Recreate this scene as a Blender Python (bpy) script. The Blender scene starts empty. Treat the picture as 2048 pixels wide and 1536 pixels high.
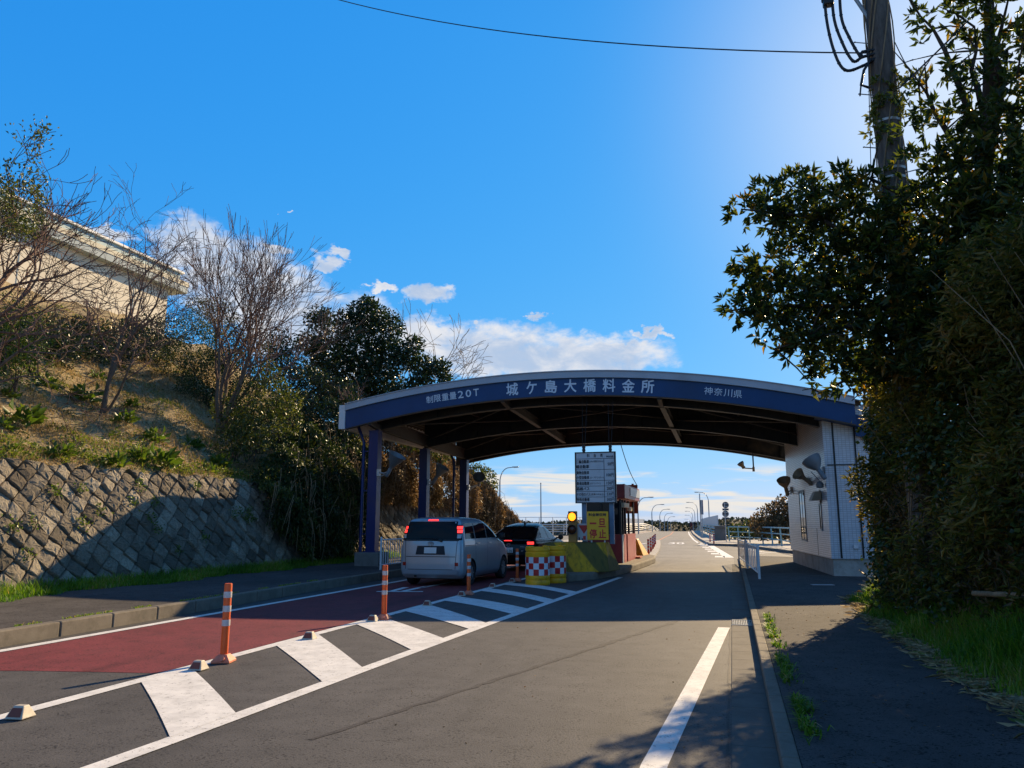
import bpy, bmesh, math, random
import numpy as np
from mathutils import Vector, Matrix

scene = bpy.context.scene
R = math.radians
# ------------------------------------------------------------------ camera
F_PX, EYE, YAW, PITCH = 1540.0, 1.55, R(15.7), R(10.233)
cam_data = bpy.data.cameras.new("camera")
cam_data.sensor_width = 36.0
cam_data.lens = F_PX / 2048.0 * 36.0
cam_data.clip_start = 0.05
cam_data.clip_end = 6000.0
cam = bpy.data.objects.new("camera", cam_data)
cam.location = (0, 0, EYE)
cam.rotation_euler = (math.pi / 2 + PITCH, 0, YAW)
scene.collection.objects.link(cam)
scene.camera = cam

# photo pixel -> world helpers (camera surveyed from the photo; road runs along +Y)
def ray(u, v):
    x, y = (u - 1024) / F_PX, (768 - v) / F_PX
    d0, d1, d2 = x, math.cos(PITCH) - y * math.sin(PITCH), math.sin(PITCH) + y * math.cos(PITCH)
    c, s = math.cos(YAW), math.sin(YAW)
    return Vector((d0 * c - d1 * s, d0 * s + d1 * c, d2))
def G(u, v, z=0.0):
    d = ray(u, v); t = (z - EYE) / d.z
    return Vector((d.x * t, d.y * t, z))
def AY(u, v, Y):
    d = ray(u, v); t = Y / d.y
    return Vector((d.x * t, Y, EYE + d.z * t))
def AX(u, v, X):
    d = ray(u, v); t = X / d.x
    return Vector((X, d.y * t, EYE + d.z * t))
def proj(p):
    x, y, z = p[0], p[1], p[2] - EYE
    c, s = math.cos(YAW), math.sin(YAW); xc = x * c + y * s; yc = -x * s + y * c
    fw = yc * math.cos(PITCH) + z * math.sin(PITCH); up = -yc * math.sin(PITCH) + z * math.cos(PITCH)
    return 1024 + F_PX * xc / max(fw, .01), 768 - F_PX * up / max(fw, .01)
def azel(u, v):
    d = ray(u, v)
    return math.atan2(d.x, d.y), math.atan2(d.z, math.hypot(d.x, d.y))

# ------------------------------------------------------------------ sun, sky, exposure
SUN_EL, SUN_AZ = R(27.0), R(20.0)          # azimuth from +Y towards +X
SKY_STRENGTH = 0.09
SUN_STRENGTH = 5.0
scene.view_settings.view_transform = 'Standard'
scene.view_settings.look = 'None'
scene.view_settings.gamma = 1.0
scene.view_settings.use_curve_mapping = False
scene.view_settings.exposure = 0.75

sun_data = bpy.data.lights.new("sun", 'SUN')
sun_data.energy = SUN_STRENGTH
sun_data.angle = R(0.5)
sun_data.color = (1.0, 0.75, 0.44)
sun = bpy.data.objects.new("sun", sun_data)
sdir = Vector((math.sin(SUN_AZ) * math.cos(SUN_EL), math.cos(SUN_AZ) * math.cos(SUN_EL), math.sin(SUN_EL)))
sun.rotation_euler = (-sdir).to_track_quat('-Z', 'Y').to_euler()
sun.location = (20, 30, 30)
scene.collection.objects.link(sun)

class NT:
    def __init__(self, tree):
        self.t = tree; self.n = tree.nodes; self.l = tree.links
    def new(self, typ, **kw):
        nd = self.n.new(typ)
        for k, v in kw.items(): setattr(nd, k, v)
        return nd
    def link(self, a, b): self.l.new(a, b)
    def val(self, sock, x):
        if hasattr(x, 'is_output') or isinstance(x, bpy.types.NodeSocket): self.link(x, sock)
        else: sock.default_value = x
    def math(self, op, a, b=0.0, c=0.0, clamp=False):
        m = self.new('ShaderNodeMath', operation=op); m.use_clamp = clamp
        self.val(m.inputs[0], a); self.val(m.inputs[1], b)
        if len(m.inputs) > 2: self.val(m.inputs[2], c)
        return m.outputs[0]
    def mix(self, fac, a, b, mode='MIX'):
        m = self.new('ShaderNodeMix', data_type='RGBA', blend_type=mode)
        self.val(m.inputs[0], fac); self.val(m.inputs[6], a); self.val(m.inputs[7], b)
        return m.outputs[2]
    def noise(self, vec, scale, detail=4, rough=0.55, dist=0.0):
        m = self.new('ShaderNodeTexNoise'); m.inputs['Scale'].default_value = scale
        m.inputs['Detail'].default_value = detail; m.inputs['Roughness'].default_value = rough
        m.inputs['Distortion'].default_value = dist
        if vec is not None: self.link(vec, m.inputs['Vector'])
        return m.outputs[0]
    def ramp(self, fac, stops, interp='LINEAR'):
        m = self.new('ShaderNodeValToRGB'); m.color_ramp.interpolation = interp
        e = m.color_ramp.elements
        while len(e) < len(stops): e.new(0.5)
        for el, (p, c) in zip(e, stops):
            el.position = p; el.color = (*c, 1) if len(c) == 3 else c
        self.link(fac, m.inputs[0]); return m.outputs[0]
    def comb(self, x, y, z=0.0):
        m = self.new('ShaderNodeCombineXYZ')
        for i, q in enumerate((x, y, z)): self.val(m.inputs[i], q)
        return m.outputs[0]
    def smooth(self, x, lo, hi):
        m = self.new('ShaderNodeMapRange', interpolation_type='SMOOTHSTEP')
        self.val(m.inputs['Value'], x); m.inputs['From Min'].default_value = lo; m.inputs['From Max'].default_value = hi
        return m.outputs[0]

world = bpy.data.worlds.new("World")
scene.world = world
world.use_nodes = True
def build_world():
    w = NT(world.node_tree); w.n.clear()
    out = w.new('ShaderNodeOutputWorld')
    sky = w.new('ShaderNodeTexSky', sky_type='NISHITA')
    sky.sun_disc = False
    sky.sun_elevation = SUN_EL
    sky.sun_rotation = SUN_AZ
    sky.air_density = 1.0; sky.dust_density = 0.2; sky.ozone_density = 2.2
    hs = w.new('ShaderNodeHueSaturation'); hs.inputs['Saturation'].default_value = 1.32
    hs.inputs['Value'].default_value = 1.0
    w.link(sky.outputs[0], hs.inputs['Color'])
    sc_ = w.new('ShaderNodeSeparateColor'); w.link(hs.outputs[0], sc_.inputs[0])
    cc_ = w.new('ShaderNodeCombineColor')      # clear winter sky: deeper and more even blue than the model gives
    for i_, (k_, g_) in enumerate(((0.40, 0.85), (1.67, 0.42), (4.3, 0.20))):
        w.link(w.math('MULTIPLY', w.math('POWER', w.math('MAXIMUM', sc_.outputs[i_], 0.001), g_), k_), cc_.inputs[i_])
    tc = w.new('ShaderNodeTexCoord'); sep = w.new('ShaderNodeSeparateXYZ')
    CC = cc_.outputs[0]
    w.link(tc.outputs['Generated'], sep.inputs[0])
    el = w.math('ARCSINE', sep.outputs[2]); az = w.math('ARCTAN2', sep.outputs[0], sep.outputs[1])
    # cumulus puffs and the long bank, as soft blobs in (azimuth, elevation) broken up by noise
    nv = w.comb(w.math('MULTIPLY', az, 14.0), w.math('MULTIPLY', el, 26.0))
    n1 = w.noise(nv, 1.0, 7, 0.6, 0.3)
    nv2 = w.comb(w.math('MULTIPLY', az, 45.0), w.math('MULTIPLY', el, 80.0), 3.0)
    n2 = w.noise(nv2, 1.0, 5, 0.6, 0.2)
    wob = w.math('ADD', w.math('MULTIPLY', w.math('SUBTRACT', n1, 0.5), 1.3), w.math('MULTIPLY', w.math('SUBTRACT', n2, 0.5), 0.9))
    blobs = [(385, 495, 85, 62), (470, 560, 130, 85), (570, 620, 95, 95), (560, 496, 34, 16), (648, 524, 34, 15), (684, 508, 30, 9),
             (762, 574, 30, 10), (858, 586, 50, 18), (1073, 632, 23, 9), (962, 652, 13, 7), (845, 670, 80, 42), (980, 705, 210, 60),
             (1170, 715, 190, 48), (1060, 725, 260, 40), (1298, 667, 38, 8), (700, 680, 120, 90), (1210, 690, 110, 10), (215, 470, 40, 12), (572, 424, 10, 2.5)]
    best = None; shade = None
    wx = w.noise(w.comb(w.math('MULTIPLY', az, 30.0), w.math('MULTIPLY', el, 45.0), 11.0), 1.0, 6, 0.62)
    wy = w.noise(w.comb(w.math('MULTIPLY', az, 30.0), w.math('MULTIPLY', el, 45.0), 23.0), 1.0, 6, 0.62)
    azw = w.math('ADD', az, w.math('MULTIPLY', w.math('SUBTRACT', wx, 0.5), 0.085))
    elw = w.math('ADD', el, w.math('MULTIPLY', w.math('SUBTRACT', wy, 0.5), 0.050))
    for (u, v, ru, rv) in blobs:
        a0, e0 = azel(u, v); ra, re = ru / F_PX, rv / F_PX
        dx = w.math('DIVIDE', w.math('SUBTRACT', azw, a0), ra)
        dy = w.math('DIVIDE', w.math('SUBTRACT', elw, e0), re)
        d = w.math('SUBTRACT', 1.0, w.math('ADD', w.math('MULTIPLY', dx, dx), w.math('MULTIPLY', dy, dy)))
        best = d if best is None else w.math('MAXIMUM', best, d)
    body = w.math('ADD', best, wob)
    m_puff = w.math('MULTIPLY', w.smooth(body, -0.25, 0.85), 0.96)
    # low streaky bank towards the horizon
    nv3 = w.comb(w.math('MULTIPLY', az, 9.0), w.math('MULTIPLY', el, 95.0), 7.0)
    n3 = w.noise(nv3, 1.0, 6, 0.55, 0.6)
    nv5 = w.comb(w.math('MULTIPLY', az, 4.0), w.math('MULTIPLY', el, 30.0), 17.0)
    n5 = w.noise(nv5, 1.0, 3, 0.5)
    streak = w.smooth(w.math('ADD', n3, w.math('MULTIPLY', w.math('SUBTRACT', n5, 0.5), 0.8)), 0.44, 0.64)
    elmask = w.math('MULTIPLY', w.smooth(el, R(-0.5), R(1.2)), w.math('SUBTRACT', 1.0, w.smooth(el, R(3.3), R(4.3))))
    m_low = w.math('MULTIPLY', w.math('MULTIPLY', streak, elmask), 0.9)
    mask = w.math('MAXIMUM', m_puff, m_low, clamp=True)
    lum = w.smooth(w.math('ADD', n1, w.math('MULTIPLY', best, -0.12)), 0.28, 0.62)
    ccol = w.mix(lum, (0.50, 0.62, 0.82, 1), (0.93, 0.92, 0.93, 1))
    ccol = w.mix(w.math('MULTIPLY', w.math('SUBTRACT', 1.0, w.smooth(el, R(3.0), R(7.0))), 0.6), ccol, (0.95, 0.85, 0.70, 1))
    zen = w.math('SUBTRACT', 1.0, w.math('MULTIPLY', w.smooth(el, R(34), R(78)), 0.80))
    skyc = w.mix(1.0, CC, w.comb(zen, zen, zen), 'MULTIPLY')
    dp = w.new('ShaderNodeVectorMath', operation='DOT_PRODUCT'); w.link(tc.outputs['Generated'], dp.inputs[0]); dp.inputs[1].default_value = sdir
    ang = w.math('ARCCOSINE', w.math('MINIMUM', dp.outputs['Value'], 0.99999))
    aur = w.math('POWER', w.math('SUBTRACT', 1.0, w.smooth(ang, 0.0, R(31))), 1.8)      # thin haze brightening towards the sun
    skyc = w.mix(w.math('MULTIPLY', aur, 0.66), skyc, (6.3, 6.5, 6.9, 1))
    # unseen clouds added behind the camera to make the ambient light less blue
    nb_ = w.noise(tc.outputs['Generated'], 3.2, 6, 0.6, 0.4)
    back = w.math('MULTIPLY', w.smooth(nb_, 0.40, 0.60), w.math('SUBTRACT', 1.0, w.smooth(sep.outputs[1], -0.35, -0.05)))
    back = w.math('MULTIPLY', back, w.smooth(el, R(1), R(8)))
    mask = w.math('MAXIMUM', mask, w.math('MULTIPLY', back, 0.24), clamp=True)
    bg = w.new('ShaderNodeBackground'); w.link(skyc, bg.inputs[0]); bg.inputs[1].default_value = SKY_STRENGTH
    bc = w.new('ShaderNodeBackground'); w.link(ccol, bc.inputs[0]); bc.inputs[1].default_value = 0.56
    mx = w.new('ShaderNodeMixShader'); w.link(mask, mx.inputs[0]); w.link(bg.outputs[0], mx.inputs[1]); w.link(bc.outputs[0], mx.inputs[2])
    w.link(mx.outputs[0], out.inputs[0])
build_world()

# ------------------------------------------------------------------ helpers
COL = scene.collection
ORIG = {}
def tag(o, label=None, cat=None, group=None, kind=None):
    if label: o['label'] = label
    if cat: o['category'] = cat
    if group: o['group'] = group
    if kind: o['kind'] = kind
    return o
def thing(name, label, cat, origin=(0, 0, 0), group=None):
    o = bpy.data.objects.new(name, None); COL.objects.link(o)
    o.empty_display_size = 0.2
    o.location = origin; ORIG[o] = Vector(origin)
    return tag(o, label, cat, group)
def org(o):
    while o is not None:
        if o in ORIG: return ORIG[o]
        o = o.parent
    return Vector((0, 0, 0))
def link_mesh(name, me, parent=None):
    o = bpy.data.objects.new(name, me); COL.objects.link(o)
    if parent is not None: o.parent = parent
    return o
def dup(root, loc, rot=0.0, label=None, scale=None):
    def rec(o, par):
        c = o.copy(); COL.objects.link(c)
        if par is not None: c.parent = par
        for ch in list(o.children): rec(ch, c)
        return c
    r = rec(root, None); r.location = loc; r.rotation_euler[2] = rot
    if label: r['label'] = label
    if scale: r.scale = scale
    ORIG[r] = Vector((0, 0, 0))
    return r

class MB:
    def __init__(self): self.v = []; self.f = []; self.m = []
    def add(self, vs, fs, mi=0):
        b = len(self.v); self.v += [tuple(p) for p in vs]
        self.f += [tuple(i + b for i in f) for f in fs]; self.m += [mi] * len(fs); return self
    def box(self, c, s, mi=0, rz=0.0, rot=None):
        hx, hy, hz = s[0] / 2, s[1] / 2, s[2] / 2
        vs = [Vector((x, y, z)) for x in (-hx, hx) for y in (-hy, hy) for z in (-hz, hz)]
        if rot is not None: vs = [rot @ p for p in vs]
        elif rz: m = Matrix.Rotation(rz, 3, 'Z'); vs = [m @ p for p in vs]
        c = Vector(c)
        return self.add([p + c for p in vs], [(0, 1, 3, 2), (4, 6, 7, 5), (0, 4, 5, 1), (2, 3, 7, 6), (0, 2, 6, 4), (1, 5, 7, 3)], mi)
    def box2(self, a, b, mi=0):
        return self.box([(a[i] + b[i]) / 2 for i in range(3)], [abs(b[i] - a[i]) for i in range(3)], mi)
    def bar(self, a, b, w, h, mi=0):
        a, b = Vector(a), Vector(b); d = (b - a); L = d.length
        if L < 1e-6: return self
        q = d.to_track_quat('Y', 'Z').to_matrix()
        return self.box((a + b) / 2, (w, L, h), mi, rot=q)
    def tube(self, pts, rad, n=8, mi=0, cap=True):
        pts = [Vector(p) for p in pts]
        rs = rad if isinstance(rad, (list, tuple)) else [rad] * len(pts)
        vs = []; up = None
        for i, p in enumerate(pts):
            d = (pts[min(i + 1, len(pts) - 1)] - pts[max(i - 1, 0)])
            d = d.normalized() if d.length > 1e-9 else Vector((0, 0, 1))
            if up is None: up = d.orthogonal().normalized()
            up = (up - d * up.dot(d))
            up = up.normalized() if up.length > 1e-6 else d.orthogonal().normalized()
            sd = d.cross(up)
            for k in range(n):
                a = 2 * math.pi * k / n
                vs.append(p + (up * math.cos(a) + sd * math.sin(a)) * rs[i])
        fs = []
        for i in range(len(pts) - 1):
            for k in range(n):
                fs.append((i * n + k, i * n + (k + 1) % n, (i + 1) * n + (k + 1) % n, (i + 1) * n + k))
        if cap:
            fs.append(tuple(range(n - 1, -1, -1))); fs.append(tuple((len(pts) - 1) * n + k for k in range(n)))
        return self.add(vs, fs, mi)
    def lathe(self, prof, n=20, c=(0, 0, 0), mi=0, axis=None, cap=True):
        vs = []; fs = []; c = Vector(c)
        q = Vector(axis).to_track_quat('Z', 'Y').to_matrix() if axis is not None else Matrix.Identity(3)
        for (r, z) in prof:
            for k in range(n):
                a = 2 * math.pi * k / n
                vs.append(c + q @ Vector((r * math.cos(a), r * math.sin(a), z)))
        for i in range(len(prof) - 1):
            for k in range(n):
                fs.append((i * n + k, i * n + (k + 1) % n, (i + 1) * n + (k + 1) % n, (i + 1) * n + k))
        if cap:
            fs.append(tuple(range(n - 1, -1, -1))); fs.append(tuple((len(prof) - 1) * n + k for k in range(n)))
        return self.add(vs, fs, mi)
    def poly(self, pts, mi=0): return self.add(pts, [tuple(range(len(pts)))], mi)
    def prism(self, pts2, z0, z1, mi=0):
        n = len(pts2)
        a = sum(pts2[i][0] * pts2[(i + 1) % n][1] - pts2[(i + 1) % n][0] * pts2[i][1] for i in range(n))
        if a < 0: pts2 = pts2[::-1]
        vs = [(p[0], p[1], z0) for p in pts2] + [(p[0], p[1], z1) for p in pts2]
        fs = [tuple(range(n - 1, -1, -1)), tuple(range(n, 2 * n))] + [(i, (i + 1) % n, n + (i + 1) % n, n + i) for i in range(n)]
        return self.add(vs, fs, mi)
    def build(self, name, mats, parent=None, smooth=None, bevel=0.0):
        o0 = org(parent) if parent is not None else Vector((0, 0, 0))
        me = bpy.data.meshes.new(name)
        me.from_pydata([(p[0] - o0.x, p[1] - o0.y, p[2] - o0.z) for p in self.v], [], self.f)
        if not isinstance(mats, (list, tuple)): mats = [mats]
        for m in mats: me.materials.append(m)
        if any(self.m): me.polygons.foreach_set('material_index', np.array(self.m, dtype=np.int32))
        if smooth is not None:
            me.polygons.foreach_set('use_smooth', np.ones(len(me.polygons), dtype=bool))
            me.set_sharp_from_angle(angle=R(smooth))
        me.update()
        o = link_mesh(name, me, parent)
        if bevel:
            bm = o.modifiers.new('edge', 'BEVEL'); bm.width = bevel; bm.segments = 2; bm.limit_method = 'ANGLE'; bm.angle_limit = R(40)
        return o

def np_mesh(name, V, Fc, mat, parent=None, tint=None, smooth=False):
    """V (n,3); Fc (m,k) all faces with k corners."""
    V = np.asarray(V, dtype=np.float32).reshape(-1, 3); Fc = np.asarray(Fc, dtype=np.int32)
    if parent is not None: V = V - np.array(org(parent), dtype=np.float32)
    me = bpy.data.meshes.new(name); m, k = Fc.shape
    me.vertices.add(len(V)); me.vertices.foreach_set('co', V.ravel())
    me.loops.add(m * k); me.loops.foreach_set('vertex_index', Fc.ravel())
    me.polygons.add(m)
    me.polygons.foreach_set('loop_start', np.arange(0, m * k, k, dtype=np.int32))
    me.polygons.foreach_set('loop_total', np.full(m, k, dtype=np.int32))
    if smooth: me.polygons.foreach_set('use_smooth', np.ones(m, dtype=bool))
    if tint is not None:
        at = me.attributes.new('tint', 'FLOAT', 'POINT'); at.data.foreach_set('value', np.asarray(tint, dtype=np.float32))
    me.materials.append(mat); me.update(calc_edges=True); me.validate()
    return link_mesh(name, me, parent)

RS = np.random.RandomState(7)
def unit(a): return a / (np.linalg.norm(a, axis=-1, keepdims=True) + 1e-9)
def leaf_arrays(P, D, L, W, tint, droop=0.15):
    n = len(P); D = unit(D)
    side = unit(np.cross(D, RS.normal(size=(n, 3))))
    nor = np.cross(side, D)
    L = np.broadcast_to(L, (n,))[:, None]; W = np.broadcast_to(W, (n,))[:, None]
    mid = P + D * L * 0.5 + nor * L * 0.05
    v = np.stack([P, mid + side * W * 0.5 + nor * W * 0.18, P + D * L - nor * L * droop, mid - side * W * 0.5 + nor * W * 0.18], axis=1)
    f = np.arange(n)[:, None] * 4
    fc = np.concatenate([f + np.array([[0, 1, 2]]), f + np.array([[0, 2, 3]])], axis=0)
    return v.reshape(-1, 3), fc, np.repeat(tint, 4)
class Leaves:
    def __init__(self): self.V = []; self.F = []; self.T = []; self.n = 0
    def add(self, P, D, L, W, tint, droop=0.15):
        if len(P) == 0: return
        v, f, t = leaf_arrays(np.asarray(P, float), np.asarray(D, float), L, W, np.asarray(tint, float), droop)
        self.V.append(v); self.F.append(f + self.n); self.T.append(t); self.n += len(v)
    def build(self, name, mat, parent=None):
        return np_mesh(name, np.concatenate(self.V), np.concatenate(self.F), mat, parent, np.concatenate(self.T))
def sphere_pts(n, c, r, shell=0.5):
    d = unit(RS.normal(size=(n, 3))); rad = (shell + (1 - shell) * RS.rand(n) ** 0.6)[:, None]
    return np.array(c) + d * rad * np.array(r), d
def blades_mesh(name, P, H, W, mat, parent=None, lean=0.45, tint=None, windx=0.0):
    """grass: each blade a bent strip of two quads + tip"""
    n = len(P); a = RS.rand(n) * 2 * np.pi
    fx = np.stack([np.cos(a), np.sin(a), np.zeros(n)], 1); sd = np.stack([-np.sin(a), np.cos(a), np.zeros(n)], 1)
    ln = (lean * (0.3 + RS.rand(n)))[:, None]; H = np.broadcast_to(H, (n,))[:, None]; W = np.broadcast_to(W, (n,))[:, None]
    up = np.array([[0, 0, 1.0]])
    b = P; m = P + up * H * 0.55 + fx * H * ln * 0.35; t = P + up * H * (1.0 - 0.35 * ln) + fx * H * ln
    V = np.stack([b - sd * W / 2, b + sd * W / 2, m + sd * W * 0.4, m - sd * W * 0.4, t], 1).reshape(-1, 3)
    f = np.arange(n)[:, None] * 5
    Fc = np.concatenate([f + np.array([[0, 1, 2]]), f + np.array([[0, 2, 3]]), f + np.array([[3, 2, 4]])], 0)
    if tint is None: tint = RS.rand(n)
    return np_mesh(name, V, Fc, mat, parent, np.repeat(tint, 5))

_tc = {}
def text_mesh(s, bold=0.0):
    k = s
    if k in _tc: return _tc[k]
    cu = bpy.data.curves.new('text', 'FONT'); cu.body = s; cu.size = 1.0; cu.offset = 0.0; cu.resolution_u = 3
    o = bpy.data.objects.new('text', cu); COL.objects.link(o)
    dg = bpy.context.evaluated_depsgraph_get(); dg.update()
    me = bpy.data.meshes.new_from_object(o.evaluated_get(dg))
    vs = np.array([v.co[:] for v in me.vertices]).reshape(-1, 3); fs = [tuple(p.vertices) for p in me.polygons]
    bpy.data.objects.remove(o); bpy.data.curves.remove(cu); bpy.data.meshes.remove(me)
    _tc[k] = (vs, fs); return _tc[k]
def put_text(mb, s, c, w, h, ex=(1, 0, 0), ey=(0, 0, 1), bold=0.0, mi=0, depth=0.0, fit=True):
    """fits the word s into a w x h box centred at c, in the plane ex/ey"""
    vs, fs = text_mesh(s, bold)
    if len(vs) == 0: return
    lo, hi = vs.min(0), vs.max(0); sz = np.maximum(hi - lo, 1e-4)
    kx = w / sz[0]; ky = (h / sz[1]) if h else kx
    if not fit: kx = ky = min(kx, ky)
    ex, ey, c = Vector(ex), Vector(ey), Vector(c); mid = (lo + hi) / 2
    en = ex.cross(ey)
    bw = bold * kx
    shifts = [(0, 0)] if bold <= 0 else [(0, 0), (-bw, 0), (bw, 0), (0, -bw), (0, bw)]
    for i, (sx, sy) in enumerate(shifts):        # heavier strokes: the word laid over itself, a hair apart
        P = [c + ex * float((q[0] - mid[0]) * kx + sx) + ey * float((q[1] - mid[1]) * ky + sy) + en * (i * .0006) for q in vs]
        mb.add(P, fs, mi)

# ------------------------------------------------------------------ materials
def principled(name, rough=0.7, metal=0.0, spec=0.4):
    m = bpy.data.materials.new(name); m.use_nodes = True
    t = NT(m.node_tree); b = m.node_tree.nodes['Principled BSDF']
    b.inputs['Roughness'].default_value = rough; b.inputs['Metallic'].default_value = metal
    b.inputs['Specular IOR Level'].default_value = spec
    return m, t, b
def pos(t):
    g = t.new('ShaderNodeNewGeometry'); return g.outputs['Position']
def objco(t):
    g = t.new('ShaderNodeTexCoord'); return g.outputs['Object']
def bump(t, b, h, strength=0.3, dist=0.02):
    n = t.new('ShaderNodeBump'); n.inputs['Strength'].default_value = strength; n.inputs['Distance'].default_value = dist
    t.link(h, n.inputs['Height']); t.link(n.outputs[0], b.inputs['Normal'])
def mat(name, c, rough=0.6, metal=0.0, var=0.15, scale=6.0, dirt=None, dirt_amt=0.0, bmp=0.0, spec=0.4, coat=0.0, rvar=0.2):
    m, t, b = principled(name, rough, metal, spec)
    n = t.noise(objco(t), scale, 5, 0.6)
    lo = tuple(x * (1 - var) for x in c); hi = tuple(min(1, x * (1 + var)) for x in c)
    col = t.ramp(n, [(0.3, lo), (0.7, hi)])
    if dirt is not None:
        d = t.smooth(t.noise(objco(t), scale * 0.35, 6, 0.65), 0.5, 0.72)
        col = t.mix(t.math('MULTIPLY', d, dirt_amt), col, (*dirt, 1))
    t.link(col, b.inputs['Base Color'])
    n2 = t.noise(objco(t), scale * 5, 4, 0.6)
    t.link(t.math('ADD', t.math('MULTIPLY', t.math('SUBTRACT', n2, 0.5), rvar), rough), b.inputs['Roughness'])
    if bmp: bump(t, b, n2, bmp, 0.01)
    if coat: b.inputs['Coat Weight'].default_value = coat; b.inputs['Coat Roughness'].default_value = 0.05
    return m
def emit(name, c, s):
    m, t, b = principled(name, 0.3); b.inputs['Base Color'].default_value = (*[x * .5 for x in c], 1)
    b.inputs['Emission Color'].default_value = (*c, 1); b.inputs['Emission Strength'].default_value = s
    return m
def leafmat(name, stops, rough=0.45, trans=0.35, tboost=(1.6, 1.5, 0.6), spec=0.4):
    m, t, b = principled(name, rough, 0, spec)
    a = t.new('ShaderNodeAttribute'); a.attribute_name = 'tint'
    col = t.ramp(a.outputs['Fac'], stops)
    t.link(col, b.inputs['Base Color'])
    tr = t.new('ShaderNodeBsdfTranslucent')
    t.link(t.mix(1.0, col, (*tboost, 1), 'MULTIPLY'), tr.inputs[0])
    mx = t.new('ShaderNodeMixShader'); mx.inputs[0].default_value = trans
    o = m.node_tree.nodes['Material Output']
    t.link(b.outputs[0], mx.inputs[1]); t.link(tr.outputs[0], mx.inputs[2]); t.link(mx.outputs[0], o.inputs[0])
    return m

def asphalt(name, base=(0.085, 0.08, 0.077), patchy=0.25, red=False, rough=0.70, spec=0.30):
    m, t, b = principled(name, rough, 0, spec)
    p = pos(t)
    big = t.noise(p, 0.35, 4, 0.6); mid = t.noise(p, 3.0, 5, 0.65); fine = t.noise(p, 95.0, 3, 0.7)
    v = t.new('ShaderNodeTexVoronoi'); v.inputs['Scale'].default_value = 70.0; t.link(p, v.inputs['Vector'])
    k = t.math('ADD', t.math('ADD', t.math('MULTIPLY', big, patchy), t.math('MULTIPLY', mid, 0.22)), t.math('MULTIPLY', fine, 0.55))
    lo = tuple(x * 0.45 for x in base); hi = tuple(x * 1.75 for x in base)
    col = t.ramp(k, [(0.36, lo), (0.52, base), (0.68, hi)])
    # worn wheel paths and oil streaks stretched along the lane
    mp = t.new('ShaderNodeMapping'); mp.inputs['Scale'].default_value = (1.6, 0.11, 1.0); t.link(p, mp.inputs[0])
    st = t.smooth(t.noise(mp.outputs[0], 1.0, 5, 0.6), 0.52, 0.75)
    col = t.mix(t.math('MULTIPLY', st, 0.55), col, (base[0] * .42, base[1] * .42, base[2] * .42, 1))
    # sparse pale chippings
    sp = t.math('LESS_THAN', v.outputs['Distance'], 0.16)
    rnd = t.math('GREATER_THAN', t.noise(p, 31.0, 2, 0.5), 0.62)
    col = t.mix(t.math('MULTIPLY', t.math('MULTIPLY', sp, rnd), 0.55), col, tuple(min(1, x * 3.2) for x in base) + (1,))
    if red:                                # coating worn through to the dark asphalt in patches
        wr = t.smooth(t.math('ADD', t.math('MULTIPLY', t.noise(p, 1.1, 6, 0.7), 0.6), t.math('MULTIPLY', t.noise(p, 22.0, 4, 0.7), 0.4)), 0.50, 0.66)
        col = t.mix(t.math('MULTIPLY', wr, 0.55), col, (0.055, 0.030, 0.030, 1))
    pit = t.smooth(t.math('ADD', t.math('MULTIPLY', t.noise(p, 38.0, 3, 0.6), 0.75), t.math('MULTIPLY', t.noise(p, 5.0, 3, 0.5), 0.25)), 0.545, 0.61)
    col = t.mix(t.math('MULTIPLY', pit, 0.9), col, (base[0] * .22, base[1] * .22, base[2] * .22, 1))
    t.link(col, b.inputs['Base Color'])
    h = t.math('ADD', t.math('MULTIPLY', v.outputs['Distance'], 0.7), t.math('MULTIPLY', fine, 0.6))
    bump(t, b, h, 0.45, 0.004)
    return m
def paint(name, c):
    m, t, b = principled(name, 0.62, 0, 0.4)
    p = pos(t); n = t.noise(p, 4.0, 5, 0.65); f = t.noise(p, 60.0, 4, 0.7); w = t.noise(p, 14.0, 6, 0.75)
    col = t.ramp(n, [(0.3, tuple(x * 0.74 for x in c)), (0.62, c)])
    chip = t.smooth(t.math('ADD', t.math('MULTIPLY', w, 0.6), t.math('MULTIPLY', f, 0.5)), 0.60, 0.68)
    col = t.mix(t.math('MULTIPLY', chip, 0.8), col, (0.16, 0.15, 0.14, 1))
    t.link(col, b.inputs['Base Color']); bump(t, b, f, 0.3, 0.006)
    return m
def concrete(name, c=(0.33, 0.31, 0.28), stain=(0.10, 0.095, 0.08), scale=1.0):
    m, t, b = principled(name, 0.85, 0, 0.3)
    p = pos(t); n = t.noise(p, 1.3 * scale, 6, 0.65); f = t.noise(p, 40 * scale, 4, 0.7); s = t.smooth(t.noise(p, 3.1 * scale, 7, 0.7), 0.45, 0.72)
    col = t.ramp(n, [(0.3, tuple(x * 0.75 for x in c)), (0.7, tuple(x * 1.12 for x in c))])
    col = t.mix(t.math('MULTIPLY', s, 0.55), col, (*stain, 1))
    col = t.mix(t.math('MULTIPLY', t.smooth(f, .5, .8), 0.4), col, (*stain, 1))
    t.link(col, b.inputs['Base Color']); bump(t, b, f, 0.4, 0.01)
    return m
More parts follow.
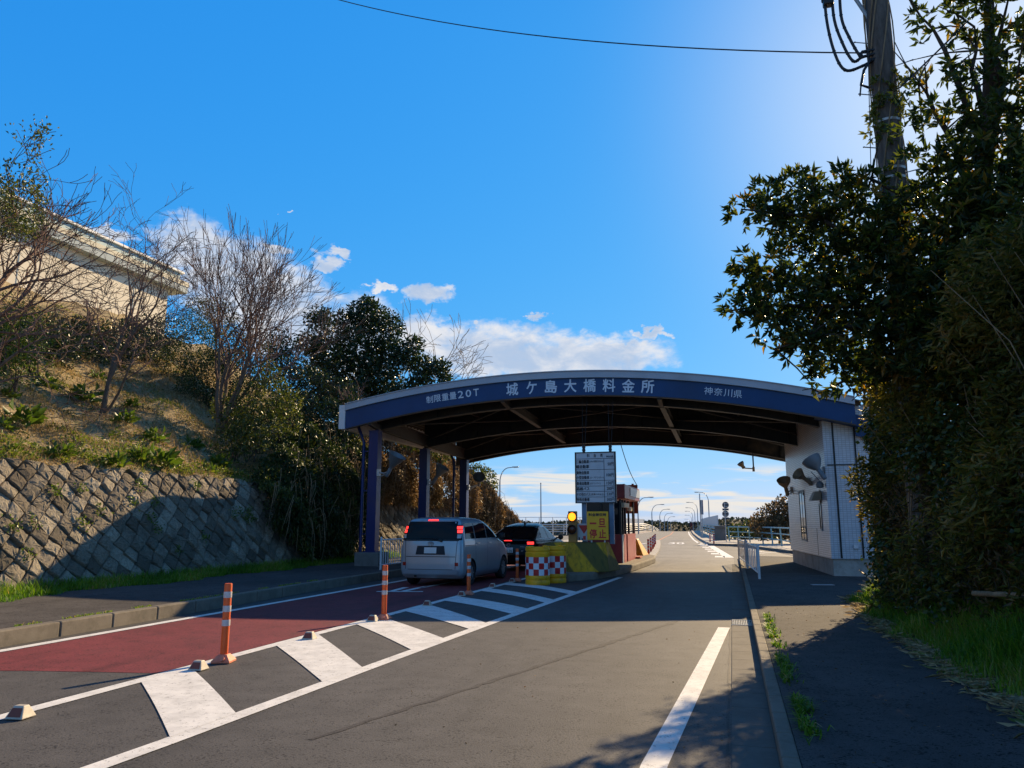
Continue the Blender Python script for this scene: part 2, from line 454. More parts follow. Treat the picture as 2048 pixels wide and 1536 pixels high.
def tiles():
    m, t, b = principled('white_wall_tiles', 0.28, 0, 0.5)
    p = pos(t)
    sx = t.new('ShaderNodeSeparateXYZ'); t.link(p, sx.inputs[0])
    along = t.math('ADD', sx.outputs[0], sx.outputs[1])
    v = t.comb(along, sx.outputs[2], 0)
    br = t.new('ShaderNodeTexBrick'); br.offset = 0.0; br.squash = 1.0
    br.inputs['Scale'].default_value = 1.0; br.inputs['Brick Width'].default_value = 0.10; br.inputs['Row Height'].default_value = 0.06
    br.inputs['Mortar Size'].default_value = 0.006; br.inputs['Mortar Smooth'].default_value = 0.2
    br.inputs['Color1'].default_value = (0.58, 0.61, 0.64, 1); br.inputs['Color2'].default_value = (0.50, 0.53, 0.56, 1)
    br.inputs['Mortar'].default_value = (0.34, 0.34, 0.35, 1)
    t.link(v, br.inputs['Vector'])
    mp = t.new('ShaderNodeMapping'); mp.inputs['Scale'].default_value = (2.5, 2.5, 0.25); t.link(p, mp.inputs[0])
    st = t.smooth(t.noise(mp.outputs[0], 1.0, 6, 0.65), 0.5, 0.75)
    col = t.mix(t.math('MULTIPLY', st, 0.14), br.outputs['Color'], (0.32, 0.31, 0.27, 1))
    t.link(col, b.inputs['Base Color'])
    t.link(t.math('ADD', t.math('MULTIPLY', br.outputs['Fac'], 0.4), 0.28), b.inputs['Roughness'])
    bump(t, b, t.math('SUBTRACT', 1.0, br.outputs['Fac']), 0.4, 0.005)
    return m
def stone():
    m, t, b = principled('weathered_stone', 0.9, 0, 0.25)
    p = pos(t); a = t.new('ShaderNodeAttribute'); a.attribute_name = 'tint'
    n = t.noise(p, 2.2, 6, 0.65); f = t.noise(p, 26, 6, 0.72); c = t.noise(p, 9, 5, 0.7, 1.0)
    base = t.ramp(a.outputs['Fac'], [(0.0, (0.13, 0.105, 0.075)), (0.5, (0.265, 0.222, 0.162)), (1.0, (0.42, 0.36, 0.265))])
    col = t.mix(t.math('MULTIPLY', t.smooth(f, 0.4, 0.72), 0.7), base, (0.075, 0.062, 0.046, 1))
    col = t.mix(t.math('MULTIPLY', t.smooth(n, 0.52, 0.75), 0.45), col, (0.24, 0.225, 0.17, 1))
    col = t.mix(t.math('MULTIPLY', t.smooth(c, 0.58, 0.7), 0.5), col, (0.08, 0.09, 0.035, 1))
    mp = t.new('ShaderNodeMapping'); mp.inputs['Scale'].default_value = (1.4, 1.4, 0.22); t.link(p, mp.inputs[0])
    run = t.smooth(t.noise(mp.outputs[0], 1.0, 6, 0.65), 0.50, 0.68)          # damp runs down the face
    col = t.mix(t.math('MULTIPLY', run, 0.6), col, (0.075, 0.068, 0.052, 1))
    t.link(col, b.inputs['Base Color'])
    bump(t, b, t.math('ADD', f, t.math('MULTIPLY', c, 0.8)), 0.9, 0.035)
    return m
def earth():
    m, t, b = principled('dry_slope_earth', 0.95, 0, 0.2)
    p = pos(t); n = t.noise(p, 0.7, 6, 0.7); f = t.noise(p, 14, 6, 0.75); g = t.noise(p, 1.6, 5, 0.7)
    col = t.ramp(f, [(0.3, (0.17, 0.125, 0.065)), (0.52, (0.35, 0.27, 0.15)), (0.72, (0.52, 0.42, 0.25))])
    col = t.mix(t.math('MULTIPLY', t.smooth(g, 0.52, 0.68), 0.55), col, (0.09, 0.115, 0.03, 1))
    t.link(col, b.inputs['Base Color']); bump(t, b, f, 0.8, 0.05)
    return m
def bark(name, c):
    m, t, b = principled(name, 0.9, 0, 0.2)
    mp = t.new('ShaderNodeMapping'); mp.inputs['Scale'].default_value = (14, 14, 3); t.link(objco(t), mp.inputs[0])
    n = t.noise(mp.outputs[0], 1.0, 6, 0.7)
    t.link(t.ramp(n, [(0.3, tuple(x * .5 for x in c)), (0.7, tuple(x * 1.35 for x in c))]), b.inputs['Base Color'])
    bump(t, b, n, 0.7, 0.02)
    return m
def glass(name, c=(0.012, 0.016, 0.02), rough=0.04):
    m, t, b = principled(name, rough, 0, 0.16); b.inputs['Base Color'].default_value = (*c, 1)
    return m
def barrier_paint():
    m, t, b = principled('faded_barrier_paint', 0.75, 0, 0.35)
    p = objco(t); s = t.new('ShaderNodeSeparateXYZ'); t.link(p, s.inputs[0])
    n = t.noise(p, 2.2, 6, 0.7)
    d = t.math('ADD', t.math('ADD', s.outputs[0], t.math('MULTIPLY', s.outputs[2], 0.85)), t.math('MULTIPLY', t.math('SUBTRACT', n, .5), .14))
    w = t.math('FRACT', t.math('MULTIPLY', t.math('ADD', d, 3.17), 0.86))
    st = t.math('MULTIPLY', t.smooth(w, 0.44, 0.50), t.math('SUBTRACT', 1.0, t.smooth(w, 0.93, 0.98)))
    yel = t.ramp(n, [(0.3, (0.42, 0.21, 0.010)), (0.7, (0.72, 0.38, 0.014))])
    col = t.mix(t.math('MULTIPLY', st, 0.85), yel, (0.045, 0.060, 0.022, 1))
    mp = t.new('ShaderNodeMapping'); mp.inputs['Scale'].default_value = (9, 9, 0.9); t.link(p, mp.inputs[0])
    gr = t.smooth(t.noise(mp.outputs[0], 1.0, 6, 0.7), 0.45, 0.75)
    col = t.mix(t.math('MULTIPLY', gr, 0.85), col, (0.035, 0.045, 0.018, 1))
    t.link(col, b.inputs['Base Color'])
    return m

M = {}
M['asphalt'] = asphalt('road_asphalt', (0.080, 0.076, 0.073))
M['path_asphalt'] = asphalt('footpath_asphalt', (0.062, 0.057, 0.054), 0.4, False, 0.9, 0.15)
M['bridge_asphalt'] = asphalt('bridge_asphalt', (0.15, 0.14, 0.125), 0.3)
M['red_asphalt'] = asphalt('red_lane_surfacing', (0.118, 0.022, 0.025), 0.5, True)
M['white_paint'] = paint('white_road_paint', (0.76, 0.75, 0.72))
M['orange_paint'] = paint('orange_road_paint', (0.55, 0.17, 0.05))
M['kerb'] = concrete('kerb_concrete', (0.19, 0.165, 0.13), (0.085, 0.075, 0.055), 1.5)
M['gutter'] = concrete('gutter_concrete', (0.13, 0.12, 0.105), (0.075, 0.07, 0.06), 1.8)
M['concrete'] = concrete('pale_concrete', (0.42, 0.39, 0.34), (0.17, 0.15, 0.12))
M['joint'] = concrete('dark_joint_soil', (0.05, 0.042, 0.03), (0.02, 0.02, 0.012))
M['dark_concrete'] = concrete('damp_concrete', (0.17, 0.165, 0.15), (0.07, 0.07, 0.06))
M['tiles'] = tiles()
M['stone'] = stone()
M['earth'] = earth()
M['navy'] = mat('navy_fascia_paint', (0.002, 0.040, 0.135), 0.5, var=0.16, scale=1.2, dirt=(0.014, 0.04, 0.09), dirt_amt=0.5)
M['navy_post'] = mat('navy_post_paint', (0.004, 0.016, 0.100), 0.4, var=0.1, scale=2, dirt=(0.04, 0.04, 0.05), dirt_amt=0.4)
M['white_metal'] = mat('white_painted_metal', (0.62, 0.63, 0.63), 0.45, var=0.06, scale=3, dirt=(0.30, 0.27, 0.22), dirt_amt=0.5)
M['fascia_white'] = mat('grey_white_fascia_trim', (0.36, 0.40, 0.45), 0.5, var=0.06, scale=1.2, dirt=(0.22, 0.22, 0.22), dirt_amt=0.5)
M['steel'] = mat('dark_canopy_steel', (0.016, 0.016, 0.017), 0.6, var=0.25, scale=3, dirt=(0.10, 0.07, 0.04), dirt_amt=0.5)
M['steel_edge'] = mat('brown_canopy_steel', (0.062, 0.054, 0.048), 0.6, var=0.2, scale=3, dirt=(0.10, 0.07, 0.04), dirt_amt=0.5)
M['roof_sheet'] = mat('folded_roof_sheet', (0.085, 0.068, 0.050), 0.6, var=0.3, scale=2)
M['letter'] = mat('pale_lettering', (0.58, 0.66, 0.74), 0.5, var=0.05, scale=5)
M['galv'] = mat('galvanised_steel', (0.42, 0.44, 0.45), 0.45, 0.5, var=0.12, scale=8)
M['blue_rail'] = mat('pale_blue_green_rail_paint', (0.22, 0.38, 0.40), 0.5, var=0.1, scale=5)
M['grey_blue'] = mat('grey_blue_post_paint', (0.13, 0.22, 0.32), 0.5, var=0.1, scale=5)
M['lamp_grey'] = mat('lamp_post_grey', (0.30, 0.32, 0.33), 0.5, 0.3, var=0.08, scale=5)
M['orange'] = mat('orange_plastic', (0.72, 0.115, 0.025), 0.45, var=0.1, scale=9, dirt=(0.30, 0.06, 0.03), dirt_amt=0.4)
M['red_post'] = mat('red_plastic', (0.50, 0.035, 0.025), 0.45, var=0.1, scale=9)
M['reflective'] = mat('white_reflective_tape', (0.50, 0.49, 0.50), 0.35, var=0.08, scale=20)
M['pinkish'] = mat('faded_orange_rubber', (0.60, 0.20, 0.12), 0.6, var=0.15, scale=12)
M['stud'] = mat('white_stud_resin', (0.46, 0.41, 0.33), 0.5, var=0.15, scale=20, dirt=(0.3, 0.25, 0.2), dirt_amt=0.6)
M['yellow'] = mat('yellow_plastic', (0.85, 0.40, 0.008), 0.45, var=0.1, scale=5, dirt=(0.16, 0.10, 0.025), dirt_amt=0.65)
M['checker_red'] = mat('red_reflective_sheet', (0.50, 0.018, 0.018), 0.35, var=0.08, scale=8)
M['checker_white'] = mat('white_reflective_sheet', (0.66, 0.68, 0.70), 0.35, var=0.06, scale=8)
M['barrier'] = barrier_paint()
M['sign_white'] = mat('white_sign_enamel', (0.50, 0.53, 0.55), 0.35, var=0.05, scale=3, dirt=(0.34, 0.33, 0.30), dirt_amt=0.35)
M['ink'] = mat('dark_sign_lettering', (0.012, 0.014, 0.025), 0.5, var=0.1)
M['sign_yellow'] = mat('yellow_sign_enamel', (0.85, 0.44, 0.010), 0.35, var=0.07, scale=4)
M['sign_red'] = mat('red_sign_lettering', (0.55, 0.018, 0.015), 0.4, var=0.06)
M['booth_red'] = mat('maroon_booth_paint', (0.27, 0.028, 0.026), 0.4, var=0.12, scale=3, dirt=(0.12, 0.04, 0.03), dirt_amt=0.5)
M['booth_pink'] = mat('pale_booth_red', (0.42, 0.10, 0.085), 0.45, var=0.1, scale=3)  # paler red for the side panels
M['board_brown'] = mat('brown_sign_back', (0.17, 0.045, 0.028), 0.5, var=0.12, scale=4)
M['cream'] = mat('cream_panel', (0.62, 0.52, 0.36), 0.55, var=0.06, scale=4)
M['black'] = mat('black_plastic', (0.012, 0.012, 0.013), 0.45, var=0.2)
M['rubber'] = mat('tyre_rubber', (0.018, 0.018, 0.019), 0.75, var=0.2, scale=10)
M['glass'] = glass('dark_window_glass')
M['car_glass'] = glass('tinted_car_glass', (0.006, 0.008, 0.010), 0.03)
M['silver'] = mat('silver_blue_car_paint', (0.31, 0.36, 0.40), 0.32, 0.3, var=0.015, scale=2, coat=0.8, rvar=0.02)
M['black_car'] = mat('black_car_paint', (0.004, 0.0045, 0.006), 0.22, 0.0, var=0.1, scale=4, spec=0.25, coat=0.12, rvar=0.02)
M['alloy'] = mat('alloy_wheel', (0.45, 0.46, 0.48), 0.3, 0.8, var=0.08)
M['tail'] = emit('lit_brake_lamp', (1.0, 0.035, 0.03), 1.6)
M['red_lens'] = mat('red_reflector_lens', (0.28, 0.01, 0.01), 0.2, var=0.1)
M['amber'] = emit('lit_amber_lamp', (1.0, 0.22, 0.01), 2.2)
M['amber_off'] = mat('unlit_amber_lens', (0.10, 0.030, 0.012), 0.25, var=0.2)
M['lamp_box'] = mat('ochre_lamp_housing', (0.36, 0.17, 0.035), 0.5, var=0.1, scale=5)
M['plate'] = mat('number_plate', (0.60, 0.62, 0.60), 0.4, var=0.05)
M['plate_ink'] = mat('green_plate_lettering', (0.02, 0.10, 0.06), 0.5)
M['flood'] = mat('grey_floodlight_enamel', (0.13, 0.15, 0.165), 0.45, var=0.12, scale=6, dirt=(0.16, 0.11, 0.07), dirt_amt=0.5)
M['flood_brown'] = mat('weathered_floodlight_enamel', (0.27, 0.20, 0.13), 0.5, var=0.15, scale=6)
M['pole'] = bark('weathered_pole_concrete', (0.125, 0.105, 0.088))
M['bark'] = bark('grey_brown_bark', (0.14, 0.105, 0.075))
M['bark_dark'] = bark('dark_bark', (0.07, 0.055, 0.042))
M['twig'] = bark('twig_bark', (0.17, 0.105, 0.08))
M['vine'] = bark('dry_vine_stem', (0.27, 0.19, 0.11))
M['house_wall'] = mat('cream_house_render', (0.74, 0.66, 0.50), 0.8, var=0.07, scale=0.7, dirt=(0.45, 0.40, 0.30), dirt_amt=0.4)
M['house_trim'] = mat('cream_eave_paint', (0.60, 0.55, 0.40), 0.7, var=0.06, scale=1)
M['house_band'] = mat('pale_green_roof_band', (0.30, 0.42, 0.43), 0.6, var=0.06, scale=1)
M['house_soffit'] = mat('grey_green_soffit', (0.34, 0.40, 0.40), 0.7, var=0.06, scale=1)
M['sea'] = mat('sea_water', (0.02, 0.06, 0.09), 0.15, var=0.2, scale=0.05)
M['panel'] = mat('grey_noise_panel', (0.33, 0.36, 0.40), 0.4, var=0.06, scale=1)
M['cable'] = mat('black_cable', (0.012, 0.013, 0.016), 0.5, var=0.1)
M['sign_back'] = mat('dark_sign_back', (0.06, 0.075, 0.095), 0.5, 0.2, var=0.1)
M['skin'] = mat('person_clothes', (0.02, 0.02, 0.03), 0.8)
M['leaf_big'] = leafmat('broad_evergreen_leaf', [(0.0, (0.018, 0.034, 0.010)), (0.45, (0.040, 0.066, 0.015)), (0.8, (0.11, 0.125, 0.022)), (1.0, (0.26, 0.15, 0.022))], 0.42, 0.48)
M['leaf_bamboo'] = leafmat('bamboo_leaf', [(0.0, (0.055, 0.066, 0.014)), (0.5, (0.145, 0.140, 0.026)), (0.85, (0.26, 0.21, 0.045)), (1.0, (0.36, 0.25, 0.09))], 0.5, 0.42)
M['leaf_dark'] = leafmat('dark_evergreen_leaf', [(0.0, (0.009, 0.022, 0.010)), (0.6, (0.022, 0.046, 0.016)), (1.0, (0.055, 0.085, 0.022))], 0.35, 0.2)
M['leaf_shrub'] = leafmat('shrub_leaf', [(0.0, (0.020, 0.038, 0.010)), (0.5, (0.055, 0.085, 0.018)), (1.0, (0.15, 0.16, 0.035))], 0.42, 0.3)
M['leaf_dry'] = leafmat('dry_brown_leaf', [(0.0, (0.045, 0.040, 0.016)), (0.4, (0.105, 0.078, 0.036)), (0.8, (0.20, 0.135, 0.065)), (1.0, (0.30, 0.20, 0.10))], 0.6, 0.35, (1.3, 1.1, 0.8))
M['leaf_fresh'] = leafmat('fresh_green_leaf', [(0.0, (0.030, 0.065, 0.012)), (0.6, (0.085, 0.15, 0.022)), (1.0, (0.17, 0.21, 0.035))], 0.4, 0.35)
M['grass'] = leafmat('green_grass', [(0.0, (0.040, 0.105, 0.010)), (0.5, (0.105, 0.23, 0.018)), (0.9, (0.22, 0.32, 0.030)), (1.0, (0.36, 0.28, 0.12))], 0.55, 0.45)
M['grass_dry'] = leafmat('dry_grass', [(0.0, (0.22, 0.175, 0.08)), (0.35, (0.40, 0.30, 0.16)), (0.8, (0.58, 0.46, 0.27)), (1.0, (0.20, 0.26, 0.05))], 0.8, 0.3, (1.2, 1.1, 0.8))
M['hill'] = leafmat('wooded_hill_foliage', [(0.0, (0.020, 0.032, 0.022)), (0.5, (0.045, 0.055, 0.030)), (1.0, (0.10, 0.075, 0.045))], 0.8, 0.1)
# ================================================================== SETTING
def structure(name, mb, m, **k):
    o = mb.build(name, m, **k); o['kind'] = 'structure'; return o
def strip(mb, cl, x0, x1, z, mi=0):
    """quad strip along list of (x_left, x_right, y)"""
    for a, b in zip(cl[:-1], cl[1:]):
        mb.poly([(a[0], a[2], z), (a[1], a[2], z), (b[1], b[2], z), (b[0], b[2], z)], mi)

def smoothstep(a, b, x):
    t = min(1, max(0, (x - a) / (b - a))); return t * t * (3 - 2 * t)
def deck_z(y):                      # the bridge crests some way out and falls away beyond
    return -0.012 * max(0, y - 150) ** 1.28 * 0.45 if y > 150 else 0.0
def edge_l(y):
    return float(np.interp(y, [-10, 20, 34, 46, 60, 85, 110, 150, 200, 320], [-9.35, -9.5, -9.7, -10.3, -11.6, -13.2, -13.6, -14.6, -17.5, -25.5]))
def edge_r(y):
    return float(np.interp(y, [36, 56, 62, 75, 110, 150, 200, 320], [0.23, -1.6, -2.0, -3.0, -5.2, -7.4, -9.9, -17.0]))

# sea and land sheets
mb = MB(); mb.poly([(-4000, -600, -19), (4000, -600, -19), (4000, 5000, -19), (-4000, 5000, -19)]); structure('sea', mb, M['sea'])
mb = MB()
gx = [-60, -34, -14, -9.6, 0.3, 14, 40, 70]; gy = [-40, 0, 20, 40, 60, 86, 100]
mb.poly([(-70, -60, -0.03), (70, -60, -0.03), (70, 60, -0.03), (22, 78, -0.03), (-2, 92, -0.03), (-34, 101, -0.03), (-70, 101, -0.03)])
mb.poly([(-70, 101, -0.03), (-34, 101, -0.03), (-34, 106, -19.2), (-70, 106, -19.2)])
mb.poly([(-34, 101, -0.03), (-2, 92, -0.03), (-2, 97, -19.2), (-34, 106, -19.2)])
mb.poly([(-2, 92, -0.03), (22, 78, -0.03), (22, 83, -19.2), (-2, 97, -19.2)])
mb.poly([(22, 78, -0.03), (70, 60, -0.03), (70, 65, -19.2), (22, 83, -19.2)])
structure('ground', mb, M['dark_concrete'])

# carriageway
mb = MB()
ys = [-12, 0, 6, 12, 18, 24, 30, 36]
for a, b in zip(ys[:-1], ys[1:]):
    mb.poly([(edge_l(a), a, 0), (0.24, a, 0), (0.24, b, 0), (edge_l(b), b, 0)])
mb.poly([(0.235, 36, 0), (1.2, 36.1, 0), (5, 34.5, 0), (13, 30.5, 0), (13, 38.2, 0), (2.9, 43, 0), (0.6, 54.5, 0), (-1.6, 56.4, 0), (edge_l(56), 56, 0), (edge_l(36), 36, 0)])
structure('road', mb, M['asphalt'])
mb = MB()
ys = [56.2, 60, 66, 72, 80, 90, 100, 110, 120, 130, 140, 150, 158, 166, 176, 190, 210, 240, 280, 320]
for a, b in zip(ys[:-1], ys[1:]):
    za, zb = deck_z(a), deck_z(b)
    mb.poly([(edge_l(a), a, za + .004), (edge_r(a) + .02, a, za + .004), (edge_r(b) + .02, b, zb + .004), (edge_l(b), b, zb + .004)])
mb.poly([(-9.0, 26.2, .004), (0.0, 26.2, .004), (0.0, 36, .004), (edge_r(56.2), 56.2, .004), (edge_l(56.2), 56.2, .004), (edge_l(36), 36, .004)])
structure('bridge_road', mb, M['bridge_asphalt'])
# bridge deck body with its footways
mb = MB()
for a, b in zip(ys[:-1], ys[1:]):
    za, zb = deck_z(a), deck_z(b)
    for (xa0, xa1, xb0, xb1) in ((edge_l(a) - 1.6, edge_l(a), edge_l(b) - 1.6, edge_l(b)), (edge_r(a), edge_r(a) + 2.1, edge_r(b), edge_r(b) + 2.1)):
        if a < 58 and xa0 > -6: continue
        vs = [(xa0, a, za - .5), (xa1, a, za - .5), (xa1, a, za + .16), (xa0, a, za + .16), (xb0, b, zb - .5), (xb1, b, zb - .5), (xb1, b, zb + .16), (xb0, b, zb + .16)]
        mb.add(vs, [(3, 2, 6, 7), (1, 5, 6, 2), (0, 3, 7, 4), (0, 4, 5, 1), (0, 1, 2, 3)])
    mb.poly([(edge_l(a), a, za - .5), (edge_l(b), b, zb - .5), (edge_r(b), b, zb - .5), (edge_r(a), a, za - .5)])
structure('bridge_footways', mb, M['concrete'])

# red lane surfacing (a thin layer over the asphalt)
mb = MB()
cut = [(-8.62, 6.55), (-7.25, 6.9), (-6.45, 7.05), (-5.86, 7.15)]
L = [(-8.55, 44.0), (-5.86, 40.0)]
mb.poly([(cut[0][0], cut[0][1], .003), (cut[1][0], cut[1][1], .003), (cut[2][0], cut[2][1], .003), (cut[3][0], cut[3][1], .003), (-5.86, 13, .003), (-8.62, 13, .003)])
mb.poly([(-8.62, 13, .003), (-5.86, 13, .003), (-5.9, 40, .0052), (-8.6, 44, .0052)])
structure('red_lane', mb, M['red_asphalt'])

# white road markings
mb = MB(); zp = .0062
def line(pts, w, z=zp, m=mb):
    for i, (a, b) in enumerate(zip(pts[:-1], pts[1:])):
        a, b = Vector((a[0], a[1], 0)), Vector((b[0], b[1], 0)); d = (b - a).normalized(); n = Vector((d.y, -d.x, 0)) * w / 2
        m.poly([(a.x - n.x, a.y - n.y, z), (a.x + n.x, a.y + n.y, z), (b.x + n.x, b.y + n.y, z), (b.x - n.x, b.y - n.y, z)])
line([(-8.72, -2), (-8.72, 20), (-8.75, 44)], .16)
line([(-5.78, 1.5), (-5.76, 7), (-5.74, 14), (-5.70, 23)], .16)
line([(-4.22, 0.6), (-3.98, 5.0), (-3.86, 8.5), (-3.72, 12.2), (-3.52, 16.0), (-3.18, 22.9)], .16)
def xr(y): return float(np.interp(y, [0.6, 5.0, 8.5, 12.2, 16.0, 22.9], [-4.22, -3.98, -3.86, -3.72, -3.52, -3.18]))
def bar_stripe(y0, y1, yr0, yr1, bow=0.0):
    """hatch bar from the left line (y0..y1) to the right line (yr0..yr1)"""
    n = 8; lo = []; hi = []
    for i in range(n + 1):
        t = i / n; xa = -5.68 + (xr(yr0) - .06 + 5.68) * t; xb = -5.68 + (xr(yr1) - .06 + 5.68) * t
        k = bow * math.sin(math.pi * t)
        lo.append((xa, y0 + (yr0 - y0) * t + k, zp + .0018)); hi.append((xb, y1 + (yr1 - y1) * t + k, zp + .0018))
    for i in range(n): mb.poly([lo[i], lo[i + 1], hi[i + 1], hi[i]])
for (p0, p1, q0, q1, bw) in [((288, 1366), (382, 1338), (348, 1477), (470, 1428), .015), ((545, 1292), (620, 1269), (642, 1365), (722, 1336), .015),
                             ((705, 1249), (762, 1235), (808, 1300), (876, 1277), .03), ((812, 1223), (858, 1210), (943, 1259), (980, 1247), .05),
                             ((893, 1202), (922, 1194), (1031, 1229), (1056, 1218), .14), ((950, 1182), (972, 1177), (1090, 1206), (1110, 1200), .2),
                             ((1004, 1170), (1020, 1166), (1136, 1189), (1150, 1184), .3)]:
    a, b, c, d = G(*p0), G(*p1), G(*q0), G(*q1)
    bar_stripe(a.y, b.y, c.y, d.y, bw)
bar_stripe(4.2, 5.02, 2.9, 3.5, .05)
line([(-5.70, 23), (-5.72, 40)], .14)
line([(-0.58, 2.0), (-0.56, 5.4), (-0.19, 12.45)], .17)
# lane arrow / legend strokes on the red lane in front of the silver minivan
line([G(753, 1183.5)[:2], G(846, 1183.5)[:2]], .17)
line([G(782, 1183)[:2], G(812, 1175)[:2]], .15); line([G(806, 1183)[:2], G(852, 1173)[:2]], .15); line([G(842, 1176)[:2], G(905, 1164)[:2]], .13)
# beyond the gate: dashed lane edge, merge line, bridge edge lines
pa, pb = G(1440, 1115), G(1397, 1085.5)
for i in range(8):
    t = i / 7.6; yy = pa.y + (pb.y - pa.y) * t; xx = pa.x + (pb.x - pa.x) * t
    mb.poly([(xx - .22, yy, zp), (xx + .22, yy, zp), (xx + .22 - .04, yy + 1.6, zp), (xx - .22 - .04, yy + 1.6, zp)])
q0, q1 = G(1459, 1115.5), G(1412, 1085.5)
line([q0[:2], q1[:2]], .42)
line([(-4.3, 61), (edge_r(75) - .55, 75)], .2) if False else None
line([(edge_r(y) - .5, y) for y in (62, 75, 90, 110, 130, 148)], .18)
line([(edge_l(y) + .35, y) for y in (44, 60, 85, 110, 130, 148)], .18)
for k in range(5):
    t = 62 + k * .0
for (u, v) in [(1470, 1096), (1482, 1098), (1494, 1100), (1506, 1103)]:
    p = G(u, v); mb.poly([(p.x, p.y, zp), (p.x + .3, p.y - .9, zp), (p.x + .75, p.y - .9, zp), (p.x + .45, p.y, zp)])
line([G(1556, 1104)[:2], G(1510, 1108)[:2]], .15)
# zebra hatching behind the booth island
for k in range(8):
    y = 36 + k * 1.5; line([(-6.9, y), (-4.2 - .04 * k, y + .5)], .3)
line([(-7.0, 34), (-6.9, 52), (-6.5, 62)], .16)
# worn legend on the right lane
put_text(mb, '30', (G(1353, 1086.5).x, G(1353, 1086.5).y, zp), 1.15, 5.2, (1, .0, 0), (-.06, 1, 0), .02)
structure('road_markings', mb, M['white_paint'])
mb = MB()
line([G(1319, 1080)[:2], (-7.3, 90), (-8.2, 110), (-10.5, 148)], .16, .0064, mb)
line([(edge_l(y) + .15, y) for y in (56, 85, 110, 148)], .12, .0066, mb)
structure('orange_lines', mb, M['orange_paint'])
# pale expansion joint across the carriageway
mb = MB(); line([(-6.6, 59.0), (-1.9, 57.6)], .14, .0063, mb); line([(-3.2, 49), (0, 48.4)], .06, .0063, mb)
structure('road_joints', mb, M['black'])

# long tyre scuff and sealed cracks in the right lane
M['scuff'] = asphalt('tyre_scuffed_asphalt', (0.056, 0.051, 0.049), 0.2)
mb = MB()
a_, b_ = G(620, 1480), G(1352, 1243)
rs_ = random.Random(4)
def wavy(p, q, n, amp, w0, w1, z):
    last = None
    for i in range(n + 1):
        t = i / n; x = p[0] + (q[0] - p[0]) * t + rs_.gauss(0, amp); y = p[1] + (q[1] - p[1]) * t; w = (w0 + (w1 - w0) * t) * rs_.uniform(.7, 1.15)
        cur = ((x - w / 2, y, z), (x + w / 2, y, z))
        if last: mb.poly([last[0], last[1], cur[1], cur[0]])
        last = cur
wavy((a_.x, a_.y), (b_.x, b_.y), 60, .012, .05, .11, .0032)
wavy((-.105, 1.0), (-.10, 12.4), 50, .006, .02, .026, .0034)
structure('road_scuffs', mb, M['scuff'])

# right kerb, gutter and footpath
mb = MB(); y = -6.0
while y < 35.4:
    mb.box2((0.225, y + .006, -.02), (0.335, min(y + .6, 35.5) - .006, .118), 0); y += .6
nose = [(0.28, 35.5), (0.27, 36.0), (0.42, 36.45), (0.8, 36.6), (2.0, 36.0), (3.4, 35.4)]
for a, b in zip(nose[:-1], nose[1:]): mb.bar((*a, .05), (*b, .05), .12, .14)
structure('kerb', mb, M['kerb'], bevel=.012)
mb = MB(); y = -6.0
while y < 31:
    stp = .6 if not (12.2 < y < 14.2) else .3
    mb.box2((-.075, y + .004, -.03), (.222, y + stp - .004, .006 + .004 * ((int(y * 10)) % 2)), 0); y += stp
structure('gutter', mb, M['gutter'])
mb = MB()
mb.prism([(.337, -6), (6.8, -6), (6.8, 22), (9, 30.5), (3.6, 35.3), (2.0, 35.9), (.85, 36.45), (.5, 36.3), (.337, 35.9)], -.02, .115)
structure('footpath', mb, M['path_asphalt'])
# left kerb, footpath
mb = MB(); y = -6.0
def kx(y): return float(np.interp(y, [-6, 8, 12, 17, 24, 46], [-8.98, -9.0, -9.15, -9.4, -9.5, -9.7]))
while y < 45:
    a, b = kx(y), kx(y + 1.0)
    mb.prism([(a, y + .008), (b, y + .992), (b - .17, y + .992), (a - .17, y + .008)], -.02, .205); y += 1.0
structure('kerb_left_side', mb, M['kerb'], bevel=.02).name = 'kerb'
mb = MB()
for y in range(-6, 45):
    a, b = kx(y) - .18, kx(y + 1) - .18
    mb.prism([(a, y), (b, y + 1), (-13.9, y + 1), (-13.9, y)], -.02, .195)
o = structure('footpath', mb, M['path_asphalt'])
# footway beyond the side road with its kerb
mb = MB()
far = [(13, 38.2), (2.9, 43), (0.6, 54.5), (-1.6, 56.4)]
mb.prism([(13, 38.3), (2.95, 43.1), (0.65, 54.6), (-1.55, 56.5), (-1.9, 62), (-3.0, 76), (0, 80), (6, 66), (22, 52), (22, 38.3)], -.02, .14)
structure('footpath', mb, M['concrete'])
mb = MB()
for a, b in zip(far[:-1], far[1:]): mb.bar((*a, .07), (*b, .07), .2, .17)
structure('kerb', mb, M['dark_concrete'])

# left hillside terrain
def hill_z(x, y):
    if y < 12: y0 = 12
    base = 2.82 + 0.60 * max(0, (-14.75 - x))
    base = min(base, 11.9 + 0.06 * max(0, -29 - x))
    fall = smoothstep(56, 38, y) if True else 1
    n = 0.22 * math.sin(x * 1.1 + y * .7) + 0.15 * math.sin(x * 2.3 - y * 1.9) + .1 * math.sin(3.1 * y + x)
    return (base + n * smoothstep(-14.8, -16.5, x) ) * fall + (-.5) * (1 - fall)
mb = MB(); xs = list(np.concatenate([np.arange(-14.72, -30, -.55), np.arange(-30, -62, -4)])); yy = list(np.arange(-8, 60, .8))
V = [(x, y, hill_z(x, y)) for x in xs for y in yy]; ny = len(yy)
Fc = [(i * ny + j, i * ny + j + 1, (i + 1) * ny + j + 1, (i + 1) * ny + j) for i in range(len(xs) - 1) for j in range(ny - 1)]
o = np_mesh('hillside', V, np.array(Fc), M['earth'], smooth=True); o['kind'] = 'structure'
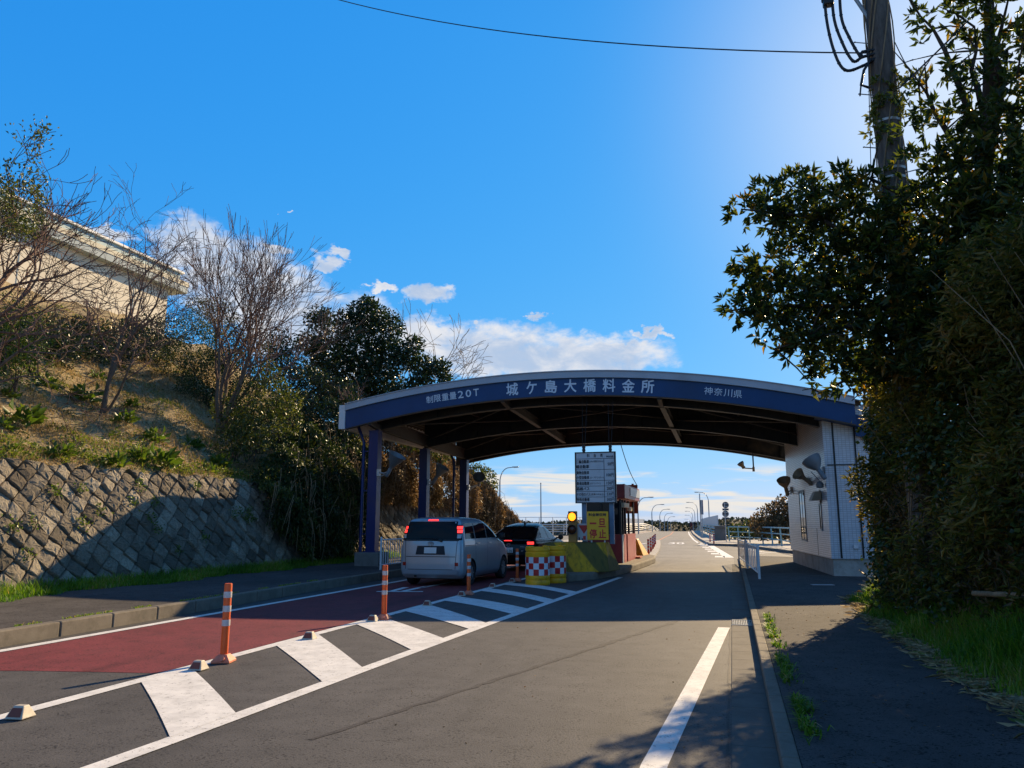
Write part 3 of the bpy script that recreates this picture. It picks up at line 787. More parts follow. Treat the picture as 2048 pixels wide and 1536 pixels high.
# right bank terrain
def bank_z(x, y):
    return .10 + .55 * smoothstep(2.05, 3.6, x) + .25 * smoothstep(3.5, 8, x) + .05 * math.sin(3 * y + x * 2)
BANK_END = 15.4
def bank_edge(y): return float(np.interp(y, [-6, 6, 9, 13.3, 16.7, 18.2], [2.2, 2.1, 2.0, 1.97, 2.2, 2.7]))
V = []; xs2 = np.linspace(0, 1, 14); ys2 = np.arange(-6, 18.4, .4)
for t in xs2:
    for y in ys2:
        x = bank_edge(y) + (14 - bank_edge(y)) * t ** 1.8; V.append((x, y, bank_z(x, y) if t > 0 else .10))
ny = len(ys2); Fc = [(i * ny + j, (i + 1) * ny + j, (i + 1) * ny + j + 1, i * ny + j + 1) for i in range(len(xs2) - 1) for j in range(ny - 1)]
o = np_mesh('grass_bank', V, np.array(Fc), M['earth'], smooth=True); o['kind'] = 'structure'

# far wooded island across the water
V = []; nx = 200; prof = []
for i in range(nx + 1):
    x = -420 + 760 * i / nx
    h = 4.3 + 1.5 * math.sin(x * .021 + .8) + 1.1 * math.sin(x * .057) + .7 * math.sin(x * .13 + 2)
    h += 2.0 * smoothstep(-90, -140, x); h += 1.6 * smoothstep(-70, -40, x) * smoothstep(20, -20, x) * 0
    prof.append((x, h))
rows = [(470, -19.5), (490, -6), (510, .0), (530, 1.0), (560, 0.7), (640, -.3)]
for (yy_, k) in rows:
    for (x, h) in prof:
        z = -19.5 if k == -19.5 else (k if k == -6 else (h - 2.2) * (.55 if k == 0 else (1 if k >= .7 else .5)))
        V.append((x, yy_ + 25 * math.sin(x * .012), z))
n1 = nx + 1
Fc = [(r * n1 + i, r * n1 + i + 1, (r + 1) * n1 + i + 1, (r + 1) * n1 + i) for r in range(len(rows) - 1) for i in range(nx)]
o = np_mesh('far_hills', V, np.array(Fc), M['hill'], smooth=True); o['kind'] = 'structure'
n = 26000
x = RS.uniform(-420, 340, n); yk = RS.uniform(495, 560, n)
h = 4.3 + 1.5 * np.sin(x * .021 + .8) + 1.1 * np.sin(x * .057) + .7 * np.sin(x * .13 + 2) + 2.0 * np.clip((-90 - x) / 50, 0, 1)
z = (h - 2.4) * np.interp(yk, [495, 510, 530, 560], [0.1, .62, 1.02, .8]) + RS.rand(n) * 1.2 - RS.rand(n) * 3
P = np.stack([x, yk + 25 * np.sin(x * .012), z], 1)
lv = Leaves(); lump = np.sin(x * .31) * .25 + np.sin(x * .083 + z) * .25 + .5
lv.add(P, RS.normal(size=(n, 3)) + [0, 0, .6], 1.7, 1.5, np.clip(lump + RS.normal(size=n) * .18, 0, 1))
o = lv.build('far_woods', M['hill']); tag(o, 'low band of woodland on the island beyond the bridge', 'woodland', kind='stuff')
# ================================================================== TOLL GATE CANOPY
def zt(x): return -0.01533 * x * x - 0.16199 * x + 5.699
def zb(x): return -0.01610 * x * x - 0.16552 * x + 4.973
YF, YB = 22.8, 33.6
XL, XR = -12.12, 3.42
XS = list(np.linspace(XL, XR, 49))
def arch_band(mb, xs, f0, f1, y0, y1, mi=0):
    """solid between heights f0..f1, depth y0..y1, following the arch"""
    vs = []; fs = []
    for x in xs: vs += [(x, y0, f0(x)), (x, y0, f1(x)), (x, y1, f1(x)), (x, y1, f0(x))]
    for i in range(len(xs) - 1):
        for k in range(4): fs.append((i * 4 + k, (i + 1) * 4 + k, (i + 1) * 4 + (k + 1) % 4, i * 4 + (k + 1) % 4))
    n = (len(xs) - 1) * 4; fs += [(0, 1, 2, 3), (n + 3, n + 2, n + 1, n)]
    mb.add(vs, fs, mi)
gate = thing('toll_gate', 'navy arched toll gate canopy with white roof edge spanning both lanes', 'toll gate', (-4.5, 28, 0))
mb = MB(); arch_band(mb, XS, zb, lambda x: zt(x) - .20, YF, YF + .10); mb.build('fascia', M['navy'], gate, smooth=35)
mb = MB(); arch_band(mb, XS, lambda x: zt(x) - .20, zt, YF - .07, YF + .12)
arch_band(mb, XS, lambda x: zt(x), lambda x: zt(x) + .025, YF - .10, YF + .10)
mb.build('roof_trim', M['fascia_white'], gate, smooth=35)
mb = MB(); arch_band(mb, XS, lambda x: zb(x) - .03, lambda x: zb(x), YF + .01, YF + .16); mb.build('fascia_flange', M['steel_edge'], gate, smooth=35)
# folded roof sheet
mb = MB(); ysr = []; y = YF + .13; k = 0
while y < YB - .1:
    ysr.append((y, 0)); ysr.append((y + .12, 0)); ysr.append((y + .16, .07)); ysr.append((y + .30, .07)); y += .34
vs = []; fs = []
xs_r = list(np.linspace(XL - .1, XR + .2, 41))
for x in xs_r:
    for (yy, dz) in ysr: vs.append((x, yy, zt(x) - .06 - dz))
n = len(ysr)
for i in range(len(xs_r) - 1):
    for j in range(n - 1): fs.append((i * n + j, i * n + j + 1, (i + 1) * n + j + 1, (i + 1) * n + j))
mb.add(vs, fs); b0 = len(vs)
arch_band(mb, xs_r, lambda x: zt(x) - .05, lambda x: zt(x) - .01, YF + .13, YB)
mb.build('roof', M['roof_sheet'], gate)
# arched main beams (I sections), one mesh each
for (yc, off) in ((23.8, -.16), (28.05, -.36), (32.5, -.50)):
    mb = MB(); bxs = list(np.linspace(-11.45, 2.58, 37))
    f0 = lambda x, o=off: zb(x) + o
    arch_band(mb, bxs, lambda x: f0(x), lambda x: f0(x) + .035, yc - .13, yc + .13)
    arch_band(mb, bxs, lambda x: f0(x) + .035, lambda x: zt(x) - .17, yc - .012, yc + .012)
    arch_band(mb, bxs, lambda x: zt(x) - .17, lambda x: zt(x) - .14, yc - .13, yc + .13)
    for xx in np.linspace(-10.5, 2, 11): mb.box((xx, yc, (f0(xx) + zt(xx) - .14) / 2), (.012, .2, zt(xx) - .2 - f0(xx)))
    mb.build('arched_beam', M['steel'], gate, smooth=35)
mb = MB(); arch_band(mb, XS, lambda x: zb(x) - .46, lambda x: zt(x) - .02, YB - .04, YB + .02)
arch_band(mb, XS, lambda x: zb(x) - .50, lambda x: zb(x) - .46, YB - .17, YB + .05); mb.build('rear_fascia', M['steel_edge'], gate, smooth=35)
# longitudinal beams
for (xx, h, m_) in ((-11.3, .42, 'steel_edge'), (-6.75, .26, 'steel_edge'), (-1.9, .26, 'steel_edge')):
    mb = MB()
    for (ya, yb2, oa) in ((23.95, 27.9, -.2), (28.2, 32.35, -.33)):
        z = zb(xx) + oa + h / 2
        mb.bar((xx, ya, z + .04), (xx, yb2, z - .1), .02, h); mb.bar((xx, ya, z + .04 - h / 2), (xx, yb2, z - .1 - h / 2), .16, .025)
        mb.bar((xx, ya, z + .04 + h / 2), (xx, yb2, z - .1 + h / 2), .16, .025)
    mb.bar((xx, YF + .1, zb(xx) + .02), (xx, 23.7, zb(xx) - .1), .12, .2)
    mb.bar((xx, 32.6, zb(xx) - .3), (xx, YB - .1, zb(xx) - .33), .12, .2)
    mb.build('long_beam', M[m_], gate)
for xx in (-9.1, -4.3, .4):
    mb = MB(); mb.bar((xx, 23.9, zt(xx) - .30), (xx, YB - .05, zt(xx) - .32), .10, .18); mb.build('purlin', M['steel_edge'], gate)
for (xa, xb) in ((-11.2, -6.75), (-6.75, -1.9), (-1.9, 2.4)):
    for (ya, yb2) in ((23.9, 28.0), (28.1, 32.4)):
        mb = MB(); z0 = lambda x: zb(x) + .02
        mb.tube([(xa, ya, z0(xa)), (xb, yb2, z0(xb))], .028, 6); mb.build('brace', M['steel_edge'], gate)
        mb = MB(); mb.tube([(xa, yb2, z0(xa) - .06), (xb, ya, z0(xb) - .06)], .028, 6); mb.build('brace', M['steel_edge'], gate)
# columns, footings, downpipes, eaves gutter
for (yc, ztp) in ((23.4, 4.58), (27.75, 4.37), (32.4, 4.30)):
    mb = MB(); w = .32; xx = -11.3
    mb.box2((xx - w / 2, yc - w / 2, .62), (xx - w / 2 + .03, yc + w / 2, ztp)); mb.box2((xx + w / 2 - .03, yc - w / 2, .62), (xx + w / 2, yc + w / 2, ztp))
    mb.box2((xx - w / 2 + .03, yc - .015 - .15, .62), (xx + w / 2 - .03, yc - .13, ztp)); mb.box2((xx - w / 2 - .02, yc - w / 2 - .02, ztp - .03), (xx + w / 2 + .02, yc + w / 2 + .02, ztp))
    mb.box2((xx - w / 2 - .06, yc - w / 2 - .06, .62), (xx + w / 2 + .06, yc + w / 2 + .06, .655))
    c = mb.build('column', M['navy_post'], gate)
    mb = MB(); mb.box2((xx - .42, yc - .42, .15), (xx + .42, yc + .42, .62)); mb.build('footing', M['dark_concrete'], c, bevel=.02)
for yc in (23.4, 32.2):
    mb = MB(); mb.tube([(-11.72, yc, .2), (-11.72, yc, 4.2), (-11.95, yc, 4.75)], .055, 10)
    for z in (1.2, 2.6, 3.9): mb.box((-11.64, yc, z), (.16, .03, .04))
    mb.build('downpipe', M['navy_post'], gate, smooth=40)
mb = MB(); mb.box2((-12.36, YF - .02, zb(-12.1) - .02), (-12.135, YB, zt(-12.1) - .02)); mb.build('gutter', M['white_metal'], gate, bevel=.01)
mb = MB(); arch_band(mb, list(np.linspace(3.44, 4.9, 8)), lambda x: zb(x) - .27, lambda x: zt(x) - .42, YF + .32, YF + .42)
arch_band(mb, list(np.linspace(2.4, 4.9, 8)), lambda x: zb(x) - .02, lambda x: zb(x) + .0, YF + .17, YF + .62)
mb.build('side_fascia', M['navy'], gate)
mb = MB(); arch_band(mb, list(np.linspace(3.66, 5.2, 8)), lambda x: zt(x) - .35, lambda x: zt(x) - .05, YF + .55, YF + .7); mb.build('side_roof_trim', M['fascia_white'], gate)
# lettering on the fascia: every character stands on the arch
mb = MB()
def arch_word(chars, u0, u1, v0, v1, h, w, bold):
    n = len(chars)
    for i, ch in enumerate(chars):
        u = u0 + (u1 - u0) * (i + .5) / n
        p = AY(u, 780, YF - .012); x = p.x
        zc = zb(x) + v0
        sl = math.atan(-0.0322 * x - 0.1655) * .75
        ex = (math.cos(sl), 0, math.sin(sl)); ey = (-math.sin(sl), 0, math.cos(sl))
        ww = w * (.78 if ch in '20T' else 1) * (.86 if ch == 'ケ' else 1)
        put_text(mb, ch, (x, YF - .012, zc), ww, h, ex, ey, bold)
arch_word('制限重量20T', 852, 960, .31, 0, .225, .225, .012)
arch_word('城ケ島大橋料金所', 1005, 1315, .285, 0, .39, .37, .022)
arch_word('神奈川県', 1407, 1485, .285, 0, .225, .235, .002)
mb.build('lettering', M['letter'], gate)

# ================================================================== TOLL OFFICE
office = thing('toll_office', 'white tiled toll office building under the right end of the gate', 'building', (4.5, 27, 0))
Pn, Pf = (2.60, 23.32), (2.08, 31.2)
foot = [Pn, (6.6, 23.32), (6.6, 31.2), Pf]
mb = MB()
vs = []; fs = []
tops = [zt(p[0]) - .08 for p in foot]
for (p, tz) in zip(foot, tops): vs += [(p[0], p[1], .58), (p[0], p[1], min(tz, 5.2))]
fs = [(0, 2, 3, 1), (2, 4, 5, 3), (4, 6, 7, 5), (6, 0, 1, 7), (1, 3, 5, 7)]
mb.add(vs, fs); mb.build('wall', M['tiles'], office)
mb = MB(); mb.prism([(2.64, 23.37), (6.6, 23.37), (6.6, 31.15), (2.13, 31.15)], .05, .585); mb.build('plinth', M['concrete'], office)
dv = Vector((Pf[0] - Pn[0], Pf[1] - Pn[1], 0)).normalized(); nv = Vector((-dv.y, dv.x, 0))   # outward towards the road
def side(dist, out=0.0, z=0.0):
    return Vector((Pn[0], Pn[1], z)) + dv * dist + nv * out
def side_box(mb, d0, d1, z0, z1, o0, o1, mi=0):
    pts = [side(d0, o0), side(d1, o0), side(d1, o1), side(d0, o1)]
    mb.prism([(p.x, p.y) for p in pts], z0, z1, mi)
for (d0, d1, z0, z1) in ((3.95, 5.05, .98, 2.62), (1.02, 1.34, 1.36, 2.12)):
    mb = MB(); fw = .05
    side_box(mb, d0, d0 + fw, z0, z1, -.03, .018); side_box(mb, d1 - fw, d1, z0, z1, -.03, .018)
    side_box(mb, d0 + fw, d1 - fw, z0, z0 + fw, -.03, .016); side_box(mb, d0 + fw, d1 - fw, z1 - fw, z1, -.03, .016)
    if d1 - d0 > .6: side_box(mb, (d0 + d1) / 2 - .02, (d0 + d1) / 2 + .02, z0 + fw, z1 - fw, -.03, .014)
    w = mb.build('window', M['black'], office)
    mb = MB(); side_box(mb, d0 + .02, d1 - .02, z0 + .02, z1 - .02, -.02, .006); mb.build('pane', M['glass'], w)
    mb = MB(); side_box(mb, d0 - .03, d1 + .03, z0 - .035, z0 - .002, -.02, .045); mb.build('sill', M['galv'], w)
for xx in (2.86, 3.42): mb = MB(); mb.box2((xx - .022, 23.30, .6), (xx + .022, 23.325, 4.35)); mb.build('expansion_joint', M['black'], office)
mb = MB(); mb.box2((2.66, 23.302, 3.14), (4.6, 23.324, 3.17)); mb.build('expansion_joint', M['black'], office)
mb = MB()
side_box(mb, 2.0, 2.02, .6, 1.4, -.01, .006); mb.build('expansion_joint', M['black'], office)
mb = MB(); mb.box2((3.72, 23.28, 1.72), (4.5, 23.33, 2.22)); w = mb.build('window', M['black'], office)
mb = MB(); mb.box2((3.76, 23.27, 1.76), (4.46, 23.29, 2.18)); mb.build('pane', M['glass'], w)
mb = MB(); mb.box2((3.18, 23.27, .86), (3.3, 23.33, .96)); mb.build('outlet_cover', M['white_metal'], office)
mb = MB(); mb.box((2.3, 31.6, .55), (.10, .12, .85)); mb.box((2.3, 31.6, .99), (.13, .15, .03)); tag(mb.build('meter_post', M['white_metal']), 'short white post against the far corner of the tiled office', 'post')
# hooded wall lamp
wl = thing('wall_lamp', 'brown hooded wall lamp low on the tiled office side wall', 'wall lamp', tuple(side(1.0, .2, 2.3)))
mb = MB(); c = side(1.0, .16)
pts = [side(.72, .02), side(1.3, .02), side(1.3, .30), side(.72, .30)]; tp = [side(.8, .02), side(1.22, .02), side(1.22, .18), side(.8, .18)]
mb.add([(p.x, p.y, 2.20) for p in pts] + [(p.x, p.y, 2.46) for p in tp], [(3, 2, 1, 0), (4, 5, 6, 7), (0, 1, 5, 4), (1, 2, 6, 5), (2, 3, 7, 6), (3, 0, 4, 7)])
mb.build('hood', M['flood_brown'], wl, bevel=.015)
mb = MB(); side_box(mb, .98, 1.04, 2.12, 2.5, -.01, .04); mb.build('bracket', M['flood_brown'], wl)

# ================================================================== FLOODLIGHTS
def floodlight(label, mount, head, axis, r, m, group, bowl=False):
    """mount: fixing point; head: neck of the reflector; axis: where the mouth points"""
    t = thing('floodlight', label, 'floodlight', tuple(mount), group)
    mount, head, axis = Vector(mount), Vector(head), Vector(axis).normalized()
    if bowl: prof = [(.05, -.10), (.07, 0), (r * .55, .10), (r * .86, .24), (r, .40), (r * .97, .40), (r * .82, .25), (r * .5, .12), (.03, .05)]
    else: prof = [(.05, -.10), (.065, 0), (r * .36, .10), (r * .68, .27), (r, .46), (r * .97, .46), (r * .64, .27), (r * .32, .12), (.03, .05)]
    prof = [(a_, b_ * (r / .31) if b_ > 0 else b_) for a_, b_ in prof]
    mb = MB(); mb.lathe(prof, 24, head, axis=axis, cap=False); mb.build('reflector', M[m], t, smooth=50)
    mb = MB(); mb.lathe([(.0, -.34), (.055, -.34), (.065, -.30), (.065, -.06), (.04, -.03), (0, -.03)], 14, head, axis=axis, cap=False); mb.build('lamp_holder', M[m], t, smooth=40)
    q = head - axis * .16
    mb = MB(); mb.tube([mount, mount + (q - mount) * .5 + Vector((0, 0, -.04)), q], .022, 8); mb.tube([mount + Vector((0, 0, -.14)), q - axis * .08], .016, 6)
    mb.build('arm', M['galv'], t, smooth=40)
    mb = MB(); mb.box(mount, (.09, .13, .22)); mb.build('mounting_plate', M['galv'], t)
    return t
gl = 'floodlights on the blue columns'
floodlight('grey floodlight tilted up on the nearest blue column', (-11.1, 23.3, 3.18), (-10.62, 23.2, 3.34), (.55, -.12, .9), .31, 'flood', gl)
floodlight('grey floodlight tilted up on the middle blue column', (-11.1, 27.7, 3.10), (-10.72, 27.6, 3.30), (.6, -.12, .9), .29, 'flood', gl)
floodlight('round green-grey floodlight on the farthest blue column', (-11.1, 32.4, 3.10), (-10.55, 32.2, 3.34), (.25, -.75, .5), .27, 'flood', gl, True)
gr = 'floodlights on the tiled office'
def wall_at(u, v, out):
    d = ray(u, v); n = nv; p0 = side(0, out); t = (p0.x * n.x + p0.y * n.y) / (d.x * n.x + d.y * n.y)
    return Vector((d.x * t, d.y * t, EYE + d.z * t))
floodlight('large grey bowl floodlight nearest on the office side wall', wall_at(1647, 941, .02), wall_at(1636, 938, .26), nv * .42 + dv * .35 + Vector((0, 0, .8)), .27, 'flood', gr, True)
floodlight('brown cone floodlight in the middle of the office side wall', wall_at(1618, 962, .02), wall_at(1609, 957, .24), nv * .8 - dv * .5 + Vector((0, 0, .55)), .20, 'flood_brown', gr)
floodlight('tan bowl floodlight at the far end of the office side wall', wall_at(1583, 980, .02), wall_at(1571, 974, .36), nv * .2 - dv * .45 + Vector((0, 0, .7)), .24, 'flood_brown', gr, True)
wb = MB(); wb.lathe([(0, 0), (.10, .02), (.11, .12), (.05, .2), (0, .2)], 14, tuple(side(.3, .12, 2.52)), cap=False)
wb.tube([side(.3, .1, 2.7), side(.4, .22, 2.88), side(.5, .3, 3.0)], .012, 6)
tag(wb.build('alarm_bell', M['flood'], smooth=40), 'small round bell hanging under the large bowl floodlight', 'bell')
hl = thing('hanging_lamp', 'small brown spotlight hanging from the rear canopy edge', 'spotlight', (.86, 32.5, 3.6))
p = AY(1507, 936, 32.5); zt0 = zb(p.x) - .5
mb = MB(); mb.tube([(p.x, 32.5, zt0 + .05), (p.x, 32.5, p.z - .12)], .028, 8); mb.build('drop_rod', M['black'], hl)
mb = MB(); mb.tube([(p.x, 32.5, p.z - .03), (p.x - .40, 32.42, p.z + .0)], .022, 8); mb.box((p.x, 32.5, p.z - .05), (.09, .09, .18)); mb.build('arm', M['flood_brown'], hl)
mb = MB(); mb.lathe([(.0, -.1), (.07, -.1), (.07, 0), (.13, .1), (.14, .16), (.0, .15)], 14, (p.x - .42, 32.4, p.z + .08), axis=(-.5, -.25, .75), cap=False); mb.build('lamp_head', M['flood_brown'], hl, smooth=40)

# ================================================================== ISLAND AND BOOTH
mb = MB()
isl = [G(1106, 1160), Vector((-4.62, 20.75, 0)), Vector((-4.25, 20.85, 0)), Vector((-3.75, 21.6, 0)), Vector((-3.36, 23.4, 0)), Vector((-3.12, 26.2, 0)), Vector((-3.02, 29.0, 0)), Vector((-2.98, 31.5, 0)), Vector((-3.15, 33.4, 0)), Vector((-3.5, 34.4, 0)), Vector((-5.5, 34.4, 0)), Vector((-5.55, 23, 0)), Vector((-5.35, 21.4, 0))]
isl = [(p.x, p.y) for p in isl]
mb.prism(isl, -.02, .22); structure('traffic_island', mb, M['kerb'], bevel=.05)
# low curved white kerb beyond the island
cv = [G(1303, 1119), G(1311, 1109), G(1317, 1099), G(1319, 1090), G(1318.5, 1082)]
mb = MB(); k_ = thing('curved_kerb', 'low curved white kerb carrying red posts beyond the island', 'kerb', tuple(cv[1]))
for a, b in zip(cv[:-1], cv[1:]): mb.bar((a.x - .1, a.y, .03), (b.x - .1, b.y, .03), .35, .10)
mb.build('kerb_body', M['concrete'], k_)

br = thing('yellow_barrier', 'yellow concrete crash barrier with faded dark stripes fronting the island', 'crash barrier', (-4.5, 22, .2))
y0, y1 = 21.45, 22.5
xa0, xa1 = -5.42, -3.42; xb0, xb1 = -5.2, -3.50
A = [(xa0, y0 + .25, .2), (-4.55, y0, .2), (-4.15, y0, .2), (xa1 + .05, y0 + .6, .2), (xa1 + .22, y1 + .75, .2), (xa0, y1 + .75, .2)]
B = [(xb0, y0 + .55, 1.0), (-4.65, y0 + .42, 1.0), (-4.2, y0 + .42, 1.0), (xb1, y0 + .85, 1.0), (xb1 - .02, y1 + .6, 1.0), (xb0, y1 + .6, 1.0)]
mb = MB(); n = 6
mb.add(A + B, [tuple(range(n - 1, -1, -1)), tuple(range(n, 2 * n))] + [(i, (i + 1) % n, n + (i + 1) % n, n + i) for i in range(n)])
mb.build('barrier_body', M['barrier'], br, bevel=.03)
RYB = 32.9
_a, _b, _c = AY(1266, 1078, RYB), AY(1273, 1078, RYB), AY(1287, 1113, RYB)
mb = MB(); mb.add([(-4.9, RYB, .2), (_c.x, RYB, .2), (_c.x + .1, RYB + 1.3, .2), (-4.9, RYB + 1.3, .2), (-4.85, RYB + .15, _b.z), (_b.x, RYB + .15, _b.z), (_b.x, RYB + .7, _b.z), (-4.85, RYB + .7, _b.z)],
           [(3, 2, 1, 0), (4, 5, 6, 7), (0, 1, 5, 4), (1, 2, 6, 5), (2, 3, 7, 6), (3, 0, 4, 7)])
tag(mb.build('yellow_barrier', M['yellow'], bevel=.03), 'plain yellow wedge barrier at the far end of the island', 'crash barrier')

# fee board
FY = 22.75
def FB(u, v): return AY(u, v, FY)
c0, c1 = FB(1150.5, 905.5), FB(1233, 1005.5)
fb = thing('fee_board', 'grey-white toll fee table board on two posts above the island', 'sign', ((c0.x + c1.x) / 2, FY, 1.0))
mb = MB(); mb.box2((c0.x, FY - .03, c1.z), (c1.x, FY + .03, c0.z)); bd = mb.build('board', M['sign_white'], fb)
mb = MB(); fw = .03
mb.box2((c0.x - .01, FY - .045, c1.z - .01), (c0.x + fw, FY + .04, c0.z + .01)); mb.box2((c1.x - fw, FY - .045, c1.z - .01), (c1.x + .01, FY + .04, c0.z + .01))
mb.box2((c0.x + fw, FY - .043, c0.z - fw + .01), (c1.x - fw, FY + .04, c0.z + .01)); mb.box2((c0.x + fw, FY - .043, c1.z - .01), (c1.x - fw, FY + .04, c1.z + fw - .01))
mb.build('frame', M['black'], bd)
mb = MB(); W, H = c1.x - c0.x, c0.z - c1.z
# board grid in fractions of the board, measured on the photo
def bx_(f): return c0.x + W * f
def bz_(f): return c0.z - H * f
for f in (.13, .345, .56, .67, .775, .885): mb.box2((bx_(.02), FY - .0335, bz_(f) - .006), (bx_(.98), FY - .031, bz_(f) + .006))
mb.box2((bx_(.712), FY - .034, bz_(.985)), (bx_(.724), FY - .0315, bz_(.13)))
yy = FY - .034
def bt(s, fx0, fx1, fz, h, bold=.02): put_text(mb, s, ((bx_(fx0) + bx_(fx1)) / 2, yy, bz_(fz)), W * (fx1 - fx0), H * h * 1.15, bold=bold)
for ch, fx in (('料', .33), ('金', .495), ('表', .66)): bt(ch, fx - .033, fx + .033, .065, .058)
bt('神奈川県', .775, .95, .093, .035, .01)
bt('二輪自動車', .03, .345, .185, .06, .03); bt('(125ccを超えるもの)', .36, .70, .185, .042, .01); bt('軽自動車', .03, .345, .285, .06, .03); bt('50円', .81, .955, .24, .06, .02)
bt('貨物自動車', .03, .345, .405, .06, .03); bt('小型自動車', .03, .345, .50, .06, .03); bt('(5・7ナンバー)', .37, .70, .505, .042, .01); bt('100円', .775, .955, .455, .06, .02)
bt('普通自動車', .03, .345, .615, .06, .03); bt('(3ナンバー)', .37, .62, .62, .042, .01); bt('150円', .775, .955, .615, .06, .02)
bt('路線バス', .03, .345, .722, .06, .03); bt('200円', .775, .955, .722, .06, .02)
bt('その他のバス', .03, .37, .83, .06, .02); bt('(定員11人以上)', .385, .70, .835, .042, .01); bt('530円', .775, .955, .83, .06, .02)
bt('特殊自動車', .03, .345, .935, .06, .03); bt('300円', .775, .955, .935, .06, .02)
mb.build('lettering', M['ink'], bd)
for u in (1167.5, 1222.5):
    p = FB(u, 1020); mb = MB(); mb.box2((p.x - .065, FY + .035, .95), (p.x + .065, FY + .16, c0.z - .05)); mb.build('post', M['grey_blue'], fb)
    q = FB(u - (0 if u < 1200 else 2), 897); mb = MB(); mb.box((q.x, FY + .0, c0.z + .12), (.07, .09, .22)); mb.box((q.x, FY, c0.z + .16), (.09, .1, .05)); mb.box((q.x, FY, c0.z + .07), (.09, .1, .05))
    for s in (-.035, .035): mb.tube([(q.x + s, FY, c0.z + .22), (q.x + s * 2.2, FY + .3, zb(q.x) - .02)], .008, 5)
    mb.build('hanger', M['black'], fb)
mb = MB(); a = AY(1239, 880, 28); b = AY(1275, 972, 30)
pts = []
for i in range(13):
    t = i / 12; p = a.lerp(b, t); p.z -= .35 * math.sin(math.pi * t) * .6; pts.append(p)
mb.tube(pts, .014, 6); tag(mb.build('cable', M['cable']), 'thin cable drooping from the canopy to the toll booth roof', 'cable')

# yellow stop sign, small white sign, warning lamps
SY = 22.42
s0, s1 = AY(1173.5, 1023, SY), AY(1217.5, 1080, SY)
ys_ = thing('stop_sign', 'yellow stop sign board with red characters on the crash barrier', 'sign', ((s0.x + s1.x) / 2, SY, 1.0))
mb = MB(); mb.box2((s0.x, SY - .02, s1.z), (s1.x, SY + .02, s0.z)); bd = mb.build('board', M['sign_yellow'], ys_, bevel=.012)
mb = MB(); W2, H2 = s1.x - s0.x, s0.z - s1.z
def yt(m_, s, fx, fz, w, h, bold): put_text(m_, s, (s0.x + W2 * fx, SY - .024, s0.z - H2 * fz), W2 * w, H2 * h, bold=bold)
yt(mb, '料金徴収時', .5, .115, .82, .105, .03); mb.build('black_lettering', M['ink'], bd)
mb = MB(); yt(mb, '一', .29, .42, .30, .055, .02); yt(mb, '旦', .71, .40, .32, .29, .03); yt(mb, '停', .29, .78, .33, .31, .03); yt(mb, '止', .72, .78, .33, .29, .03)
mb.build('red_lettering', M['sign_red'], bd)
mb = MB(); mb.box2((s0.x + .1, SY + .022, .98), (s0.x + .14, SY + .06, s0.z - .1)); mb.box2((s1.x - .14, SY + .022, .98), (s1.x - .1, SY + .06, s0.z - .1)); mb.build('bracket', M['galv'], ys_)
WY = 22.52
w0, w1 = AY(1155, 1047, WY), AY(1176, 1081, WY)
ws = thing('give_way_sign', 'small white sign with red triangle tucked behind the yellow sign', 'sign', (w0.x, WY, 1.0))
mb = MB(); mb.box2((w0.x, WY - .015, w1.z), (w1.x + .12, WY + .015, w0.z)); bd = mb.build('board', M['sign_white'], ws)
mb = MB(); cx = (w0.x + w1.x) / 2 + .04; mb.poly([(cx - .16, WY - .019, w0.z - .05), (cx, WY - .019, w0.z - .30), (cx + .16, WY - .019, w0.z - .05)])
mb.box2((cx - .03, WY - .019, w1.z + .02), (cx + .05, WY - .017, w1.z + .13)); mb.build('red_triangle', M['sign_red'], bd)
mb = MB(); mb.box2((w0.x + .03, WY - .019, w1.z + .01), (w0.x + .07, WY - .017, w1.z + .09)); mb.box2((w0.x + .12, WY - .019, w1.z + .01), (w0.x + .15, WY - .017, w1.z + .06)); mb.build('lettering', M['ink'], bd)
LY = 22.35
l0, l1 = AY(1137, 1022.5, LY), AY(1154, 1082, LY)
wlp = thing('warning_light', 'ochre signal box with lit amber lamp above a dark lamp', 'signal', ((l0.x + l1.x) / 2, LY, 1.0))
mb = MB(); mb.box2((l0.x, LY - .08, l1.z - .04), (l1.x, LY + .12, l0.z)); mb.build('housing', M['lamp_box'], wlp, bevel=.015)
for (v, m_, r) in ((1033.5, 'amber', .115), (1059, 'amber_off', .12)):
    p = AY(1145.5, v, LY)
    mb = MB(); mb.lathe([(r, 0), (r, .02), (r * .92, .035), (r * .6, .055), (r * .25, .07), (0, .074)], 24, (p.x, LY - .08, p.z), axis=(0, -1, 0), cap=False); mb.build('lamp', M[m_], wlp, smooth=40)
    mb = MB(); mb.lathe([(r * 1.03, 0), (r * 1.16, 0), (r * 1.16, .09), (r * 1.03, .09)], 24, (p.x, LY - .08, p.z), axis=(0, -1, 0), cap=False); mb.build('visor', M['black'], wlp, smooth=40)

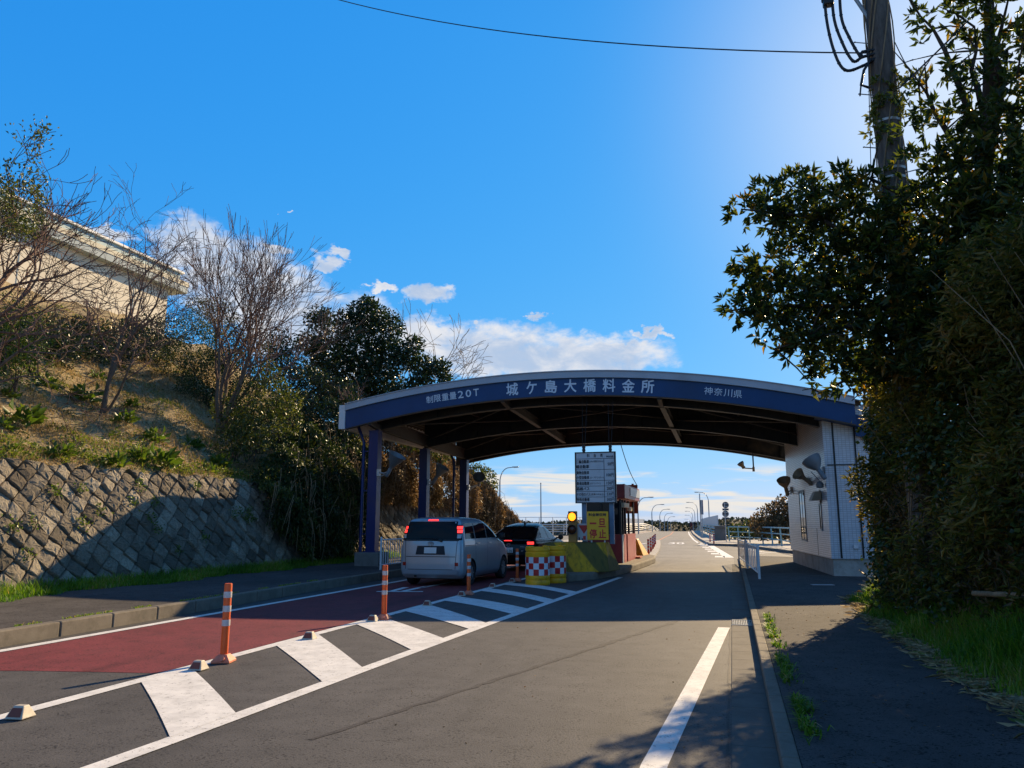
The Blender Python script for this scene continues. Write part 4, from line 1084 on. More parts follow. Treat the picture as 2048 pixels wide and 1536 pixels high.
# toll booth
bt_ = thing('toll_booth', 'maroon glazed toll booth with projecting roof on the island', 'toll booth', (-4.3, 27, .2))
bx0, bx1, by0, by1 = -4.9, -3.6, 26.6, 30.2
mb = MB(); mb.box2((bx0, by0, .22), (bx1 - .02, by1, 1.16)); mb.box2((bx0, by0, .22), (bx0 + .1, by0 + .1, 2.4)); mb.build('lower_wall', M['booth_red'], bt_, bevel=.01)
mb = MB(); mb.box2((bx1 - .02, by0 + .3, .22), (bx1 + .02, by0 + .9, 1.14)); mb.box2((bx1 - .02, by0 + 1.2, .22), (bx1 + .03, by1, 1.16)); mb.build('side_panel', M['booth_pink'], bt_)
mb = MB(); mb.box2((bx1 - .018, by0 + .02, .22), (bx1 + .012, by0 + .28, 1.16)); mb.build('corner_plate', M['galv'], bt_)
mb = MB()
for (x, y) in ((bx0 + .04, by0 + .04), (bx1 - .05, by0 + .05), (bx1 - .05, by0 + .6), (bx1 - .05, by0 + 1.25), (bx1 - .05, by0 + 2.2), (bx1 - .05, by1 - .05), (bx0 + .04, by1 - .05), (-4.3, by0 + .04)):
    mb = MB(); mb.box2((x - .035, y - .035, 1.16), (x + .035, y + .035, 2.35)); mb.build('mullion', M['black'], bt_)
mb = MB(); mb.box2((bx0 + .06, by0 + .05, 1.17), (bx1 - .06, by0 + .06, 2.3)); mb.build('front_glass', M['glass'], bt_)
mb = MB(); mb.box2((bx0 - .1, by0 - .12, 2.38), (bx1 + .14, by1 + .7, 2.86)); mb.build('roof', M['booth_red'], bt_, bevel=.015)
mb = MB(); mb.box2((bx1 + .142, by0 + 1.3, 2.50), (bx1 + .16, by1 + .6, 2.80)); mb.build('roof_sign_panel', M['sign_white'], bt_)
mb = MB(); mb.box2((bx1 - .02, by0 + .15, 2.08), (bx1 + .08, by0 + 1.5, 2.24)); mb.box2((bx1 - .02, by0 + 1.6, 1.98), (bx1 + .08, by0 + 2.3, 2.12)); mb.build('window_hood', M['cream'], bt_)
mb = MB(); mb.box2((bx0 + .3, by1 - .6, 1.2), (-4.0, by1 - .55, 2.2)); mb.build('blind', M['cream'], bt_)
mb = MB(); mb.box2((-3.62, by1 - .2, .24), (-3.4, by1 + .5, .3)); mb.build('doorstep', M['pinkish'], bt_)
# brown-backed board on its post beyond the booth
p0, p1 = AY(1236, 970, 32.6), AY(1276.5, 1027, 32.6)
sb = thing('sign_board', 'brown backed rounded sign board on a post beyond the booth', 'sign', ((p0.x + p1.x) / 2 + .3, 32.6, .2))
mb = MB(); mb.box2((p0.x, 32.6, p1.z), (p1.x, 32.66, p0.z)); mb.build('board', M['board_brown'], sb, bevel=.04)
mb = MB(); q = AY(1269, 1100, 32.55); mb.tube([(q.x, 32.53, .2), (q.x, 32.53, p0.z + .04)], .05, 10); mb.lathe([(.12, 0), (.12, .03), (.05, .05)], 12, (q.x, 32.53, .21)); mb.tube([(p0.x + .25, 32.53, .2), (p0.x + .25, 32.53, p0.z + .04)], .05, 10); mb.build('post', M['board_brown'], sb, smooth=40)
# cream lane sign behind the fee board
p0, p1 = AY(1172, 1003, 34.2), AY(1215, 1050, 34.2)
ls = thing('lane_sign', 'cream lane sign with black arrows behind the fee board', 'sign', ((p0.x + p1.x) / 2, 34.2, .2))
mb = MB(); mb.box2((p0.x, 34.18, p1.z), (p1.x, 34.22, p0.z)); bd = mb.build('board', M['cream'], ls)
mb = MB(); q = AY(1194, 1010, 34.15)
mb.poly([(q.x - .16, 34.17, q.z + .2), (q.x + .16, 34.17, q.z + .2), (q.x, 34.17, q.z + .04)]); mb.box2((q.x - .18, 34.165, q.z - .14), (q.x + .18, 34.178, q.z - .06)); mb.poly([(q.x - .16, 34.17, q.z - .34), (q.x + .16, 34.17, q.z - .34), (q.x, 34.17, q.z - .18)])
mb.build('arrow', M['ink'], bd)
mb = MB(); mb.tube([(p0.x + .2, 34.28, .2), (p0.x + .2, 34.28, p0.z)], .04, 8); mb.tube([(p1.x - .2, 34.28, .2), (p1.x - .2, 34.28, p0.z)], .04, 8); mb.build('post', M['galv'], ls)

# crash drums
def drum():
    t = thing('crash_drum', 'yellow crash drum with red and white chequered band nearest the camera', 'crash drum', (0, 0, 0), 'crash drums before the island')
    r = .315
    mb = MB(); mb.lathe([(r * .97, 0), (r, .02), (r, .10), (r * .95, .125), (r, .15), (r, .225), (r * .985, .235), (r * .985, .70), (r, .71), (r, .80), (r * .94, .82), (r * .94, .835), (r, .86), (r * .99, .93), (r * .9, .94), (r * .88, .90), (0, .89)], 40)
    mb.build('drum_body', M['yellow'], t, smooth=35)
    mb = MB()
    n = 14; rows = 3; r2 = r * .985 + .004
    for i in range(n):
        for j in range(rows):
            mi = (i + j) % 2
            for s in range(3):
                a0 = 2 * math.pi * (i + s / 3) / n; a1 = 2 * math.pi * (i + (s + 1) / 3) / n
                z0, z1 = .24 + j * .152, .24 + (j + 1) * .152
                mb.add([(r2 * math.cos(a0), r2 * math.sin(a0), z0), (r2 * math.cos(a1), r2 * math.sin(a1), z0), (r2 * math.cos(a1), r2 * math.sin(a1), z1), (r2 * math.cos(a0), r2 * math.sin(a0), z1)], [(0, 1, 2, 3)], mi)
    mb.build('chequered_band', [M['checker_red'], M['checker_white']], t)
    for a in (.7, 2.3, 3.9, 5.5):
        mb = MB(); mb.box((r * .95 * math.cos(a), r * .95 * math.sin(a), .945), (.05, .12, .035), rz=a); mb.build('lid_lug', M['yellow'], t)
    return t
dr = drum(); dr.location = (-4.86, 19.72, 0); dr.rotation_euler[2] = .12
dup(dr, (-4.60, 20.52, 0), .5, 'yellow crash drum half hidden behind the nearer one')

# delineator posts
def post_proto(label, m, group, h=.86, r=.043):
    t = thing('delineator_post', label, 'bollard', (0, 0, 0), group)
    mb = MB(); mb.lathe([(r * .9, .03), (r, .06), (r, h - .015), (r * .92, h), (0, h)], 18, cap=False); mb.build('post', M[m], t, smooth=40)
    for k in range(3):
        z1 = h - .09 - k * .155; mb = MB(); mb.lathe([(r + .002, z1 - .068), (r + .003, z1 - .064), (r + .003, z1 - .005), (r + .002, z1)], 18, cap=False); mb.build('reflective_band', M['reflective'], t, smooth=40)
    mb = MB(); b = .105
    vs = [(-b, -b, 0), (b, -b, 0), (b, b, 0), (-b, b, 0), (-b, -b, .02), (b, -b, .02), (b, b, .02), (-b, b, .02), (-.05, -.05, .085), (.05, -.05, .085), (.05, .05, .085), (-.05, .05, .085)]
    mb.add(vs, [(3, 2, 1, 0), (0, 1, 5, 4), (1, 2, 6, 5), (2, 3, 7, 6), (3, 0, 4, 7), (4, 5, 9, 8), (5, 6, 10, 9), (6, 7, 11, 10), (7, 4, 8, 11), (8, 9, 10, 11)])
    mb.lathe([(.028, 0), (.028, .02), (.014, .02)], 12, (.02, -.10, .045), axis=(0, -1, .5)); mb.build('base', M['pinkish'] if m == 'orange' else M[m], t)
    return t
dp = post_proto('orange delineator post nearest the camera on the white hatching line', 'orange', 'orange posts along the hatching')
spots = [((-5.60, 7.89), None), ((-5.52, 11.94), 'orange delineator post second along the hatching, before the kerb shadow'), ((-5.62, 16.49), 'orange delineator post standing in front of the silver minivan rear wheel'), ((-5.64, 20.59), 'orange delineator post between the cars and the crash drums')]
dp.location = (*spots[0][0], .008)
for (xy, lb) in spots[1:]: dup(dp, (*xy, .008), .1, lb)
dp.rotation_euler[2] = .25
rp = post_proto('dark red post nearest on the curved white kerb', 'red_post', 'red posts on the curved kerb', .80, .05)
rl = ['dark red post nearest on the curved white kerb', 'dark red post second along the curved white kerb', 'dark red post third along the curved white kerb', 'dark red post fourth along the curved white kerb', 'dark red post farthest along the curved white kerb']
for i, (u, v) in enumerate([(1297.3, 1113), (1302, 1106.5), (1306, 1100.5), (1308.7, 1096), (1311, 1091)]):
    p = G(u, v, 0.0); loc = (p.x, p.y, .0)
    if i == 0: rp.location = loc
    else: dup(rp, loc, 0, rl[i])
for i, (u, v) in enumerate([(1420.5, 1088), (1428, 1091.5)]):
    p = G(u, v); o = dup(rp, (p.x, p.y, 0), 0, ['orange-red post by the bridge railing, farther of two', 'orange-red post by the bridge railing, nearer of two'][i]); o['group'] = 'red posts by the bridge railing'
# resin road studs
def stud():
    t = thing('road_stud', 'white pyramid road stud', 'road stud', (0, 0, 0), 'road studs on the hatching line')
    mb = MB(); b = .082; c = .082
    mb.add([(-b, -c, 0), (b, -c, 0), (b, c, 0), (-b, c, 0), (-.045, -.03, .095), (.045, -.03, .095), (.045, .03, .095), (-.045, .03, .095)],
           [(3, 2, 1, 0), (0, 1, 5, 4), (1, 2, 6, 5), (2, 3, 7, 6), (3, 0, 4, 7), (4, 5, 6, 7)])
    mb.build('stud_body', M['stud'], t, bevel=.008)
    mb = MB(); mb.add([(-.060, -.0755, .018), (.060, -.0755, .018), (.044, -.0405, .080), (-.044, -.0405, .080)], [(0, 1, 2, 3)]); mb.build('reflector', M['board_brown'], t)  # reflector enlarged: its brown also paints the shade on the near face
    return t
sd = stud()
sl = ['white pyramid road stud at the lower left corner of the hatching', 'white pyramid road stud just before the nearest orange post', 'white pyramid road stud between the first and second orange posts', 'white pyramid road stud at the foot of the second orange post',
      'white pyramid road stud between the second and third orange posts', 'white pyramid road stud at the foot of the third orange post', 'white pyramid road stud between the third and fourth orange posts', 'white pyramid road stud at the foot of the fourth orange post']
for i, (x, y) in enumerate([(-5.60, 5.27), (-5.57, 7.42), (-5.58, 9.72), (-5.60, 11.70), (-5.64, 14.13), (-5.68, 16.2), (-5.70, 18.53), (-5.70, 20.3)]):
    if i == 0: sd.location = (x, y, .008); sd['label'] = sl[0]; sd.rotation_euler[2] = .12
    else: dup(sd, (x, y, .008), .05 * (i % 3), sl[i])
# drain grating
gt = thing('drain_grating', 'slotted steel drain grating in the right gutter', 'drain', (.07, 13.05, 0))
mb = MB()
for k in range(12): mb.box((-.06 + k * .0255 - .0 , 13.05, .012), (.009, .62, .012))
for y in (12.74, 13.36): mb.box((.08, y, .012), (.32, .02, .014))
mb.build('bars', M['galv'], gt)
mb = MB(); mb.box2((-.08, 12.75, .002), (.24, 13.35, .0075)); mb.build('pit', M['black'], gt)
mb = MB(); p = G(1645, 1170, .115); mb.box((p.x, p.y, .121), (.5, .22, .01), rz=.2); tag(mb.build('cover_plate', M['galv']), 'small steel cover plate lying on the shaded footpath', 'cover plate')

# pipe fences
def pipe_fence(name, label, pts, h, z0, m, bar_gap, group=None, wide=False, cat='fence'):
    t = thing(name, label, cat, (pts[0][0], pts[0][1], z0), group)
    for (x, y) in pts:
        mb = MB(); mb.tube([(x, y, z0), (x, y, z0 + h)], .034, 10); mb.lathe([(.036, 0), (.03, .02), (0, .028)], 10, (x, y, z0 + h), cap=False); mb.build('post', M[m], t, smooth=40)
    for i, (a, b) in enumerate(zip(pts[:-1], pts[1:])):
        mb = MB(); mb.tube([(*a, z0 + h - .06), (*b, z0 + h - .06)], .026, 8); mb.tube([(*a, z0 + .14), (*b, z0 + .14)], .02, 8)
        L = math.dist(a, b); n = max(2, int(L / bar_gap))
        for k in range(1, n):
            x = a[0] + (b[0] - a[0]) * k / n; y = a[1] + (b[1] - a[1]) * k / n
            if wide: mb.box((x, y, z0 + h / 2 + .04), (.02, .16, h - .22), rz=math.atan2(b[1] - a[1], b[0] - a[0]) - math.pi / 2)
            else: mb.tube([(x, y, z0 + .14), (x, y, z0 + h - .06)], .013, 6)
        mb.build('panel', M[m], t, smooth=40)
    return t
pipe_fence('guard_fence', 'white pipe guard fence on the left kerb beside the silver minivan', [(-9.95, 21.2), (-9.98, 23.9), (-10.0, 26.6), (-10.02, 29.3)], .92, .2, 'white_metal', .16)
pipe_fence('guard_fence', 'near white slatted guard fence panel on the right kerb', [(.62, 21.6), (.42, 26.4)], .86, .115, 'white_metal', .62, 'guard fences on the right kerb', True)
pipe_fence('guard_fence', 'far tan lit guard fence panel on the right kerb', [(.40, 27.4), (.20, 31.6)], .86, .115, 'white_metal', .7, 'guard fences on the right kerb', True)
# ================================================================== BRIDGE FURNITURE
def rails(name, label, pts, h, nrail, m, zf=lambda y: 0.15, post_m=None, lean=0.0, group=None, cat='railing', r=.035):
    t = thing(name, label, cat, (pts[0][0], pts[0][1], zf(pts[0][1])), group)
    mbp = []
    for (x, y) in pts:
        z = zf(y); mb = MB(); mb.bar((x, y, z), (x + lean, y, z + h), .09, .09); mb.build('post', M[post_m or m], t)
    for k in range(nrail):
        f = (k + 1) / nrail; mb = MB()
        mb.tube([(x + lean * f, y, zf(y) + h * f) for (x, y) in pts], r if k < nrail - 1 else r * 1.25, 6); mb.build('rail', M[m], t, smooth=50)
    return t
fz = lambda y: deck_z(y) + .16
Rpts = [(edge_r(y) + 1.75, y) for y in (73, 82, 92, 104, 118, 134, 150, 170, 195, 225, 260)]
rails('bridge_railing', 'pale blue bridge railing along the right footway', Rpts, 1.15, 4, 'blue_rail', fz, r=.045)
Lp = [(-30.5, 94.5), (-26, 97.0), (-21, 99.5), (-17.5, 103), (-15.3, 108)] + [(edge_l(y) - 1.3, y) for y in (116, 126, 138, 150, 170, 195, 225, 260)]
rails('bridge_railing', 'white bridge railing along the left side beyond the cars', Lp, 1.2, 4, 'white_metal', fz, r=.05)
# translucent noise panels along both railings
def panels(label, pts, z0, z1):
    t = thing('noise_barrier', label, 'noise barrier', (*pts[0], z0))
    for (a, b) in zip(pts[:-1], pts[1:]):
        mb = MB(); za, zc = fz(a[1]), fz(b[1])
        d = Vector((b[0] - a[0], b[1] - a[1], 0)).normalized(); n = Vector((d.y, -d.x, 0)) * .03
        A, B = Vector((a[0], a[1], 0)), Vector((b[0], b[1], 0))
        mb.add([A - n + Vector((0, 0, za + z0)), B - n + Vector((0, 0, zc + z0)), B - n + Vector((0, 0, zc + z1)), A - n + Vector((0, 0, za + z1)),
                A + n + Vector((0, 0, za + z0)), B + n + Vector((0, 0, zc + z0)), B + n + Vector((0, 0, zc + z1)), A + n + Vector((0, 0, za + z1))],
               [(3, 2, 1, 0), (4, 5, 6, 7), (0, 1, 5, 4), (2, 3, 7, 6), (1, 2, 6, 5), (3, 0, 4, 7)])
        mb.build('panel', M['panel'], t)
    return t
panels('grey noise barrier panels rising behind the right bridge railing', [(edge_r(y) + 2.0, y) for y in (80, 90, 101, 113, 126, 140, 156)], .75, 2.15)
panels('grey noise barrier panels rising behind the left bridge railing', [(edge_l(y) - 1.55, y) for y in (96, 108, 120, 134, 150)], 1.0, 2.1)
t = thing('mesh_fence', 'tall white post fence above the railing behind the black hatchback', 'fence', (-27, 100, 0))
for k in range(8):
    x = -28.0 + k * 1.75; y = 99.8 + k * .35
    mb = MB(); mb.box((x, y, 1.15), (.09, .09, 2.3)); mb.build('post', M['white_metal'], t)
mb = MB(); mb.bar((-28, 99.8, 2.28), (-15.75, 102.2, 2.28), .06, .06); mb.bar((-28, 99.8, 1.3), (-15.75, 102.2, 1.3), .05, .05); mb.build('rail', M['white_metal'], t)

# street lamps
def lamp_proto(label, group, h=7.4, arm=2.0):
    t = thing('street_lamp', label, 'street lamp', (0, 0, 0), group)
    pts = [(0, 0, 0), (0, 0, h - 1.7)] + [(arm * .55 * (1 - math.cos(a)) , 0, h - 1.7 + 1.6 * math.sin(a)) for a in np.linspace(.2, 1.45, 8)] + [(arm * .8, 0, h - .06)]
    mb = MB(); mb.tube(pts, [.095, .08] + [.06 - .002 * i for i in range(9)], 8); mb.build('pole', M['lamp_grey'], t, smooth=50)
    mb = MB(); mb.box((arm * .8 + .32, 0, h - .04), (.75, .26, .10)); mb.box((arm * .8 + .34, 0, h - .10), (.5, .2, .05)); mb.build('lamp_head', M['lamp_grey'], t, bevel=.02)
    return t
lamp = lamp_proto('tall grey street lamp beside the black hatchback, nearest on the left', 'street lamps along the bridge')
p = AY(999.5, 1046, 93); lamp.location = (p.x, 93, .1); lamp.rotation_euler[2] = -.15; lamp.scale = (1.12, 1.12, 1.13)
def add_lamp(u, v, Y, side_, label):
    p = AY(u, v, Y); o = dup(lamp, (p.x, Y, p.z - 7.4), (0 if side_ > 0 else math.pi) - .05, label, (1, 1, 1)); o['group'] = 'street lamps along the bridge'
for i, (u, v, Y) in enumerate([(1275, 994, 112), (1303, 1008.5, 142), (1319, 1018, 172), (1328, 1026, 202), (1335, 1033, 242), (1340.5, 1041, 282)]):
    add_lamp(u, v, Y, 1, ['grey street lamp just right of the brown sign board', 'grey street lamp second in the left row along the bridge', 'grey street lamp third in the left row along the bridge', 'grey street lamp fourth in the left row along the bridge', 'grey street lamp fifth in the left row along the bridge', 'grey street lamp farthest in the left row along the bridge'][i])
for i, (u, v, Y) in enumerate([(1416, 983.5, 138), (1394, 1004, 172), (1389, 1015, 206), (1385, 1022, 240), (1383, 1030, 274), (1381, 1038, 310)]):
    add_lamp(u, v, Y, -1, ['grey street lamp over the blue vertical sign, first of the right row', 'grey street lamp second in the right row along the bridge', 'grey street lamp third in the right row along the bridge', 'grey street lamp fourth in the right row along the bridge', 'grey street lamp fifth in the right row along the bridge', 'grey street lamp farthest in the right row along the bridge'][i])
p = AY(1082, 1046, 96); mb = MB(); mb.tube([(p.x, 96, .1), (p.x, 96, 6.5)], [.09, .06], 8); mb.lathe([(.08, 0), (.08, .12), (0, .16)], 8, (p.x, 96, 6.45)); tag(mb.build('bare_pole', M['lamp_grey'], smooth=40), 'straight grey pole without arm beyond the black hatchback', 'pole')
p = AY(1155, 985, 45)
# vertical blue banner sign, round signs, stone parapet end
t = thing('banner_sign', 'blue vertical name sign on twin posts at the bridge', 'sign', (*AY(1403, 1046, 78).xy, .1))
a, b = AY(1398.5, 1000, 78), AY(1407, 1029, 78)
mb = MB(); mb.box2((a.x, 78, b.z), (b.x, 78.06, a.z)); mb.build('board', mat('slate_blue_sign', (.10, .12, .22), .5), t)
for u in (1401.5, 1404.5):
    q = AY(u, 1046, 77.9); mb = MB(); mb.tube([(q.x, 77.92, .1), (q.x, 77.92, AY(u, 987, 77.9).z if u < 1403 else a.z)], .05, 8); mb.build('post', M['galv'], t)
RY = 61.0
def ry(u, v): return AY(u, v, RY)
q = ry(1451, 1046)
t = thing('traffic_sign', 'two round traffic signs with plates seen from behind on one post', 'traffic sign', (q.x, RY, .14))
mb = MB(); mb.tube([(q.x, RY - .06, .14), (q.x, RY - .06, ry(1451, 1005).z)], .035, 10); mb.build('post', M['galv'], t, smooth=40)
for v in (1010, 1027.6):
    c = ry(1451, v); mb = MB(); mb.lathe([(0, 0), (.245, 0), (.245, .012), (0, .012)], 28, (c.x, RY, c.z), axis=(0, 1, 0), cap=False); mb.build('sign_disc', M['sign_back'], t, smooth=30)
    mb = MB(); mb.box((c.x, RY - .012, c.z + .1), (.38, .03, .04)); mb.box((c.x, RY - .012, c.z - .1), (.38, .03, .04)); mb.build('sign_bracket', M['galv'], t)
for v in (1018.9, 1036.6):
    c = ry(1451, v); mb = MB(); mb.box((c.x, RY, c.z), (.46, .02, .15)); mb.build('plate', M['sign_back'], t)
a, b = G(1427, 1082, .14), G(1455, 1081, .14)
t = thing('parapet_pillar', 'squat dark stone pillar ending the bridge parapet', 'pillar', ((a.x + b.x) / 2, 66, .14))
x0, x1 = AY(1428, 1060, 66).x, AY(1452, 1060, 66).x
mb = MB(); mb.add([(x0 - .04, 66, .1), (x1, 66, .1), (x1, 67.3, .1), (x0 - .04, 67.3, .1), (x0 + .06, 66.08, 1.15), (x1 - .05, 66.08, 1.15), (x1 - .05, 67.2, 1.15), (x0 + .06, 67.2, 1.15)],
           [(3, 2, 1, 0), (4, 5, 6, 7), (0, 1, 5, 4), (1, 2, 6, 5), (2, 3, 7, 6), (3, 0, 4, 7)]); mb.build('shaft', M['dark_concrete'], t, bevel=.03)
mb = MB(); mb.box2((x0 + .02, 66.0, 1.152), (x1 - .0, 67.25, 1.34)); mb.build('capstone', M['dark_concrete'], t, bevel=.05)
# railing round the far footway on the right
gp = [AY(u, 1080, Y) for (u, Y) in ((1459, 63), (1478, 62), (1500, 60), (1526, 57), (1545, 54), (1563, 51), (1583, 47), (1620, 42))]
rails('footway_railing', 'pale green curved railing around the far footway by the office', [(q.x, q.y) for q in gp], 1.12, 3, 'blue_rail', lambda y: .14, lean=-.05, r=.035)
# tiny pedestrians on the bridge
def pedestrian(label, x, y, z, top, rz, h=1.68):
    me = bpy.data.meshes.new('person')
    J = [(0, 0, .93), (0, 0, 1.2), (0, 0, 1.42), (0, .01, 1.52), (0, .02, 1.63), (-.10, 0, .9), (-.11, .06, .5), (-.11, -.02, .06), (-.11, .1, .03), (.10, 0, .9), (.11, -.04, .5), (.11, -.16, .06), (.11, -.03, .03),
         (-.2, 0, 1.38), (-.25, -.04, 1.12), (-.24, .06, .86), (.2, 0, 1.38), (.25, .04, 1.12), (.24, .1, .86)]
    E_ = [(0, 1), (1, 2), (2, 3), (3, 4), (0, 5), (5, 6), (6, 7), (7, 8), (0, 9), (9, 10), (10, 11), (11, 12), (2, 13), (13, 14), (14, 15), (2, 16), (16, 17), (17, 18)]
    rad = [.16, .16, .17, .06, .10, .10, .075, .05, .045, .10, .075, .05, .045, .075, .055, .04, .075, .055, .04]
    me.from_pydata(J, E_, []); o = link_mesh('person', me)
    sk = o.modifiers.new('s', 'SKIN'); me.skin_vertices[0].data[0].use_root = True
    for sv, r in zip(me.skin_vertices[0].data, rad): sv.radius = (r, r * .8)
    sb_ = o.modifiers.new('d', 'SUBSURF'); sb_.levels = 1; sb_.render_levels = 1
    me.materials.append(M[top]); o.location = (x, y, z); o.rotation_euler[2] = rz
    tag(o, label, 'person', 'pedestrians on the bridge footway')
M['red_coat'] = mat('dark_red_coat', (.10, .02, .022), .8)
for (u, Y, m_, lb) in ((1389.5, 148, 'skin', 'person in dark clothes walking by the right bridge railing'), (1383, 156, 'red_coat', 'person in a dark red coat on the bridge footway'), (1381, 164, 'skin', 'person in dark clothes, farthest of the walkers on the footway')):
    q = AY(u, 1058, Y); pedestrian(lb, q.x, Y, fz(Y), m_, .2)

# ================================================================== CARS
def car(t, Z, Wd, YR, YFr, L, rr, rf, paint_, wheel_y, wheel_r, patches, zs_extra=()):
    Z = np.array(Z, float)
    w = lambda z: float(np.interp(z, Z, Wd)); yr = lambda z: float(np.interp(z, Z, YR)); yf = lambda z: float(np.interp(z, Z, YFr))
    def half(y, z):
        a, b = yr(z), yf(z); x = w(z); d = y - a; r1 = min(rr, (b - a) * .45); r2 = min(rf, (b - a) * .45)
        if d < r1:
            q = max(0, r1 - d) / r1; return x - r1 * .75 * (1 - math.sqrt(max(0, 1 - q * q)))
        d = b - y
        if d < r2:
            q = max(0, r2 - d) / r2; return x - r2 * .75 * (1 - math.sqrt(max(0, 1 - q * q)))
        return x
    def rear(x, z):
        a = yr(z); ww = w(z); e = abs(x) - (ww - rr * .75)
        if e <= 0: return a + .03 * (x / ww) ** 2
        q = min(1, e / (rr * .75)); return a + .03 * (x / ww) ** 2 + rr * (1 - math.sqrt(max(0, 1 - q * q)))
    zs = sorted(set(list(np.linspace(Z[0], Z[-1], 46)) + list(zs_extra)))
    ring_t = []
    n_c, n_s = 9, 26
    V = []; ring = None
    for z in zs:
        a, b, x = yr(z), yf(z), w(z)
        pts = []
        xc = x - min(rr, (b - a) * .45) * .75
        for i in range(7): xx = -xc + 2 * xc * i / 6; pts.append((xx, rear(xx, z)))
        r1 = min(rr, (b - a) * .45)
        for i in range(1, n_c): an = math.pi / 2 * i / n_c; pts.append((xc + r1 * .75 * math.sin(an), a + .03 + r1 * (1 - math.cos(an))))
        r2 = min(rf, (b - a) * .45)
        for i in range(n_s + 1): yy = a + .03 + r1 + (b - r2 - a - .03 - r1) * i / n_s; pts.append((x, yy))
        xf = x - r2 * .75
        for i in range(1, n_c): an = math.pi / 2 * i / n_c; pts.append((xf + r2 * .75 * math.cos(an), b - r2 + r2 * math.sin(an)))
        for i in range(7): xx = xf - 2 * xf * i / 6; pts.append((xx, b))
        for i in range(1, n_c): an = math.pi / 2 * (1 - i / n_c); pts.append((-xf - r2 * .75 * math.cos(an), b - r2 + r2 * math.sin(an)))
        for i in range(n_s + 1): yy = b - r2 - (b - r2 - a - .03 - r1) * i / n_s; pts.append((-x, yy))
        for i in range(1, n_c): an = math.pi / 2 * (1 - i / n_c); pts.append((-xc - r1 * .75 * math.sin(an), a + .03 + r1 * (1 - math.cos(an))))
        ring = len(pts); V += [(p[0], p[1], z) for p in pts]
    mb = MB(); fs = []
    for k in range(len(zs) - 1):
        for i in range(ring): j = (i + 1) % ring; fs.append((k * ring + i, k * ring + j, (k + 1) * ring + j, (k + 1) * ring + i))
    fs.append(tuple(range(ring - 1, -1, -1))); fs.append(tuple((len(zs) - 1) * ring + i for i in range(ring)))
    mb.add(V, fs); body = mb.build('body', [M[paint_], M['black']], t, smooth=32)
    cut = MB()
    for yw in wheel_y:
        for s in (-1, 1): cut.lathe([(0, 0), (wheel_r + .05, 0), (wheel_r + .05, .34), (0, .34)], 36, (s * (max(Wd) - .27), yw, wheel_r), axis=(s, 0, 0), cap=False)
    co = cut.build('cutter', M['black'])
    bo = body.modifiers.new('arch', 'BOOLEAN'); bo.operation = 'DIFFERENCE'; bo.object = co; bo.solver = 'EXACT'
    dg = bpy.context.evaluated_depsgraph_get(); dg.update()
    me = bpy.data.meshes.new_from_object(body.evaluated_get(dg)); body.modifiers.clear(); old = body.data; body.data = me; bpy.data.objects.remove(co)
    me.set_sharp_from_angle(angle=R(32))
    # skin patches lying 5 mm proud of the body
    def side_patch(name, m, s, z0, z1, ya0, ya1, yb0, yb1, off=.006, nz=8, ny=8, parent=None):
        """bottom edge runs ya0..ya1, top edge yb0..yb1"""
        mb = MB(); vs = []
        for i in range(nz + 1):
            f = i / nz; z = z0 + (z1 - z0) * f
            for j in range(ny + 1):
                y = (ya0 + (yb0 - ya0) * f) + ((ya1 + (yb1 - ya1) * f) - (ya0 + (yb0 - ya0) * f)) * j / ny
                vs.append((s * (half(y, z) + off), y, z + off * .2))
        fs = [(i * (ny + 1) + j, i * (ny + 1) + j + 1, (i + 1) * (ny + 1) + j + 1, (i + 1) * (ny + 1) + j) for i in range(nz) for j in range(ny)]
        if s < 0: fs = [f[::-1] for f in fs]
        mb.add(vs, fs); return mb.build(name, M[m] if isinstance(m, str) else m, parent or t, smooth=60)
    def rear_patch(name, m, z0, z1, xa0, xa1, xb0, xb1, off=.006, nz=8, nx=16, parent=None):
        mb = MB(); vs = []
        for i in range(nz + 1):
            f = i / nz; z = z0 + (z1 - z0) * f; a = xa0 + (xb0 - xa0) * f; b = xa1 + (xb1 - xa1) * f
            for j in range(nx + 1):
                x = a + (b - a) * j / nx; e = max(0, min(1, (abs(x) - (w(z) - rr * .75)) / (rr * .75)))
                sg = 1 if x > 0 else -1
                vs.append((x + sg * off * e, rear(x, z) - off * (1 - .5 * e), z + off * .5))
        fs = [(i * (nx + 1) + j, i * (nx + 1) + j + 1, (i + 1) * (nx + 1) + j + 1, (i + 1) * (nx + 1) + j) for i in range(nz) for j in range(nx)]
        mb.add(vs, fs); return mb.build(name, M[m] if isinstance(m, str) else m, parent or t, smooth=60)
    for yw in wheel_y:
        for s in (-1, 1):
            xw = s * (max(Wd) - .10)
            mb = MB(); mb.lathe([(wheel_r * .62, -.10), (wheel_r * .93, -.10), (wheel_r, -.06), (wheel_r, .06), (wheel_r * .93, .095), (wheel_r * .64, .09), (wheel_r * .62, .05)], 36, (xw, yw, wheel_r), axis=(s, 0, 0), cap=False)
            wh = mb.build('wheel', M['rubber'], t, smooth=40)
            mb = MB(); r = wheel_r * .63
            mb.lathe([(r, .07), (r * .93, .075), (r * .88, .02), (r * .2, .0)], 30, (xw, yw, wheel_r), axis=(s, 0, 0), cap=False)
            for k in range(7):
                a = 2 * math.pi * k / 7; d = Vector((0, math.cos(a), math.sin(a)))
                c = Vector((xw + s * .065, yw, wheel_r)); mb.bar(c + d * r * .12, c + d * r * .93, .045, .03)
            mb.lathe([(0, .085), (r * .22, .08), (r * .25, .04)], 14, (xw, yw, wheel_r), axis=(s, 0, 0), cap=False)
            mb.build('rim', M['alloy'], wh, smooth=40)
    return half, rear, side_patch, rear_patch, yr, w
